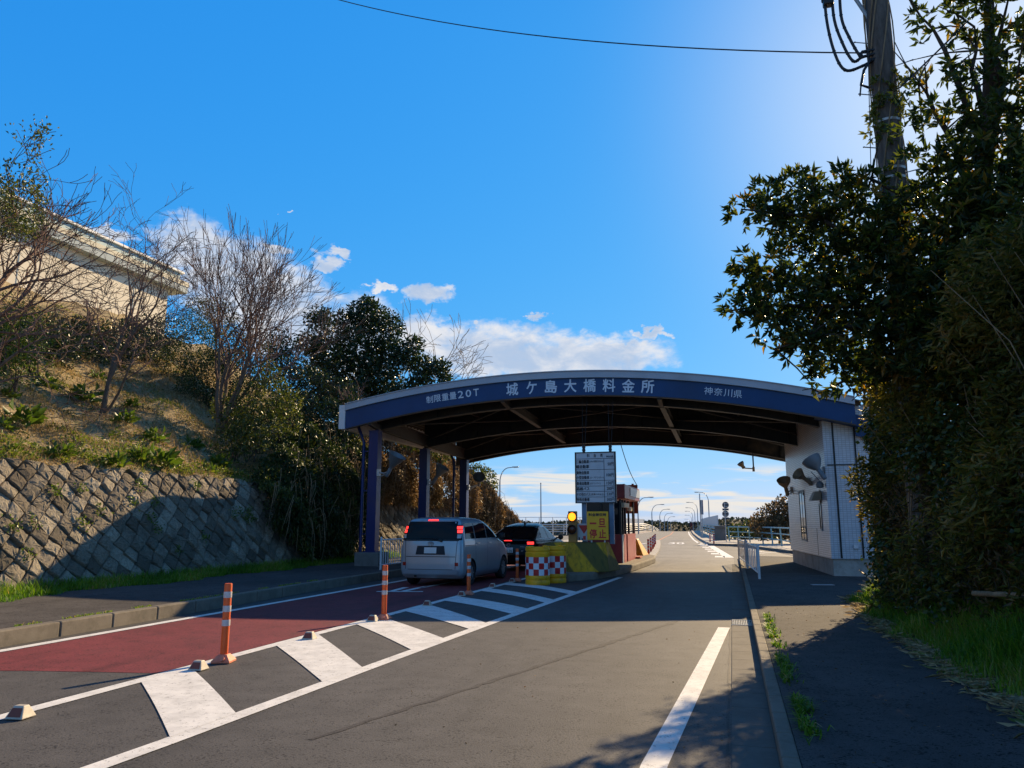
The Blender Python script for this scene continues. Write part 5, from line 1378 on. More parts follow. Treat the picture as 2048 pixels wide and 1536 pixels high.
# silver minivan
van = thing('minivan', 'silver-blue minivan with lit brake lamps waiting at the toll booth', 'car', (0, 0, 0))
Zv = [.20, .28, .40, .55, .80, 1.00, 1.10, 1.16, 1.30, 1.45, 1.56, 1.63, 1.68, 1.70]
Wv = [.76, .82, .845, .85, .848, .840, .830, .820, .792, .758, .725, .68, .58, .42]
Yr_ = [.10, .02, .00, .00, .01, .03, .045, .055, .085, .12, .155, .20, .34, .60]
Yf_ = [3.90, 4.02, 4.10, 4.08, 3.98, 3.72, 3.32, 3.16, 2.92, 2.60, 2.34, 2.12, 1.85, 1.6]
half, rear, sp, rpch, yr, w = car(van, Zv, Wv, Yr_, Yf_, 4.1, .15, .45, 'silver', (.72, 3.38), .31, None)
rg = rpch('rear_window', 'car_glass', 1.13, 1.585, -.72, .72, -.655, .655)
for s in (-1, 1):
    a, b = (.675, .80) if s > 0 else (-.80, -.675)
    rpch('light_cluster', 'car_glass', 1.13, 1.50, min(a, b) + (0 if s > 0 else -.0), max(a, b), min(s * .64, s * .745), max(s * .64, s * .745), .009, nx=6)
    for (z0, z1) in ((1.395, 1.465), (1.30, 1.375)):
        k = (1.5 - z0) * .16
        x0, x1 = s * (.650 + k), s * (.742 + k)
        rpch('brake_light', 'tail', z0, z1, min(x0, x1), max(x0, x1), min(x0, x1) - s * .004, max(x0, x1) - s * .004, .013, nx=6)
    x0, x1 = s * .69, s * .775; rpch('reversing_light', 'galv', 1.17, 1.265, min(x0, x1), max(x0, x1), min(x0, x1), max(x0, x1), .013, nx=6)
    rpch('reflector', 'red_lens', .50, .585, s * .70 - .045, s * .70 + .045, s * .70 - .045, s * .70 + .045, .008, nx=6)
rpch('brake_light', 'tail', 1.605, 1.635, -.14, .14, -.13, .13, .012)
M['seam'] = mat('panel_gap_shadow', (.02, .024, .03), .7)
for (z0, z1, x0, x1) in ((.715, .730, -.66, .66), (.405, .418, -.60, .60), (1.105, 1.128, -.74, .74)): rpch('panel_gap', 'seam', z0, z1, x0, x1, x0, x1, .004)
for s in (-1, 1): rpch('panel_gap', 'seam', .42, 1.13, s * .665 - .006, s * .665 + .006, s * .70 - .006, s * .70 + .006, .004, nx=2)
rpch('licence_plate', 'plate', .80, .945, -.165, .165, -.165, .165, .012)
rpch('plate_recess', 'seam', .77, .985, -.40, .40, -.36, .36, .005)
rpch('bumper_step', 'silver', .255, .395, -.70, .70, -.74, .74, .03)
mb = MB()
for (rx, rz) in ((.075, .05), (.03, .05), (.055, .018)):
    pts = [(rx * math.cos(a), rear(0, 1.03) - .014, 1.04 + rz * math.sin(a) + (.025 if rz < .03 else 0)) for a in np.linspace(0, 2 * math.pi, 25)]; mb.tube(pts, .006, 6, cap=False)
mb.build('emblem', M['alloy'], van, smooth=60)
mb = MB(); mb.tube([(.02, rear(0, 1.16) - .02, 1.145), (.30, rear(.3, 1.17) - .025, 1.10)], .014, 6); mb.tube([(-.30, rear(-.3, 1.17) - .02, 1.175), (.18, rear(.2, 1.16) - .028, 1.165)], .010, 6); mb.lathe([(.035, -.02), (.03, .03), (0, .035)], 12, (.28, rear(.28, 1.1), 1.11), axis=(0, -1, 0)); mb.build('rear_wiper', M['black'], van)
for s in (-1, 1):
    sp('side_window', 'car_glass', s, 1.155, 1.545, .30, .98, .40, .98)
    sp('side_window', 'car_glass', s, 1.155, 1.545, 1.05, 1.90, 1.05, 1.90)
    sp('side_window', 'car_glass', s, 1.155, 1.545, 1.97, 2.92, 1.97, 2.28)
    sp('panel_gap', 'seam', s, .32, 1.56, 1.935, 1.945, 1.935, 1.945, .004, ny=1); sp('panel_gap', 'seam', s, .62, 1.56, 1.01, 1.022, 1.01, 1.022, .004, ny=1); sp('panel_gap', 'seam', s, .34, 1.13, 2.93, 2.94, 2.93, 2.94, .004, ny=1)
    sp('door_handle', 'alloy', s, 1.01, 1.045, 1.08, 1.30, 1.08, 1.30, .03); sp('door_handle', 'alloy', s, 1.01, 1.045, 2.02, 2.22, 2.02, 2.22, .03); sp('door_rail', 'seam', s, .985, .998, .24, 1.02, .24, 1.02, .004)
    sp('fuel_cap' if s < 0 else 'side_crease', 'silver', s, .86, .885, .3, 3.3, .3, 3.3, .012)
    mb = MB(); x = s * .90
    mb.lathe([(0, -.06), (.075, -.05), (.10, 0), (.10, .03), (.06, .09), (0, .11)], 18, (x + s * .06, 2.80, 1.20), axis=(0, 1, 0), cap=False); mb.bar((s * .80, 2.86, 1.15), (x, 2.83, 1.17), .06, .05); mb.build('mirror', M['black'], van, smooth=50)
mb = MB(); mb.box((0, 2.1, .24), (1.5, 3.6, .14)); mb.tube([(-.4, -.0, .25), (-.4, .4, .26)], .03, 8); mb.build('underbody', M['black'], van)
mb = MB(); mb.box((0, 1.9, 1.15), (1.2, .12, .5)); mb.build('seat_row', M['black'], van)
van.location = (-7.28, 18.35, 0); van.rotation_euler[2] = R(-1.5)

# black hatchback
suv = thing('hatchback', 'black sloping-roof hatchback at the toll booth window', 'car', (0, 0, 0))
Zs = [.22, .32, .50, .72, .88, .955, 1.0, 1.05, 1.15, 1.27, 1.38, 1.46, 1.52, 1.55]
Ws = [.80, .87, .895, .898, .895, .875, .85, .815, .76, .70, .64, .58, .46, .34]
Yrs = [.14, .04, .00, .02, .05, .02, .06, .26, .52, .82, 1.12, 1.42, 1.75, 1.95]
Yfs = [4.15, 4.30, 4.36, 4.30, 4.10, 3.75, 3.40, 3.20, 3.0, 2.78, 2.58, 2.44, 2.30, 2.2]
half, rear, sp, rpch, yr, w = car(suv, Zs, Ws, Yrs, Yfs, 4.36, .26, .5, 'black_car', (.86, 3.50), .34, None)
rpch('rear_window', 'car_glass', 1.055, 1.42, -.70, .70, -.53, .53, .008)
rpch('spoiler_edge', 'alloy', .985, .999, -.74, .74, -.72, .72, .02)
for s in (-1, 1):
    x0, x1 = s * .64, s * .83; rpch('brake_light', 'tail', .865, .945, min(x0, x1), max(x0, x1), min(x0, x1) + s * .0, max(x0, x1), .012)
    sp('side_window', 'car_glass', s, 1.06, 1.40, 1.05, 1.85, 1.30, 1.85); sp('side_window', 'car_glass', s, 1.06, 1.40, 1.92, 2.95, 1.92, 2.48)
    sp('window_trim', 'alloy', s, 1.03, 1.05, .75, 3.0, .75, 3.0, .012); sp('window_trim', 'alloy', s, 1.405, 1.425, 1.3, 2.48, 1.3, 2.45, .012)
    sp('fender_crease', 'black_car', s, .80, .86, .2, 1.5, .4, 1.3, .04)
    mb = MB(); mb.lathe([(0, -.06), (.07, -.05), (.095, 0), (.095, .03), (.06, .09), (0, .11)], 16, (s * 1.0, 2.85, 1.06), axis=(0, 1, 0), cap=False); mb.bar((s * .82, 2.9, 1.03), (s * .94, 2.87, 1.04), .05, .05); mb.build('mirror', M['black'], suv, smooth=50)
    rpch('reflector', 'red_lens', .36, .40, s * .66 - .08, s * .66 + .08, s * .66 - .08, s * .66 + .08, .01)
rpch('brake_light', 'tail', .960, .982, -.15, .15, -.11, .11, .03)
pl = rpch('licence_plate', 'plate', .60, .755, -.165, .165, -.165, .165, .015)
mb = MB(); yk = rear(0, .67) - .022
put_text(mb, '32-35', (.015, yk, .655), .24, .07, bold=.02); put_text(mb, '横浜 300', (0, yk, .725), .17, .032); mb.build('plate_lettering', M['plate_ink'], pl)
mb = MB()
for (rx, rz) in ((.07, .045), (.028, .045), (.05, .016)):
    pts = [(rx * math.cos(a), rear(0, .86) - .016, .85 + rz * math.sin(a) + (.02 if rz < .03 else 0)) for a in np.linspace(0, 2 * math.pi, 25)]; mb.tube(pts, .006, 6, cap=False)
mb.build('emblem', M['alloy'], suv, smooth=60)
mb = MB(); mb.box((.48, rear(.48, .78) - .01, .79), (.16, .01, .022)); mb.box((.48, rear(.48, .68) - .01, .66), (.07, .01, .02)); mb.build('badge', M['alloy'], suv)
mb = MB(); mb.add([(-.02, 1.75, 1.52), (.02, 1.75, 1.52), (.02, 2.0, 1.55), (-.02, 2.0, 1.55), (0, 1.72, 1.63)], [(0, 1, 4), (1, 2, 4), (2, 3, 4), (3, 0, 4)]); mb.build('roof_aerial', M['black'], suv)
mb = MB(); mb.box((0, 2.2, .27), (1.6, 3.7, .14)); mb.build('underbody', M['black'], suv)
suv.location = (-7.05, 24.6, 0); suv.rotation_euler[2] = R(-3)
# ================================================================== STONE WALL
rng = random.Random(11)
wall = thing('stone_wall', 'sloping retaining wall of diamond-laid rough stones under the dry bank', 'wall', (-14, 22, .2))
def wallpt(y, h, o=0.0):
    """point on the battered face; h metres up the face, o metres out of it"""
    nx, nz = math.cos(R(22)), math.sin(R(22))
    return Vector((-13.66 - h * nz + o * nx, y, .12 + h * nx + o * nz))
HW = 2.95
mb = MB(); mb.poly([wallpt(-8, -.2, -.01), wallpt(50, -.2, -.01), wallpt(50, HW, -.01), wallpt(-8, HW, -.01)]); mb.poly([wallpt(-8, HW, -.01), wallpt(50, HW, -.01), wallpt(50, HW, -.6), wallpt(-8, HW, -.6)])
mb.build('mortar_backing', M['joint'], wall)
V = []; Fc = []; T = []
D = .50                                   # diagonal of a stone
def jit(i, j):
    r = random.Random(i * 7919 + j * 104729); return (r.uniform(-.05, .05), r.uniform(-.05, .05))
i0, i1 = int(-3 / (D / 2)), int(48 / (D / 2)); jn = int(HW / (D / 2)) + 1
for i in range(i0, i1):
    for j in range(-1, jn + 2):
        if (i + j) % 2: continue
        cy, ch = i * D / 2, j * D / 2
        cor = []
        for (di, dj) in ((1, 0), (0, 1), (-1, 0), (0, -1)):
            a, b = jit(i + di, j + dj); cor.append((cy + di * D / 2 + a, ch + dj * D / 2 + b))
        r = random.Random(i * 31 + j * 977)
        tone = min(1, max(0, r.gauss(.5, .32)))
        # rounded-corner outline of 12 points, clipped at the coping and the foot
        out = []
        for k in range(4):
            p, q = cor[k], cor[(k + 1) % 4]
            for t in (.07, .36, .64, .93): out.append((p[0] + (q[0] - p[0]) * t, p[1] + (q[1] - p[1]) * t))
        top = HW + .06 * math.sin(i * 2.1)
        out = [(a, min(max(b, -.15), top)) for a, b in out]
        if max(b for a, b in out) - min(b for a, b in out) < .06: continue
        my = sum(a for a, b in out) / 16; mh = sum(b for a, b in out) / 16
        if r.random() < .01: continue
        lift = r.uniform(.05, .11); tilt_y, tilt_h = r.uniform(-.22, .22), r.uniform(-.28, .08)
        b0 = len(V)
        for (f, o) in ((.985, -.015), (.94, .05), (.84, lift * .85), (.5, lift)):
            for (a, b) in out:
                yy, hh = my + (a - my) * f, mh + (b - mh) * f
                oo = o + (r.uniform(-.016, .016) if f < .92 else 0) + ((yy - my) * tilt_y + (hh - mh) * tilt_h) * (1 if f < .95 else 0) * .8
                V.append(wallpt(yy, hh, oo)[:]); T.append(tone)
        V.append(wallpt(my + r.uniform(-.05, .05), mh + r.uniform(-.05, .05), lift * 1.06)[:]); T.append(tone)
        for k in range(3):
            for q in range(16): Fc.append((b0 + k * 16 + q, b0 + k * 16 + (q + 1) % 16, b0 + (k + 1) * 16 + (q + 1) % 16, b0 + (k + 1) * 16 + q))
        for q in range(16): Fc.append((b0 + 48 + q, b0 + 48 + (q + 1) % 16, b0 + 64, b0 + 64))
Fq = [f for f in Fc if f[2] != f[3]]; Ft = [f[:3] for f in Fc if f[2] == f[3]]
me = bpy.data.meshes.new('stonework'); o0 = org(wall)
me.from_pydata([(v[0] - o0.x, v[1] - o0.y, v[2] - o0.z) for v in V], [], Fq + Ft)
at = me.attributes.new('tint', 'FLOAT', 'POINT'); at.data.foreach_set('value', np.array(T, dtype=np.float32)); me.materials.append(M['stone'])
link_mesh('stonework', me, wall)

# ================================================================== HOUSE ON THE HILL
hs = thing('hilltop_building', 'cream rendered building with overhanging flat eaves above the left bank', 'building', (-32, 25, 11))
HX = -30.0
mb = MB(); mb.box2((HX - 10, 4, 10.2), (HX - .5, 35.6, 14.75)); mb.build('wall', M['house_wall'], hs)
mb = MB(); mb.box2((HX - 10.5, 2, 15.12), (HX, 36.7, 15.40)); mb.build('eave_fascia', M['house_trim'], hs)
mb = MB(); mb.box2((HX - 10.4, 2.1, 14.752), (HX - .03, 36.65, 15.115)); mb.build('soffit', M['house_soffit'], hs)
mb = MB(); mb.box2((HX - 10, 2.5, 15.405), (HX - .25, 36.2, 15.86)); mb.build('roof_band', M['house_band'], hs)
mb = MB(); mb.box2((HX - 10.2, 2.3, 15.865), (HX - .12, 36.4, 15.98)); mb.build('roof_cap', M['white_metal'], hs)
mb = MB()
for yv in (12, 19, 26, 33): mb.box2((HX - .505, yv, 10.3), (HX - .485, yv + .04, 14.7))
mb.build('wall_joint', M['house_soffit'], hs)

# ================================================================== TREES
def grow(mb, tips, p, d, L, r, depth, rnd, spread=.55, up=.12, ratio=.74, nb=(2, 3), kink=.16, seg=3, minr=.006, nside=5):
    pts = [Vector(p)]; rs = [r]; dd = Vector(d).normalized()
    r1 = r * (.62 if depth > 0 else .35)
    for k in range(seg):
        dd = (dd + Vector((rnd.gauss(0, kink), rnd.gauss(0, kink), rnd.gauss(0, kink) + up * .35))).normalized()
        pts.append(pts[-1] + dd * L / seg); rs.append(max(minr, r + (r1 - r) * (k + 1) / seg))
    mb.tube(pts, rs, nside if r > .03 else 4 if r > .012 else 3, cap=False)
    if depth == 0: tips.append((pts[-1], dd)); return
    n = rnd.randint(*nb)
    for k in range(n):
        ax = dd.orthogonal().normalized(); ax.rotate(Matrix.Rotation(rnd.uniform(0, 6.283), 3, dd))
        ang = spread * rnd.uniform(.55, 1.25) * (.5 if k == 0 else 1)
        nd = dd.copy(); nd.rotate(Matrix.Rotation(ang, 3, ax)); nd = (nd + Vector((0, 0, up))).normalized()
        st = pts[-1] if k < 2 else pts[-2].lerp(pts[-1], rnd.random())
        grow(mb, tips, st, nd, L * ratio * rnd.uniform(.8, 1.15), max(minr, r1 * (.95 if k == 0 else .78)), depth - 1, rnd, spread, up, ratio, nb, kink, seg, minr, nside)
    if depth >= 2:
        for q in range(2):
            k = rnd.randint(1, len(pts) - 1); ax = dd.orthogonal().normalized(); ax.rotate(Matrix.Rotation(rnd.uniform(0, 6.283), 3, dd))
            nd = dd.copy(); nd.rotate(Matrix.Rotation(rnd.uniform(.6, 1.1), 3, ax))
            grow(mb, tips, pts[k], nd, L * .5, max(minr, rs[k] * .35), max(0, depth - 3), rnd, spread, up, ratio, nb, kink, seg, minr, nside)
def bare_tree(name, label, base, stems, depth, rnd, twig='twig', group='bare trees on the left bank', leafy=None, **kw):
    """stems: list of (direction, length, radius)"""
    t = thing(name, label, 'tree', tuple(base), group)
    trunk = MB(); crown = MB(); tips = []
    for (d, L, r) in stems:
        pts = [Vector(base)]; dd = Vector(d).normalized(); rs = [r * 1.25]
        for k in range(5):
            dd = (dd + Vector((rnd.gauss(0, .11), rnd.gauss(0, .11), rnd.gauss(0, .05)))).normalized(); pts.append(pts[-1] + dd * L / 5); rs.append(r * (1 - .08 * (k + 1)))
        trunk.tube(pts, rs, 9, cap=False)
        for (q, k) in ((5, 0), (5, 1), (4, 2), (3, 3), (5, 4)):
            ax = dd.orthogonal().normalized(); ax.rotate(Matrix.Rotation(rnd.uniform(0, 6.283), 3, dd)); nd = dd.copy(); nd.rotate(Matrix.Rotation(rnd.uniform(.2, .75), 3, ax))
            grow(crown, tips, pts[q], nd, L * rnd.uniform(.42, .6), rs[q] * .62, depth, rnd, **kw)
    trunk.build('trunk', M['bark'], t, smooth=60); crown.build('crown', M[twig], t, smooth=60)
    if leafy:
        lv = Leaves(); m_, n, L, cond = leafy
        tp = np.array([p[:] for p, d in tips if cond(p)]); td = np.array([d[:] for p, d in tips if cond(p)])
        if len(tp):
            idx = RS.randint(0, len(tp), n); lv.add(tp[idx] + RS.normal(size=(n, 3)) * .10, td[idx] + RS.normal(size=(n, 3)) * .7, L * RS.uniform(.7, 1.2, n), L * .45, RS.rand(n)); lv.build('foliage', M[m_], t)
    return t
def on_hill0(u, v):
    d = ray(u, v); t = 5.0
    for _ in range(1200):
        t += .05; p = Vector((d.x * t, d.y * t, EYE + d.z * t))
        if p.x < -14.72 and p.z < hill_z(p.x, p.y): return p
    return p
b = AX(205, 826, -18.0)
bare_tree('bare_tree', 'crooked bare tree with forked trunk on the open dry slope', (b.x, b.y, b.z - .15), [((-.08, .0, 1), 3.0, .08), ((.24, .12, 1), 3.2, .075), ((.42, .1, .85), 2.2, .045)], 4, random.Random(3), spread=.60, up=.06, ratio=.70, kink=.24, minr=.006)
b = AX(440, 850, -17.0)
bare_tree('bare_tree', 'tall vase-shaped bare tree with upright twigs right of the cream building', (b.x, b.y, b.z - .3), [((-.32, 0, 1), 2.7, .085), ((-.10, .2, 1), 3.0, .09), ((.16, -.1, 1), 3.0, .085), ((.42, .1, 1), 3.0, .08), ((.66, 0, .95), 2.7, .07), ((.05, .5, 1), 2.6, .07), ((.9, .1, .8), 2.3, .055)], 4, random.Random(8), spread=.36, up=.10, ratio=.76, kink=.10, minr=.0075)
b = on_hill0(-150, 830)
bare_tree('twiggy_tree', 'dense twiggy tree with olive leaves at the upper left edge', (b.x, b.y, b.z - .3), [((.02, .1, 1), 2.9, .12), ((.16, .25, .98), 2.9, .09), ((-.25, .3, 1), 2.8, .09), ((.46, .3, .6), 2.4, .05), ((-.1, -.2, 1), 2.8, .07)], 4, random.Random(21), spread=.55, up=.05, ratio=.72, kink=.2, minr=.0065,
          leafy=('leaf_shrub', 6000, .085, lambda p: proj(p)[0] < 85 and proj(p)[1] < 470))
tr = None
b = AY(812, 745, 40)
bare_tree('bare_tree', 'pale bare tree with open zigzag branches above the canopy edge', (b.x - .5, 40, 3.5), [((.22, 0, 1), 4.6, .12), ((.5, 0, .9), 4.0, .10), ((.02, .1, 1), 4.2, .08)], 3, random.Random(14), twig='vine', spread=.6, up=.05, ratio=.74, kink=.22, minr=.012)
b = AY(640, 880, 29)
bare_tree('bare_tree', 'reddish brown twiggy bush between the vase-shaped tree and the evergreen', (b.x, 29, hill_z(b.x, 29) - .2), [((-.3, 0, 1), 1.6, .05), ((.1, .1, 1), 1.8, .05), ((.45, 0, .9), 1.7, .05), ((0, -.3, 1), 1.5, .04)], 4, random.Random(33), spread=.6, up=.04, kink=.2, minr=.008)

def clump_foliage(lv, c, r, n, L, asp, tmean, tsd, droop=.15, shell=.35, out=.5):
    P, d = sphere_pts(n, c, r, shell)
    D = d * out + RS.normal(size=(n, 3)) * .75 + np.array([0, 0, .1])
    lv.add(P, D, L * RS.uniform(.7, 1.25, n), L * asp, np.clip(RS.normal(tmean, tsd, n), 0, 1), droop)
def rosettes(lv, c, r, n, k, L, asp, tmean, tsd, shell=.45):
    P, d = sphere_pts(n, c, r, shell)
    A = unit(d * .8 + RS.normal(size=(n, 3)) * .45 + np.array([0, 0, .35]))
    P = np.repeat(P, k, 0); A = np.repeat(A, k, 0); m = n * k
    perp = unit(np.cross(A, RS.normal(size=(m, 3)))); ph = RS.uniform(.55, 1.45, m)[:, None]
    D = A * np.cos(ph) + perp * np.sin(ph)
    tt = np.repeat(np.clip(RS.normal(tmean, tsd, n), 0, 1), k) + RS.normal(0, .12, m)
    lv.add(P + D * .01, D, L * RS.uniform(.5, 1.3, m), L * asp * RS.uniform(.75, 1.25, m), np.clip(tt, 0, 1), .22)
def uvclump(u, v, Y, rpx, ry=None, flat=1.0):
    p = AY(u, v, Y); D = math.sqrt(p.x ** 2 + p.y ** 2 + (p.z - EYE) ** 2)
    r = rpx * D / F_PX; return (p[:], (r, ry or r, r * flat))

# --- broad-leaved evergreen on the right, overhanging the footpath
big = thing('broadleaf_tree', 'large dark glossy-leaved evergreen overhanging the right footpath', 'tree', (3.95, 12.0, .6))
mb = MB(); rnd = random.Random(5)
mb.tube([(3.95, 12.0, .4), (3.85, 11.95, 1.8), (3.7, 11.8, 3.0), (3.55, 11.7, 4.3), (3.6, 11.7, 5.8), (3.85, 11.6, 7.6), (4.0, 11.5, 9.4)], [.22, .2, .18, .16, .12, .09, .05], 12, cap=False)
limbs = [((1450, 620, 13.0), (3.95, 13.3, 4.2)), ((1480, 425, 13.0), (3.9, 13.3, 4.7)), ((1545, 690, 12.6), (4.0, 13.3, 3.9)), ((1600, 360, 13.4), (3.9, 13.3, 4.9)), ((1700, 345, 13.0), (3.95, 13.3, 5.2)), ((1640, 790, 13.2), (4.05, 13.4, 3.4)),
         ((1830, 150, 12.6), (4.0, 13.3, 6.0)), ((1940, 60, 12.6), (4.1, 13.2, 7.0)), ((2030, 150, 12.2), (4.0, 13.3, 6.2)), ((1900, 330, 12.2), (3.95, 13.3, 5.2)), ((2040, 420, 11.4), (4.0, 13.4, 4.4)), ((1850, 560, 12.0), (4.0, 13.4, 4.0)), ((1840, 20, 12.8), (4.1, 13.2, 7.2)), ((2010, 0, 12.8), (4.2, 13.2, 7.6))]
for (tip, st) in limbs:
    e = AY(tip[0], tip[1], tip[2] * .875); s_ = Vector((st[0] - .35, st[1] - 1.6, st[2] * .93)); pts = []
    for i in range(7):
        t = i / 6; q = s_.lerp(e, t); q.z += .35 * math.sin(math.pi * t) * (1 if e.z < 8 else .3); q += Vector((rnd.gauss(0, .05), rnd.gauss(0, .05), rnd.gauss(0, .05))); pts.append(q)
    mb.tube(pts, [.075, .062, .05, .04, .03, .02, .012], 7, cap=False)
    for k in range(7):
        i = rnd.randint(2, 6); a = pts[i]; q = a + Vector((rnd.gauss(0, .35), rnd.gauss(0, .4), rnd.gauss(.1, .3))); mb.tube([a, a.lerp(q, .5) + Vector((0, 0, .04)), q], [.016, .011, .006], 5, cap=False)
mb.build('trunk', M['bark_dark'], big, smooth=60)
lv = Leaves()
# (u, v, depth, radius px, weight)
cl = [(1462, 624, 13.0, 30, .7), (1500, 610, 13.1, 46, 1), (1555, 600, 13.2, 58, 1), (1500, 560, 13.4, 42, 1), (1490, 520, 13.2, 24, .7), (1550, 540, 13.2, 48, 1), (1545, 655, 12.9, 44, 1), (1610, 570, 13.2, 62, 1.1), (1620, 640, 13.0, 62, 1.1), (1690, 610, 13.0, 70, 1.2), (1680, 540, 13.3, 62, 1),
      (1590, 690, 12.9, 38, .9), (1650, 700, 12.9, 48, 1), (1720, 690, 13.0, 60, 1.1), (1490, 425, 13.0, 34, .8), (1540, 420, 13.1, 50, 1), (1530, 385, 13.2, 28, .8), (1590, 375, 13.3, 40, 1), (1600, 430, 13.1, 58, 1.1), (1580, 480, 13.1, 40, .8), (1660, 400, 13.1, 60, 1.1), (1650, 470, 13.1, 54, 1), (1715, 360, 13.0, 34, .9), (1720, 430, 13.0, 62, 1.1), (1720, 510, 13.2, 60, 1),
      (1690, 352, 13.0, 18, .6), (1596, 350, 13.3, 14, .6), (1765, 455, 12.8, 46, .9), (1780, 520, 12.8, 68, 1.2), (1780, 610, 12.6, 72, 1.2), (1800, 690, 12.6, 70, 1.2), (1640, 762, 13.2, 22, .6), (1690, 775, 13.1, 30, .7), (1725, 745, 13.0, 34, .8), (1620, 735, 13.2, 18, .5),
      (1800, 175, 12.3, 22, .5), (1800, 260, 12.3, 18, .4), (1845, 330, 12.4, 46, .9), (1860, 420, 12.3, 66, 1.2), (1870, 520, 12.2, 74, 1.3), (1880, 620, 12.1, 76, 1.3), (1900, 710, 12.0, 76, 1.3),
      (1840, 30, 12.8, 26, .55), (1870, 60, 12.7, 34, .7), (1910, 30, 12.8, 30, .6), (1955, 40, 12.7, 50, .9), (2010, 30, 12.7, 56, 1), (1900, 250, 12.4, 50, 1), (1950, 180, 12.4, 56, 1.1), (1960, 270, 12.2, 66, 1.2), (2020, 120, 12.4, 60, 1.1), (2030, 220, 12.2, 68, 1.2), (1940, 350, 12.2, 70, 1.3), (2020, 320, 12.0, 74, 1.3), (1950, 440, 12.0, 74, 1.3), (2030, 420, 11.8, 78, 1.3), (1960, 540, 11.9, 78, 1.3), (2040, 530, 11.7, 80, 1.3), (1970, 640, 11.8, 78, 1.3), (2050, 640, 11.6, 80, 1.3), (1990, 740, 11.7, 78, 1.3),
      (1880, 150, 12.6, 26, .5), (1925, 110, 12.6, 30, .6), (1862, 215, 12.5, 26, .55), (2100, 60, 12.4, 80, 1.2), (2110, 200, 12.2, 90, 1.3), (2120, 350, 12.0, 90, 1.3), (2130, 500, 11.7, 90, 1.3), (2130, 650, 11.6, 90, 1.2), (2090, -40, 12.6, 80, 1), (1960, -40, 12.8, 60, 1)]
for (u, v, Y, rp_, wgt) in cl:
    Y *= .875
    c, r = uvclump(u, v, Y, rp_); dens = rp_ / 60.0
    rosettes(lv, c, (r[0], r[0] * 1.15, r[2]), int(46 * dens ** 2 * wgt * (.55 if v < 330 else 1.0)) + 4, 8, .145, .31, .45, .26, .25)
    if dens > .6 and v > 280: clump_foliage(lv, (c[0] + .25, c[1] + .45, c[2]), (r[0] * .9, r[0], r[2] * .9), int(110 * dens ** 2 * wgt), .13, .36, .25, .18, shell=.1)
lv.build('crown', M['leaf_big'], big)
# the part of the crown that leans over the carriageway behind the photographer's right shoulder: shades the near road
# --- bamboo and creeper thicket
thk = thing('bamboo_thicket', 'tall bamboo and creeper thicket on the right grassy bank', 'thicket', (3.4, 13, .3))
lv = Leaves(); st = MB(); rnd = random.Random(9)
def hedge_front(y): return float(np.interp(y, [5, 8, 10.5, 13, 15.5, 17.5, 18.5], [3.9, 3.2, 2.75, 2.48, 2.55, 2.5, 2.9]))
for k in range(260):
    y = rnd.uniform(6.0, 15.0); x = hedge_front(y) + abs(rnd.gauss(0, .55)) + .1; h = rnd.uniform(1.6, 3.9)
    z0 = bank_z(x, y) - .05; lx, ly = rnd.gauss(-.05, .22), rnd.gauss(0, .3); r = rnd.uniform(.005, .011)
    st.tube([(x, y, z0), (x + lx * .2, y + ly * .2, z0 + h * .4), (x + lx * .7, y + ly * .7, z0 + h * .75), (x + lx * 1.5, y + ly * 1.5, z0 + h)], [r, r, r * .8, r * .4], 5, cap=False)
st.build('stem', M['vine'], thk, smooth=60)
N = 62000
y = RS.uniform(5.8, 15.1, N); dep = np.abs(RS.normal(0, .42, N))
x = np.interp(y, [5, 8, 10.5, 13, 15.5, 17.5, 18.6], [3.9, 3.2, 2.75, 2.48, 2.55, 2.5, 2.9]) + dep - .12 + .16 * np.sin(y * 3.1) + .12 * np.sin(y * 7.3)
zt_ = 4.55 + .35 * np.sin(y * 1.7) + .3 * np.sin(y * 4.1 + 1); zlo = .42 + .25 * np.sin(y * 2.3)
zz = zlo + (zt_ - zlo) * RS.rand(N) ** .9
x += .30 * np.sin(zz * 2.6 + y * 1.3) * .6 + .12 * np.sin(zz * 6 + y * 4)
P = np.stack([x, y, zz], 1)
lump = .5 + .28 * np.sin(zz * 3.3 + y * 2.1) * np.sin(y * 1.9 + 2) + .1 * np.sin(zz * 9)
Dd = np.stack([RS.normal(-.5, .55, N), RS.normal(0, .7, N), RS.normal(-.15, .55, N)], 1)
gap = (np.abs(y - 11.6 - (x - 2.55) * 4.4) < .20 + .08 * np.sin(zz * 5)) & (zz > .75) & (zz < 2.35) & (RS.rand(N) < .95)
P, Dd, lump, y, zz = P[~gap], Dd[~gap], lump[~gap], y[~gap], zz[~gap]; N = len(P)
big_ = RS.rand(N) < .35
lv.add(P[~big_], Dd[~big_], RS.uniform(.10, .19, (~big_).sum()), .020, np.clip(lump[~big_] + RS.normal(.08, .22, (~big_).sum()), 0, 1), .25)
lv.add(P[big_], Dd[big_], RS.uniform(.05, .095, big_.sum()), .042, np.clip(lump[big_] * .7 + RS.normal(0, .2, big_.sum()), 0, 1), .12)
lv.build('foliage', M['leaf_bamboo'], thk)
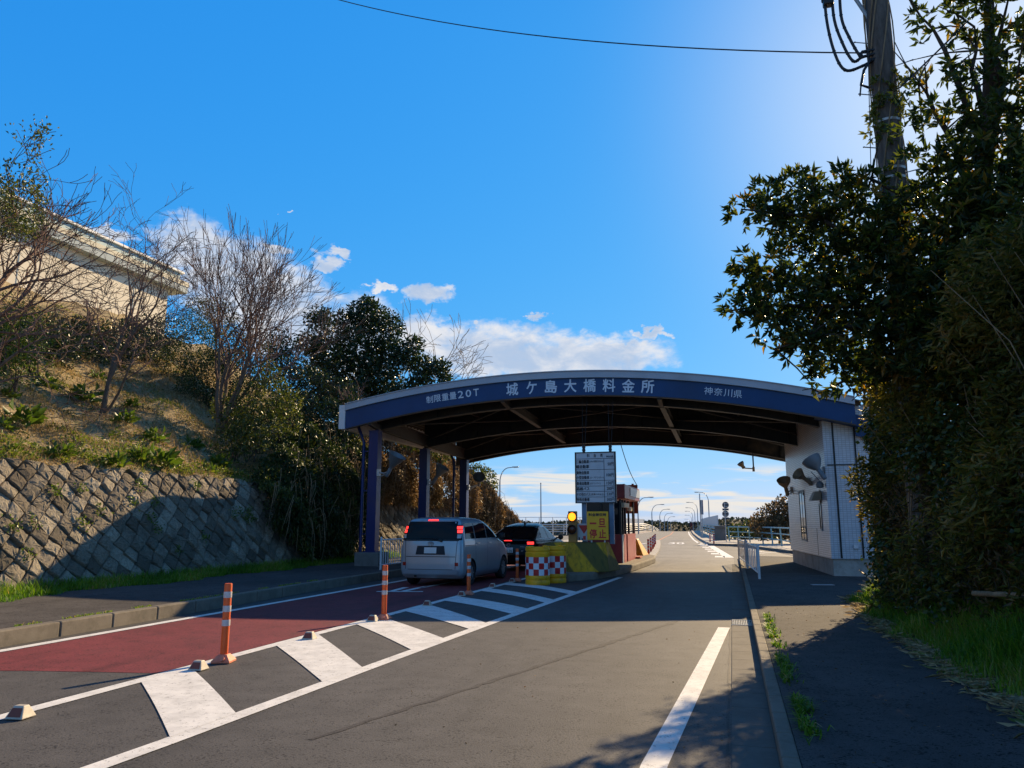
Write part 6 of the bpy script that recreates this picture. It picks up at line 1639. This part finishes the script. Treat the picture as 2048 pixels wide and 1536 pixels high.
# dry creeper on its lower face
lv = Leaves(); N = 9000
y = RS.uniform(6, 15, N); zz = RS.uniform(.3, 2.1, N); x = np.interp(y, [5, 8, 10.5, 13, 15.5, 17.5, 18.6], [3.9, 3.2, 2.75, 2.48, 2.55, 2.5, 2.9]) + RS.normal(0, .16, N) + .05
lv.add(np.stack([x, y, zz], 1), RS.normal(size=(N, 3)), RS.uniform(.05, .16, N), .02, RS.rand(N), .3); lv.build('dry_creeper', M['leaf_dry'], thk)
lv = Leaves(); N = 14000
y = RS.uniform(6.5, 15, N); zz = .35 + RS.rand(N) * 2.9; x = np.interp(y, [5, 8, 10.5, 13, 15.5], [3.85, 3.15, 2.70, 2.42, 2.48]) + RS.normal(0, .13, N) + .1 * np.sin(zz * 3 + y * 2)
m_ = (np.sin(y * 2.3 + zz * 1.1) + np.sin(zz * 2.7 - y) > .1) & ~((np.abs(y - 11.6 - (x - 2.55) * 4.4) < .25) & (zz > .7) & (zz < 2.4))
x, y, zz = x[m_], y[m_], zz[m_]; N = len(x)
lv.add(np.stack([x, y, zz], 1), np.stack([RS.normal(-.5, .5, N), RS.normal(0, .6, N), RS.normal(-.3, .4, N)], 1), RS.uniform(.05, .10, N), .062, np.clip(RS.normal(.35, .25, N), 0, 1), .1); lv.build('ivy', M['leaf_shrub'], thk)
mb = MB(); a = Vector((2.75, 9.6, .75)); mb.tube([(2.55, 9.9, .78), (2.9, 9.2, .82), (3.3, 8.3, .80)], [.03, .035, .035], 8); tag(mb.build('fallen_branch', M['vine'], smooth=60), 'pale cut branch lying at the foot of the thicket', 'branch')
# added leaf mass behind the thicket so that no daylight shows through its base
bk = thing('thicket_backing', 'dark leaf mass added behind the bamboo to block daylight', 'shrub', (5.2, 12, .5))
lv = Leaves(); N = 24000
y = RS.uniform(4.5, 15.2, N); x = 3.5 + RS.rand(N) ** .8 * 2.2 + np.clip(9 - y, 0, 4) * .3; zz = .5 + RS.rand(N) * 4.2
lv.add(np.stack([x, y, zz], 1), RS.normal(size=(N, 3)), RS.uniform(.14, .24, N), .10, np.clip(RS.normal(.3, .2, N), 0, 1)); lv.build('foliage', M['leaf_dark'], bk)
mb = MB()
for k in range(40): xx, y_ = rnd.uniform(3.6, 5.6), rnd.uniform(6, 15); mb.tube([(xx, y_, .4), (xx + .1, y_, 2.5), (xx + .3, y_ + .2, 4.5)], [.03, .025, .01], 6, cap=False)
mb.build('stem', M['bark_dark'], bk)
# young evergreen in front of the office corner (left edge of the thicket, lit from behind)
lv = Leaves(); ey = thing('young_evergreen', 'slim young evergreen with bright leaf tips by the office corner', 'tree', (2.3, 14.9, .2))
for (u, v, r_) in [(u_ + 16, v_, q_) for (u_, v_, q_) in [(1765, 1150, 26), (1770, 1090, 30), (1758, 1060, 24), (1775, 1010, 30), (1757, 990, 24), (1778, 940, 30), (1762, 900, 26), (1785, 870, 34), (1775, 835, 26), (1800, 960, 30), (1800, 1050, 34), (1795, 1130, 34), (1755, 1125, 16)]]:
    c, r = uvclump(u, v, 14.9, r_); rosettes(lv, c, r, 46, 7, .10, .33, .62, .25, .3)
lv.build('crown', M['leaf_shrub'], ey)
mb = MB(); mb.tube([(2.45, 14.9, .1), (2.4, 14.9, 2.0), (2.5, 14.9, 4.0)], [.035, .03, .015], 7, cap=False); mb.build('trunk', M['vine'], ey)

# --- utility pole and its cables
px_, py_ = AY(1860, 1150, 12.35).xy
pole = thing('utility_pole', 'weathered concrete utility pole rising through the right tree', 'utility pole', (px_, py_, .3))
mb = MB(); mb.tube([(px_, py_, .2), (px_, py_, 3), (px_, py_, 6), (px_, py_, 9), (px_, py_, 13.5)], [.205, .198, .19, .183, .17], 20); mb.build('shaft', M['pole'], pole, smooth=50)
def onpole(v): return px_, py_, AY(1800, v, py_).z
for k in range(11):
    mb = MB(); z = 4.6 + k * .45; s = 1 if k % 2 else -1; mb.tube([(px_ + s * .17, py_ - .06, z), (px_ + s * .40, py_ - .16, z)], .009, 6); mb.lathe([(.016, 0), (.016, .012)], 8, (px_ + s * .40, py_ - .16, z - .006)); mb.build('step_bolt', M['galv'], pole)
for z in (5.2, 6.75, 6.9, 7.7): mb = MB(); mb.lathe([(.192, 0), (.2, .035), (.192, .04)], 18, (px_, py_, z), cap=False); mb.build('steel_band', M['galv'], pole)
zc = onpole(120)[2]
mb = MB()
for (u0, uc, vb, ve) in ((1648, 1660, 140, 118), (1663, 1676, 122, 110), (1678, 1690, 112, 102)):
    Yc = py_ - .1; A_ = AY(u0, -60, Yc); B_ = AY(u0 + 4, 30, Yc); C_ = AY(uc + 8, vb - 38, Yc); D_ = AY(uc + 30, vb, Yc); E_ = AY(1725, vb - 8, Yc); F_ = Vector((px_ - .1, py_ - .12, AY(1745, ve, Yc).z))
    P4 = [A_, B_, C_, D_, E_, F_]; out = []
    for i in range(len(P4) - 1):
        p0, p1, p2, p3 = P4[max(i - 1, 0)], P4[i], P4[i + 1], P4[min(i + 2, len(P4) - 1)]
        for s in range(6):
            t = s / 6; out.append(.5 * ((2 * p1) + (p2 - p0) * t + (2 * p0 - 5 * p1 + 4 * p2 - p3) * t * t + (3 * p1 - p0 - 3 * p2 + p3) * t ** 3))
    mb.tube(out + [P4[-1]], .024, 8, cap=False)
    for q in out[::3]: mb.lathe([(.02, -.02), (.031, 0), (.02, .02)], 7, q)
mb.build('cable_loop', M['cable'], pole, smooth=60)
mb = MB(); a = AY(1656, 2, py_ - .1); mb.box((a.x, a.y, a.z + .02), (.16, .14, .22)); mb.box((a.x - .05, a.y, a.z + .3), (.1, .1, .6)); mb.build('cable_sleeve', M['black'], pole, bevel=.02)
mb = MB(); q = [AY(1742, 118, py_ - .15), AY(1728, 140, py_ - .18), AY(1722, 170, py_ - .18), AY(1740, 176, py_ - .15)]; mb.tube(q, .022, 7); mb.tube([q[2], AY(1720, 192, py_ - .18)], .012, 6)
mb.build('cable_end', M['cable'], pole, smooth=60)
# arms / stays on the pole
mb = MB(); a = AY(1706, -10, py_ - .05); mb.tube([a, AY(1738, 38, py_ - .05)], .03, 7); mb.build('stay_arm', M['lamp_grey'], pole)
def wire(label, A_, B_, sag, r=.011, m='cable'):
    pts = []
    for i in range(25):
        t = i / 24; p = Vector(A_).lerp(Vector(B_), t); p.z -= sag * 4 * t * (1 - t); pts.append(p)
    mb = MB(); mb.tube(pts, r, 6); tag(mb.build('overhead_wire', M[m], smooth=60), label, 'wire', 'overhead wires')
A_ = AY(1735, 106, py_ - .12); B_ = AY(846, 0, 16.0); d = (Vector(B_) - Vector(A_))
Bx = Vector(A_) + d * 1.6
wire('long thin wire crossing the sky to the pole', A_, Bx, .55, .012)
a = AY(1733, -20, py_ - .3); c = AY(1742, 345, py_ - .3); wire('thin vertical wire hanging beside the pole', a, c, 0, .006)
wire('oblique guy wire running up through the tree from the pole', AY(1800, 175, 10.6), AY(1995, -20, 11.5), .02, .012)
wire('grey service wire running from the pole into the tree crown', AY(1790, 85, py_), AY(1830, 160, 11.2), .03, .008)

# --- leaves sprouting on the pole
lv = Leaves(); pc = thing('pole_creeper', 'yellow-green leafy creeper clinging to the utility pole', 'creeper', (px_, py_, 5))
for (u, v, r_, n) in [(1770, 165, 22, 16), (1795, 185, 26, 22), (1760, 205, 18, 14), (1800, 225, 18, 10), (1750, 262, 16, 10), (1775, 275, 16, 10), (1745, 240, 10, 6), (1830, 150, 16, 10), (1775, 350, 20, 14), (1790, 400, 24, 18)]:
    c, r = uvclump(u, v, py_ - .15, r_); rosettes(lv, c, (r[0], .12, r[2]), n, 6, .11, .36, .88, .1, .2)
lv.build('foliage', M['leaf_shrub'], pc)
mb = MB()
for k in range(9):
    pts = [(px_ + .205 * math.cos(k + z * .9), py_ + .205 * math.sin(k + z * .9), z) for z in np.linspace(.5, 10.5, 30)]; mb.tube(pts, .011, 5, cap=False)
mb.build('stem', M['vine'], pc)

# ================================================================== LEFT-SIDE EVERGREENS, SHRUBS AND VINES
ev = thing('evergreen_tree', 'dark rounded evergreen tree rising behind the gate left end', 'tree', (-17.2, 34, 3))
lv = Leaves()
for (u, v, Y, r_) in [(735, 632, 34, 44), (700, 650, 34, 40), (770, 655, 34, 44), (640, 640, 34, 34), (622, 690, 34, 36), (660, 700, 34, 46), (720, 700, 33.5, 56), (780, 705, 34, 42), (690, 750, 33.5, 56), (760, 755, 33.5, 52), (640, 745, 34, 40), (830, 690, 34.5, 24), (815, 720, 34, 30), (850, 735, 34, 30), (880, 735, 34, 26), (840, 770, 33.5, 34), (720, 800, 33, 56), (790, 800, 33, 44), (650, 800, 33, 44), (890, 760, 34, 18), (735, 608, 34, 22)]:
    c, r = uvclump(u, v, Y, r_ * .84); n = int(400 * (r_ / 50) ** 2); clump_foliage(lv, c, (r[0], r[0] * 1.3, r[2] * .92), n * 3, .20, .55, .42, .25, shell=.2)
lv.build('crown', M['leaf_dark'], ev)
mb = MB(); c0_ = AY(740, 800, 34); bz = hill_z(c0_.x, 34)
mb.tube([(c0_.x, 34, bz - .3), (c0_.x, 34, bz + 1.5), (c0_.x - .1, 34, bz + 3.5), (c0_.x, 34, bz + 6)], [.22, .19, .14, .06], 10, cap=False)
for (u, v) in [(640, 650), (700, 640), (770, 650), (850, 735), (630, 720), (800, 690), (735, 620)]: e = AY(u, v, 34); s0_ = Vector((c0_.x, 34, bz + 2.0)); mb.tube([s0_, s0_.lerp(e, .5) + Vector((0, .1, .2)), e], [.09, .06, .02], 7, cap=False)
mb.build('trunk', M['bark_dark'], ev, smooth=60)

def shrub(name, label, clumps, m, L, asp, tm, ts, n0=200, group=None, base=None, cat='shrub', stems=True, shell=.3):
    c, r = uvclump(*clumps[0][:4]); bx__ = base or (c[0], c[1], c[2] - r[2])
    t = thing(name, label, cat, bx__, group); lv = Leaves(); mb = MB(); rnd = random.Random(len(label))
    for cl_ in clumps:
        c, r = uvclump(*cl_[:4]); n = int(n0 * (r[0] / .6) ** 2 * (cl_[4] if len(cl_) > 4 else 1)) + 8
        clump_foliage(lv, c, (r[0], r[0] * 1.1, r[2]), n, L, asp, tm, ts, shell=shell)
        if stems:
            for q in range(4):
                e = Vector(c) + Vector((rnd.uniform(-1, 1) * r[0] * .8, rnd.uniform(-1, 1) * r[0] * .5, rnd.uniform(-.2, .9) * r[2])); s0_ = Vector((c[0] + rnd.uniform(-.2, .2), c[1], c[2] - r[2] * 1.1)); mb.tube([s0_, s0_.lerp(e, .5) + Vector((.03, 0, .05)), e], [.02, .014, .006], 5, cap=False)
    lv.build('foliage', M[m], t)
    if stems: mb.build('stem', M['bark_dark'], t)
    return t
gS = 'shrubs on the left bank'
shrub('bank_shrub', 'bright yellow-green glossy shrub overhanging the wall end', [(500, 800, 23.5, 46), (540, 790, 23.5, 44), (480, 850, 23, 44), (520, 850, 23, 50), (560, 840, 23.5, 44), (575, 805, 24, 30), (470, 880, 22.5, 36), (505, 885, 22.5, 34), (450, 820, 23.5, 30), (535, 750, 24, 30)], 'leaf_shrub', .12, .42, .55, .28, 420, gS)
shrub('bank_shrub', 'olive shrub mass below the vase-shaped bare tree', [(420, 760, 26, 60), (470, 740, 26, 56), (400, 700, 27, 52), (450, 690, 27, 50), (390, 800, 25.5, 44), (350, 740, 27, 44), (500, 700, 27, 44), (430, 640, 28, 44), (395, 630, 28.5, 36)], 'leaf_shrub', .11, .4, .26, .22, 420, gS)
shrub('bank_shrub', 'dark hedge shrub along the foot of the cream building', [(u_, v_, on_hill0(u_, 735).y + .2, r_) for (u_, v_, r_) in ((-20, 690, 46), (40, 685, 42), (95, 672, 40), (140, 678, 42), (190, 682, 42), (240, 682, 42), (290, 676, 42), (335, 668, 40), (120, 700, 36), (220, 705, 36), (310, 700, 36), (60, 655, 20), (165, 652, 18), (265, 655, 20))], 'leaf_dark', .14, .45, .4, .25, 380, gS)
shrub('bank_shrub', 'leafy green bush at the far left edge of the bank', [(20, 640, 16, 50), (60, 660, 16.5, 46), (10, 690, 15.5, 46), (70, 710, 16, 36), (30, 740, 15.5, 34), (-30, 680, 15.5, 60)], 'leaf_fresh', .09, .45, .5, .28, 420, gS)
shrub('bank_shrub', 'dark undergrowth in the hollow between bank and evergreen', [(600, 830, 27, 50), (650, 850, 27, 56), (700, 840, 28, 50), (580, 760, 28, 50), (620, 780, 28.5, 50), (560, 720, 29, 40), (680, 800, 29, 44), (600, 900, 25, 50), (650, 920, 25, 50), (560, 690, 30, 32)], 'leaf_dark', .14, .45, .35, .25, 420, gS)
# vines: dry creeper curtain over the wall behind the columns
def vine_curtain(name, label, yr_, top, bot, x0, m, N, tm, green=0.0, bulge=.5, twigs=300, seed=1):
    t = thing(name, label, 'creeper', (x0, sum(yr_) / 2, 2)); rs = np.random.RandomState(seed)
    y = rs.uniform(yr_[0], yr_[1], N); f = rs.rand(N) ** .85
    zt__ = np.interp(y, *top); zb__ = np.interp(y, *bot); z = zb__ + (zt__ - zb__) * f
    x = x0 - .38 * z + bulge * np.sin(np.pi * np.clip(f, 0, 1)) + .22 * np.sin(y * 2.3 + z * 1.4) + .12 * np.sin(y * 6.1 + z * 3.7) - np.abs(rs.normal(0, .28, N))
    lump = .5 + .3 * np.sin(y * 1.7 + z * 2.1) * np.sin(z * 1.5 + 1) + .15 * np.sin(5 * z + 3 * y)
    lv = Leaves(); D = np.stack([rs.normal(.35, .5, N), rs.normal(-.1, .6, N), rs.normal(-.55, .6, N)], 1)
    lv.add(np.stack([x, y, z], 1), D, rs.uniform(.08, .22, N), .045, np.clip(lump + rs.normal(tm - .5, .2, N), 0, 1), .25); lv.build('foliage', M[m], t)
    mb = MB(); rnd = random.Random(seed)
    for k in range(twigs):
        yy = rnd.uniform(*yr_); ztt = float(np.interp(yy, *top)); zbb = float(np.interp(yy, *bot)); z = zbb + (ztt - zbb) * rnd.random() ** .6
        fx = (z - zbb) / max(.1, ztt - zbb); xx = x0 - .38 * z + bulge * math.sin(math.pi * min(1, fx)) + .05
        L = rnd.uniform(.5, 1.6); dx = rnd.uniform(.0, .5); dy = rnd.gauss(0, .5)
        mb.tube([(xx, yy, z), (xx + dx * .7, yy + dy * .4, z + .15 * L), (xx + dx, yy + dy * .8, z - L * .25), (xx + dx * .9, yy + dy, z - L * .75)], [.011, .009, .007, .004], 4, cap=False)
    mb.build('stem', M['vine'], t); return t
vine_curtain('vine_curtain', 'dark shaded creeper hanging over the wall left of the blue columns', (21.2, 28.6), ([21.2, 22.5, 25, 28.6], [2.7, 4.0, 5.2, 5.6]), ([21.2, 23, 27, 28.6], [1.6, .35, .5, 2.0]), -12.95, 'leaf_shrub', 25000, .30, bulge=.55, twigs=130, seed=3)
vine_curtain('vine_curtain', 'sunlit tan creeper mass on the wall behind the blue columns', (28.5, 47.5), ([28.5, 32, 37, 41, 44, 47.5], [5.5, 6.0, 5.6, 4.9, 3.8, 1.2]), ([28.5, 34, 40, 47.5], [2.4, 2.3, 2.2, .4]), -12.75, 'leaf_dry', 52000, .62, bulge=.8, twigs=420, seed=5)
shrub('bank_shrub', 'green leafy top growing out of the tan creeper by the canopy corner', [(955, 945, 41, 20), (975, 955, 42.5, 18), (850, 890, 33, 26), (820, 870, 31, 30), (880, 905, 35, 22), (985, 975, 43, 12)], 'leaf_shrub', .17, .45, .55, .28, 420, gS)
shrub('bank_shrub', 'low yellow-green bush at the foot of the near left street lamp', [(985, 1060, 60, 22), (1000, 1075, 58, 18), (970, 1050, 58, 22), (1008, 1088, 56, 12), (990, 1040, 62, 14)], 'leaf_shrub', .22, .45, .62, .25, 200, gS)

# trees on the right beyond the office
def round_tree(name, label, clumps, m, L, tm, base, n0=260, group=None):
    t = thing(name, label, 'tree', base, group); lv = Leaves()
    for (u, v, Y, r_) in clumps:
        c, r = uvclump(u, v, Y, r_); clump_foliage(lv, c, r, int(n0 * (r[0] / 1.0) ** 2) + 30, L, .5, tm, .28, shell=.3)
    lv.build('crown', M[m], t); mb = MB(); c, r = uvclump(*clumps[0])
    mb.tube([base, (c[0], c[1], c[2])], [.14, .06], 8, cap=False)
    for cl_ in clumps[1:]:
        e, r = uvclump(*cl_); mb.tube([Vector(c).lerp(Vector(base), .4), Vector(e)], [.06, .02], 6, cap=False)
    mb.build('trunk', M['bark_dark'], t); return t
q = AY(1560, 1070, 58)
round_tree('roadside_tree', 'autumn-tinged bushy tree behind the green railing beside the office', [(1560, 1030, 58, 30), (1535, 1040, 58, 26), (1585, 1015, 58, 30), (1515, 1048, 59, 16), (1600, 1035, 58, 30), (1560, 1055, 57, 24), (1525, 1060, 57, 20), (1590, 1060, 57, 24)], 'leaf_dry', .26, .35, (q.x, 58, .0), 420, 'trees beyond the right railing')
q = AY(1500, 1070, 70)
round_tree('roadside_tree', 'low grey-green bush behind the curved railing and stone pillar', [(1490, 1062, 72, 18), (1470, 1066, 72, 16), (1515, 1064, 72, 16), (1545, 1068, 70, 16), (1450, 1070, 74, 12)], 'leaf_shrub', .30, .35, (q.x, 72, -1.0), 300, 'trees beyond the right railing')

# ================================================================== GRASS AND WEEDS (uncountable)
def stuff(o, label, cat): return tag(o, label, cat, kind='stuff')
# right bank
N = 34000
y = RS.uniform(5.0, 16.8, N); x0 = np.interp(y, [-6, 6, 9, 13.3, 16.7, 18.2], [2.2, 2.1, 2.0, 1.97, 2.2, 2.7]) + .12 * np.sin(y * 2.7) + .07 * np.sin(y * 7.1)
off = RS.rand(N) ** .8 * 1.9; x = x0 + off
z = np.array([bank_z(a, b) for a, b in zip(x, y)]) - .02
H = (.10 + .30 * np.clip(off / .6, 0, 1)) * RS.uniform(.55, 1.25, N)
tint = np.clip(.66 + .2 * np.sin(x * 4 + y * 2.2) + RS.normal(0, .2, N), 0, .97)
stuff(blades_mesh('grass', np.stack([x, y, z], 1), H, .013, M['grass'], lean=.7, tint=tint), 'long green grass on the right bank beside the footpath', 'grass')
N = 2600; y = RS.uniform(5, 17.5, N); x = np.interp(y, [-6, 6, 9, 13.3, 16.7, 18.2], [2.2, 2.1, 2.0, 1.97, 2.2, 2.7]) + RS.normal(.03, .09, N)
a = RS.rand(N) * 6.28; lv = Leaves(); lv.add(np.stack([x, y, np.full(N, .125) + RS.rand(N) * .02], 1), np.stack([np.cos(a), np.sin(a), RS.normal(0, .08, N)], 1), RS.uniform(.05, .22, N), .008, RS.rand(N)); stuff(lv.build('dead_grass', M['grass_dry']), 'strip of dry dead grass along the footpath edge', 'dead grass')
# left foot-of-wall grass
N = 26000
y = RS.uniform(4, 30, N); off = RS.rand(N); x = -13.55 + off * (.95 + .25 * np.sin(y * 1.3) + .12 * np.sin(y * 4.7)) * np.interp(y, [4, 14, 22, 30], [1.15, 1.0, .8, .5])
H = RS.uniform(.10, .34, N) * (1.25 - off * .8); tint = np.clip(.55 + .25 * np.sin(y * 2 + x * 3) + RS.normal(0, .2, N), 0, 1)
stuff(blades_mesh('grass', np.stack([x, y, np.full(N, .17)], 1), H, .016, M['grass'], lean=.65, tint=tint), 'bright green grass strip at the foot of the stone wall', 'grass')
# slope: dry grass
N = 110000
y = RS.uniform(8, 36, N); x = -14.75 - RS.rand(N) ** 1.2 * 13
z = np.array([hill_z(a, b) for a, b in zip(x, y)]) - .02
patch = np.sin(x * .9 + y * .55) * np.sin(y * .8 - x * .4 + 1)
tint = np.where(patch + RS.normal(0, .45, N) > .50, 1.0, np.clip(.5 + RS.normal(0, .24, N), 0, .85))
stuff(blades_mesh('dry_grass', np.stack([x, y, z], 1), RS.uniform(.04, .15, N), .024, M['grass_dry'], lean=1.5, tint=tint), 'tan dry grass covering the left bank', 'dry grass')
N = 26000
k = RS.randint(0, 2600, N); cy = RS.uniform(8, 34, 2600); cx = -14.8 - RS.rand(2600) ** 1.2 * 12; ct = np.clip(RS.normal(.45, .28, 2600), 0, 1)
y = cy[k] + RS.normal(0, .10, N); x = np.minimum(-14.74, cx[k] + RS.normal(0, .10, N)); z = np.array([hill_z(a, b) for a, b in zip(x, y)])
stuff(blades_mesh('dry_grass', np.stack([x, y, z], 1), RS.uniform(.12, .34, N), .011, M['grass_dry'], lean=1.9, tint=np.clip(ct[k] + RS.normal(0, .1, N), 0, 1)), 'tangled tufts of longer dry grass on the left bank', 'dry grass')
# kerb weeds right and left
N = 1500; k = np.minimum(23, (RS.rand(N) ** 1.4 * 24).astype(int)); cy = 5.0 + RS.rand(24) * 8.2; y = cy[k] + RS.normal(0, .10, N); x = .40 + np.abs(RS.normal(0, .05, N)) + .02 * np.sin(k)
stuff(blades_mesh('kerb_weeds', np.stack([x, y, np.full(N, .112)], 1), RS.uniform(.03, .11, N), .014, M['grass'], lean=1.3, tint=np.clip(RS.normal(.5, .25, N), 0, 1)), 'low weeds growing along the right kerb joint', 'weeds')
N = 1700; y = RS.uniform(6, 17, N); x = np.interp(y, [-6, 8, 12, 17, 24], [-8.98, -9.0, -9.15, -9.4, -9.5]) - .19 - np.abs(RS.normal(0, .05, N))
keep = np.sin(y * 2.1) + np.sin(y * 5.3) > -.2
stuff(blades_mesh('kerb_weeds', np.stack([x, y, np.full(N, .19)], 1)[keep], RS.uniform(.02, .06, N)[keep], .013, M['grass'], lean=1.2, tint=np.clip(RS.normal(.8, .2, N), 0, 1)[keep]), 'thin weeds and moss along the left kerb top', 'weeds')
# leafy rosette plants on the slope: each a plant
def leafy_plant():
    t = thing('leafy_plant', 'x', 'plant', (0, 0, 0), 'leafy plants on the dry bank'); lv = Leaves()
    n = 60; a = RS.rand(n) * 6.28; e = RS.uniform(.1, 1.2, n); D = np.stack([np.cos(a) * np.cos(e), np.sin(a) * np.cos(e), np.sin(e)], 1)
    P = D * RS.uniform(.08, .34, n)[:, None] + np.array([0, 0, .04]); lv.add(P, D + RS.normal(size=(n, 3)) * .3, RS.uniform(.14, .26, n), .12, np.clip(RS.normal(.55, .25, n), 0, 1), .3)
    lv.build('foliage', M['leaf_fresh'], t); return t
lp = leafy_plant()
plants = [(92, 780, 'leafy green plant high on the open bank, left of the crooked tree'), (172, 808, 'dark leafy plant at the foot of the crooked tree'), (262, 815, 'leafy plant just right of the crooked tree trunk'), (248, 848, 'small leafy plant below and right of the crooked tree'), (48, 856, 'large leafy plant above the left end of the stone wall'),
          (5, 862, 'leafy plant cut by the left edge of the picture'), (310, 888, 'large leafy plant in the middle of the lower bank'), (275, 925, 'bright leafy plant just above the wall coping, middle one'), (120, 918, 'leafy plant on the wall coping near its left end'), (325, 938, 'bright leafy plant on the wall coping right of the middle one'),
          (418, 948, 'leafy plant on the wall coping close to the shadow edge'), (440, 938, 'leafy plant at the wall coping beside the glossy shrub'), (225, 938, 'low leafy plant on the coping left of the middle'), (25, 905, 'small plant above the coping at the far left'), (385, 900, 'small leafy plant below the glossy shrub'), (195, 760, 'small plant behind the crooked tree'), (20, 800, 'leafy plant under the far left bush')]
def on_hill(u, v):
    d = ray(u, v); t = 5.0
    for _ in range(900):
        t += .06; p = Vector((d.x * t, d.y * t, EYE + d.z * t))
        if p.x < -14.72 and p.z < hill_z(p.x, p.y): return p
    return p
for i, (u, v, lb) in enumerate(plants):
    p = on_hill(u, v); s = 1.0 + .35 * math.sin(i * 2.3); s *= .75 if 'small' in lb or 'low' in lb else (1.25 if 'large' in lb else 1)
    if i == 0: lp.location = p; lp['label'] = lb; lp.rotation_euler[2] = .3; lp.scale = (s, s, s)
    else: dup(lp, p, i * 1.3, lb, (s, s, s))
# bits of litter, pebbles and leaves on the paving
N = 300; x = np.concatenate([RS.uniform(.45, 1.95, 220), RS.uniform(-3.5, .2, 80)]); y = RS.uniform(4, 15, N); z = np.where(x > .3, .119, .004)
a = RS.rand(N) * 6.28; lv = Leaves(); lv.add(np.stack([x, y, z], 1), np.stack([np.cos(a), np.sin(a), np.full(N, .05)], 1), RS.uniform(.008, .035, N), .010, RS.rand(N), .0); stuff(lv.build('fallen_leaves', M['leaf_dry']), 'scattered fallen leaves and specks on the paving', 'leaf litter')
# low yellow-green herbs and brambles creeping along the coping and over the slope
N = 5200; k = RS.randint(0, 90, N); cy = RS.uniform(8, 23, 90); cd = np.abs(RS.normal(0, .9, 90)); sz = RS.uniform(.10, .34, 90)
y = cy[k] + RS.normal(0, 1, N) * sz[k]; x = -14.80 - np.abs(cd[k] + RS.normal(0, 1, N) * sz[k] * .7)
z = np.array([hill_z(a, b) for a, b in zip(x, y)]) + RS.uniform(.0, .14, N)
lv = Leaves(); lv.add(np.stack([x, y, z], 1), RS.normal(size=(N, 3)) + [0.2, -.2, .5], RS.uniform(.05, .11, N), .05, np.clip(RS.normal(.8, .2, N), 0, 1)); stuff(lv.build('herbs', M['leaf_fresh']), 'patchy yellow-green herbs along the wall coping', 'herbs')
N = 900; k = RS.randint(0, 26, N); cy = RS.uniform(8, 22, 26); ch = RS.uniform(.4, 2.7, 26)
y = cy[k] + RS.normal(0, .09, N); h = ch[k] + RS.normal(0, .08, N)
P = np.array([wallpt(a, b, .10 + abs(c)) [:] for a, b, c in zip(y, h, RS.normal(0, .05, N))])
lv = Leaves(); lv.add(P, RS.normal(size=(N, 3)) + [.6, 0, .2], RS.uniform(.04, .09, N), .045, np.clip(RS.normal(.6, .25, N), 0, 1)); stuff(lv.build('wall_weeds', M['leaf_fresh']), 'small weeds rooted in the joints of the stone wall', 'weeds')
# herb patches over the whole bank
N = 9000; k = RS.randint(0, 150, N); cx = -15.0 - RS.rand(150) ** 1.1 * 11; cy = RS.uniform(9, 30, 150); sz = RS.uniform(.12, .42, 150); ct = RS.uniform(.25, .95, 150)
x = cx[k] + RS.normal(0, 1, N) * sz[k]; y = cy[k] + RS.normal(0, 1, N) * sz[k]; ok = x < -14.8; x, y, k = x[ok], y[ok], k[ok]; n = len(x)
z = np.array([hill_z(a, b) for a, b in zip(x, y)]) + RS.uniform(0, .10, n)
lv = Leaves(); lv.add(np.stack([x, y, z], 1), RS.normal(size=(n, 3)) + [0.2, -.2, .5], RS.uniform(.04, .10, n), .045, np.clip(ct[k] + RS.normal(0, .15, n), 0, 1)); stuff(lv.build('herbs', M['leaf_shrub']), 'scattered low herb patches over the dry bank', 'herbs')
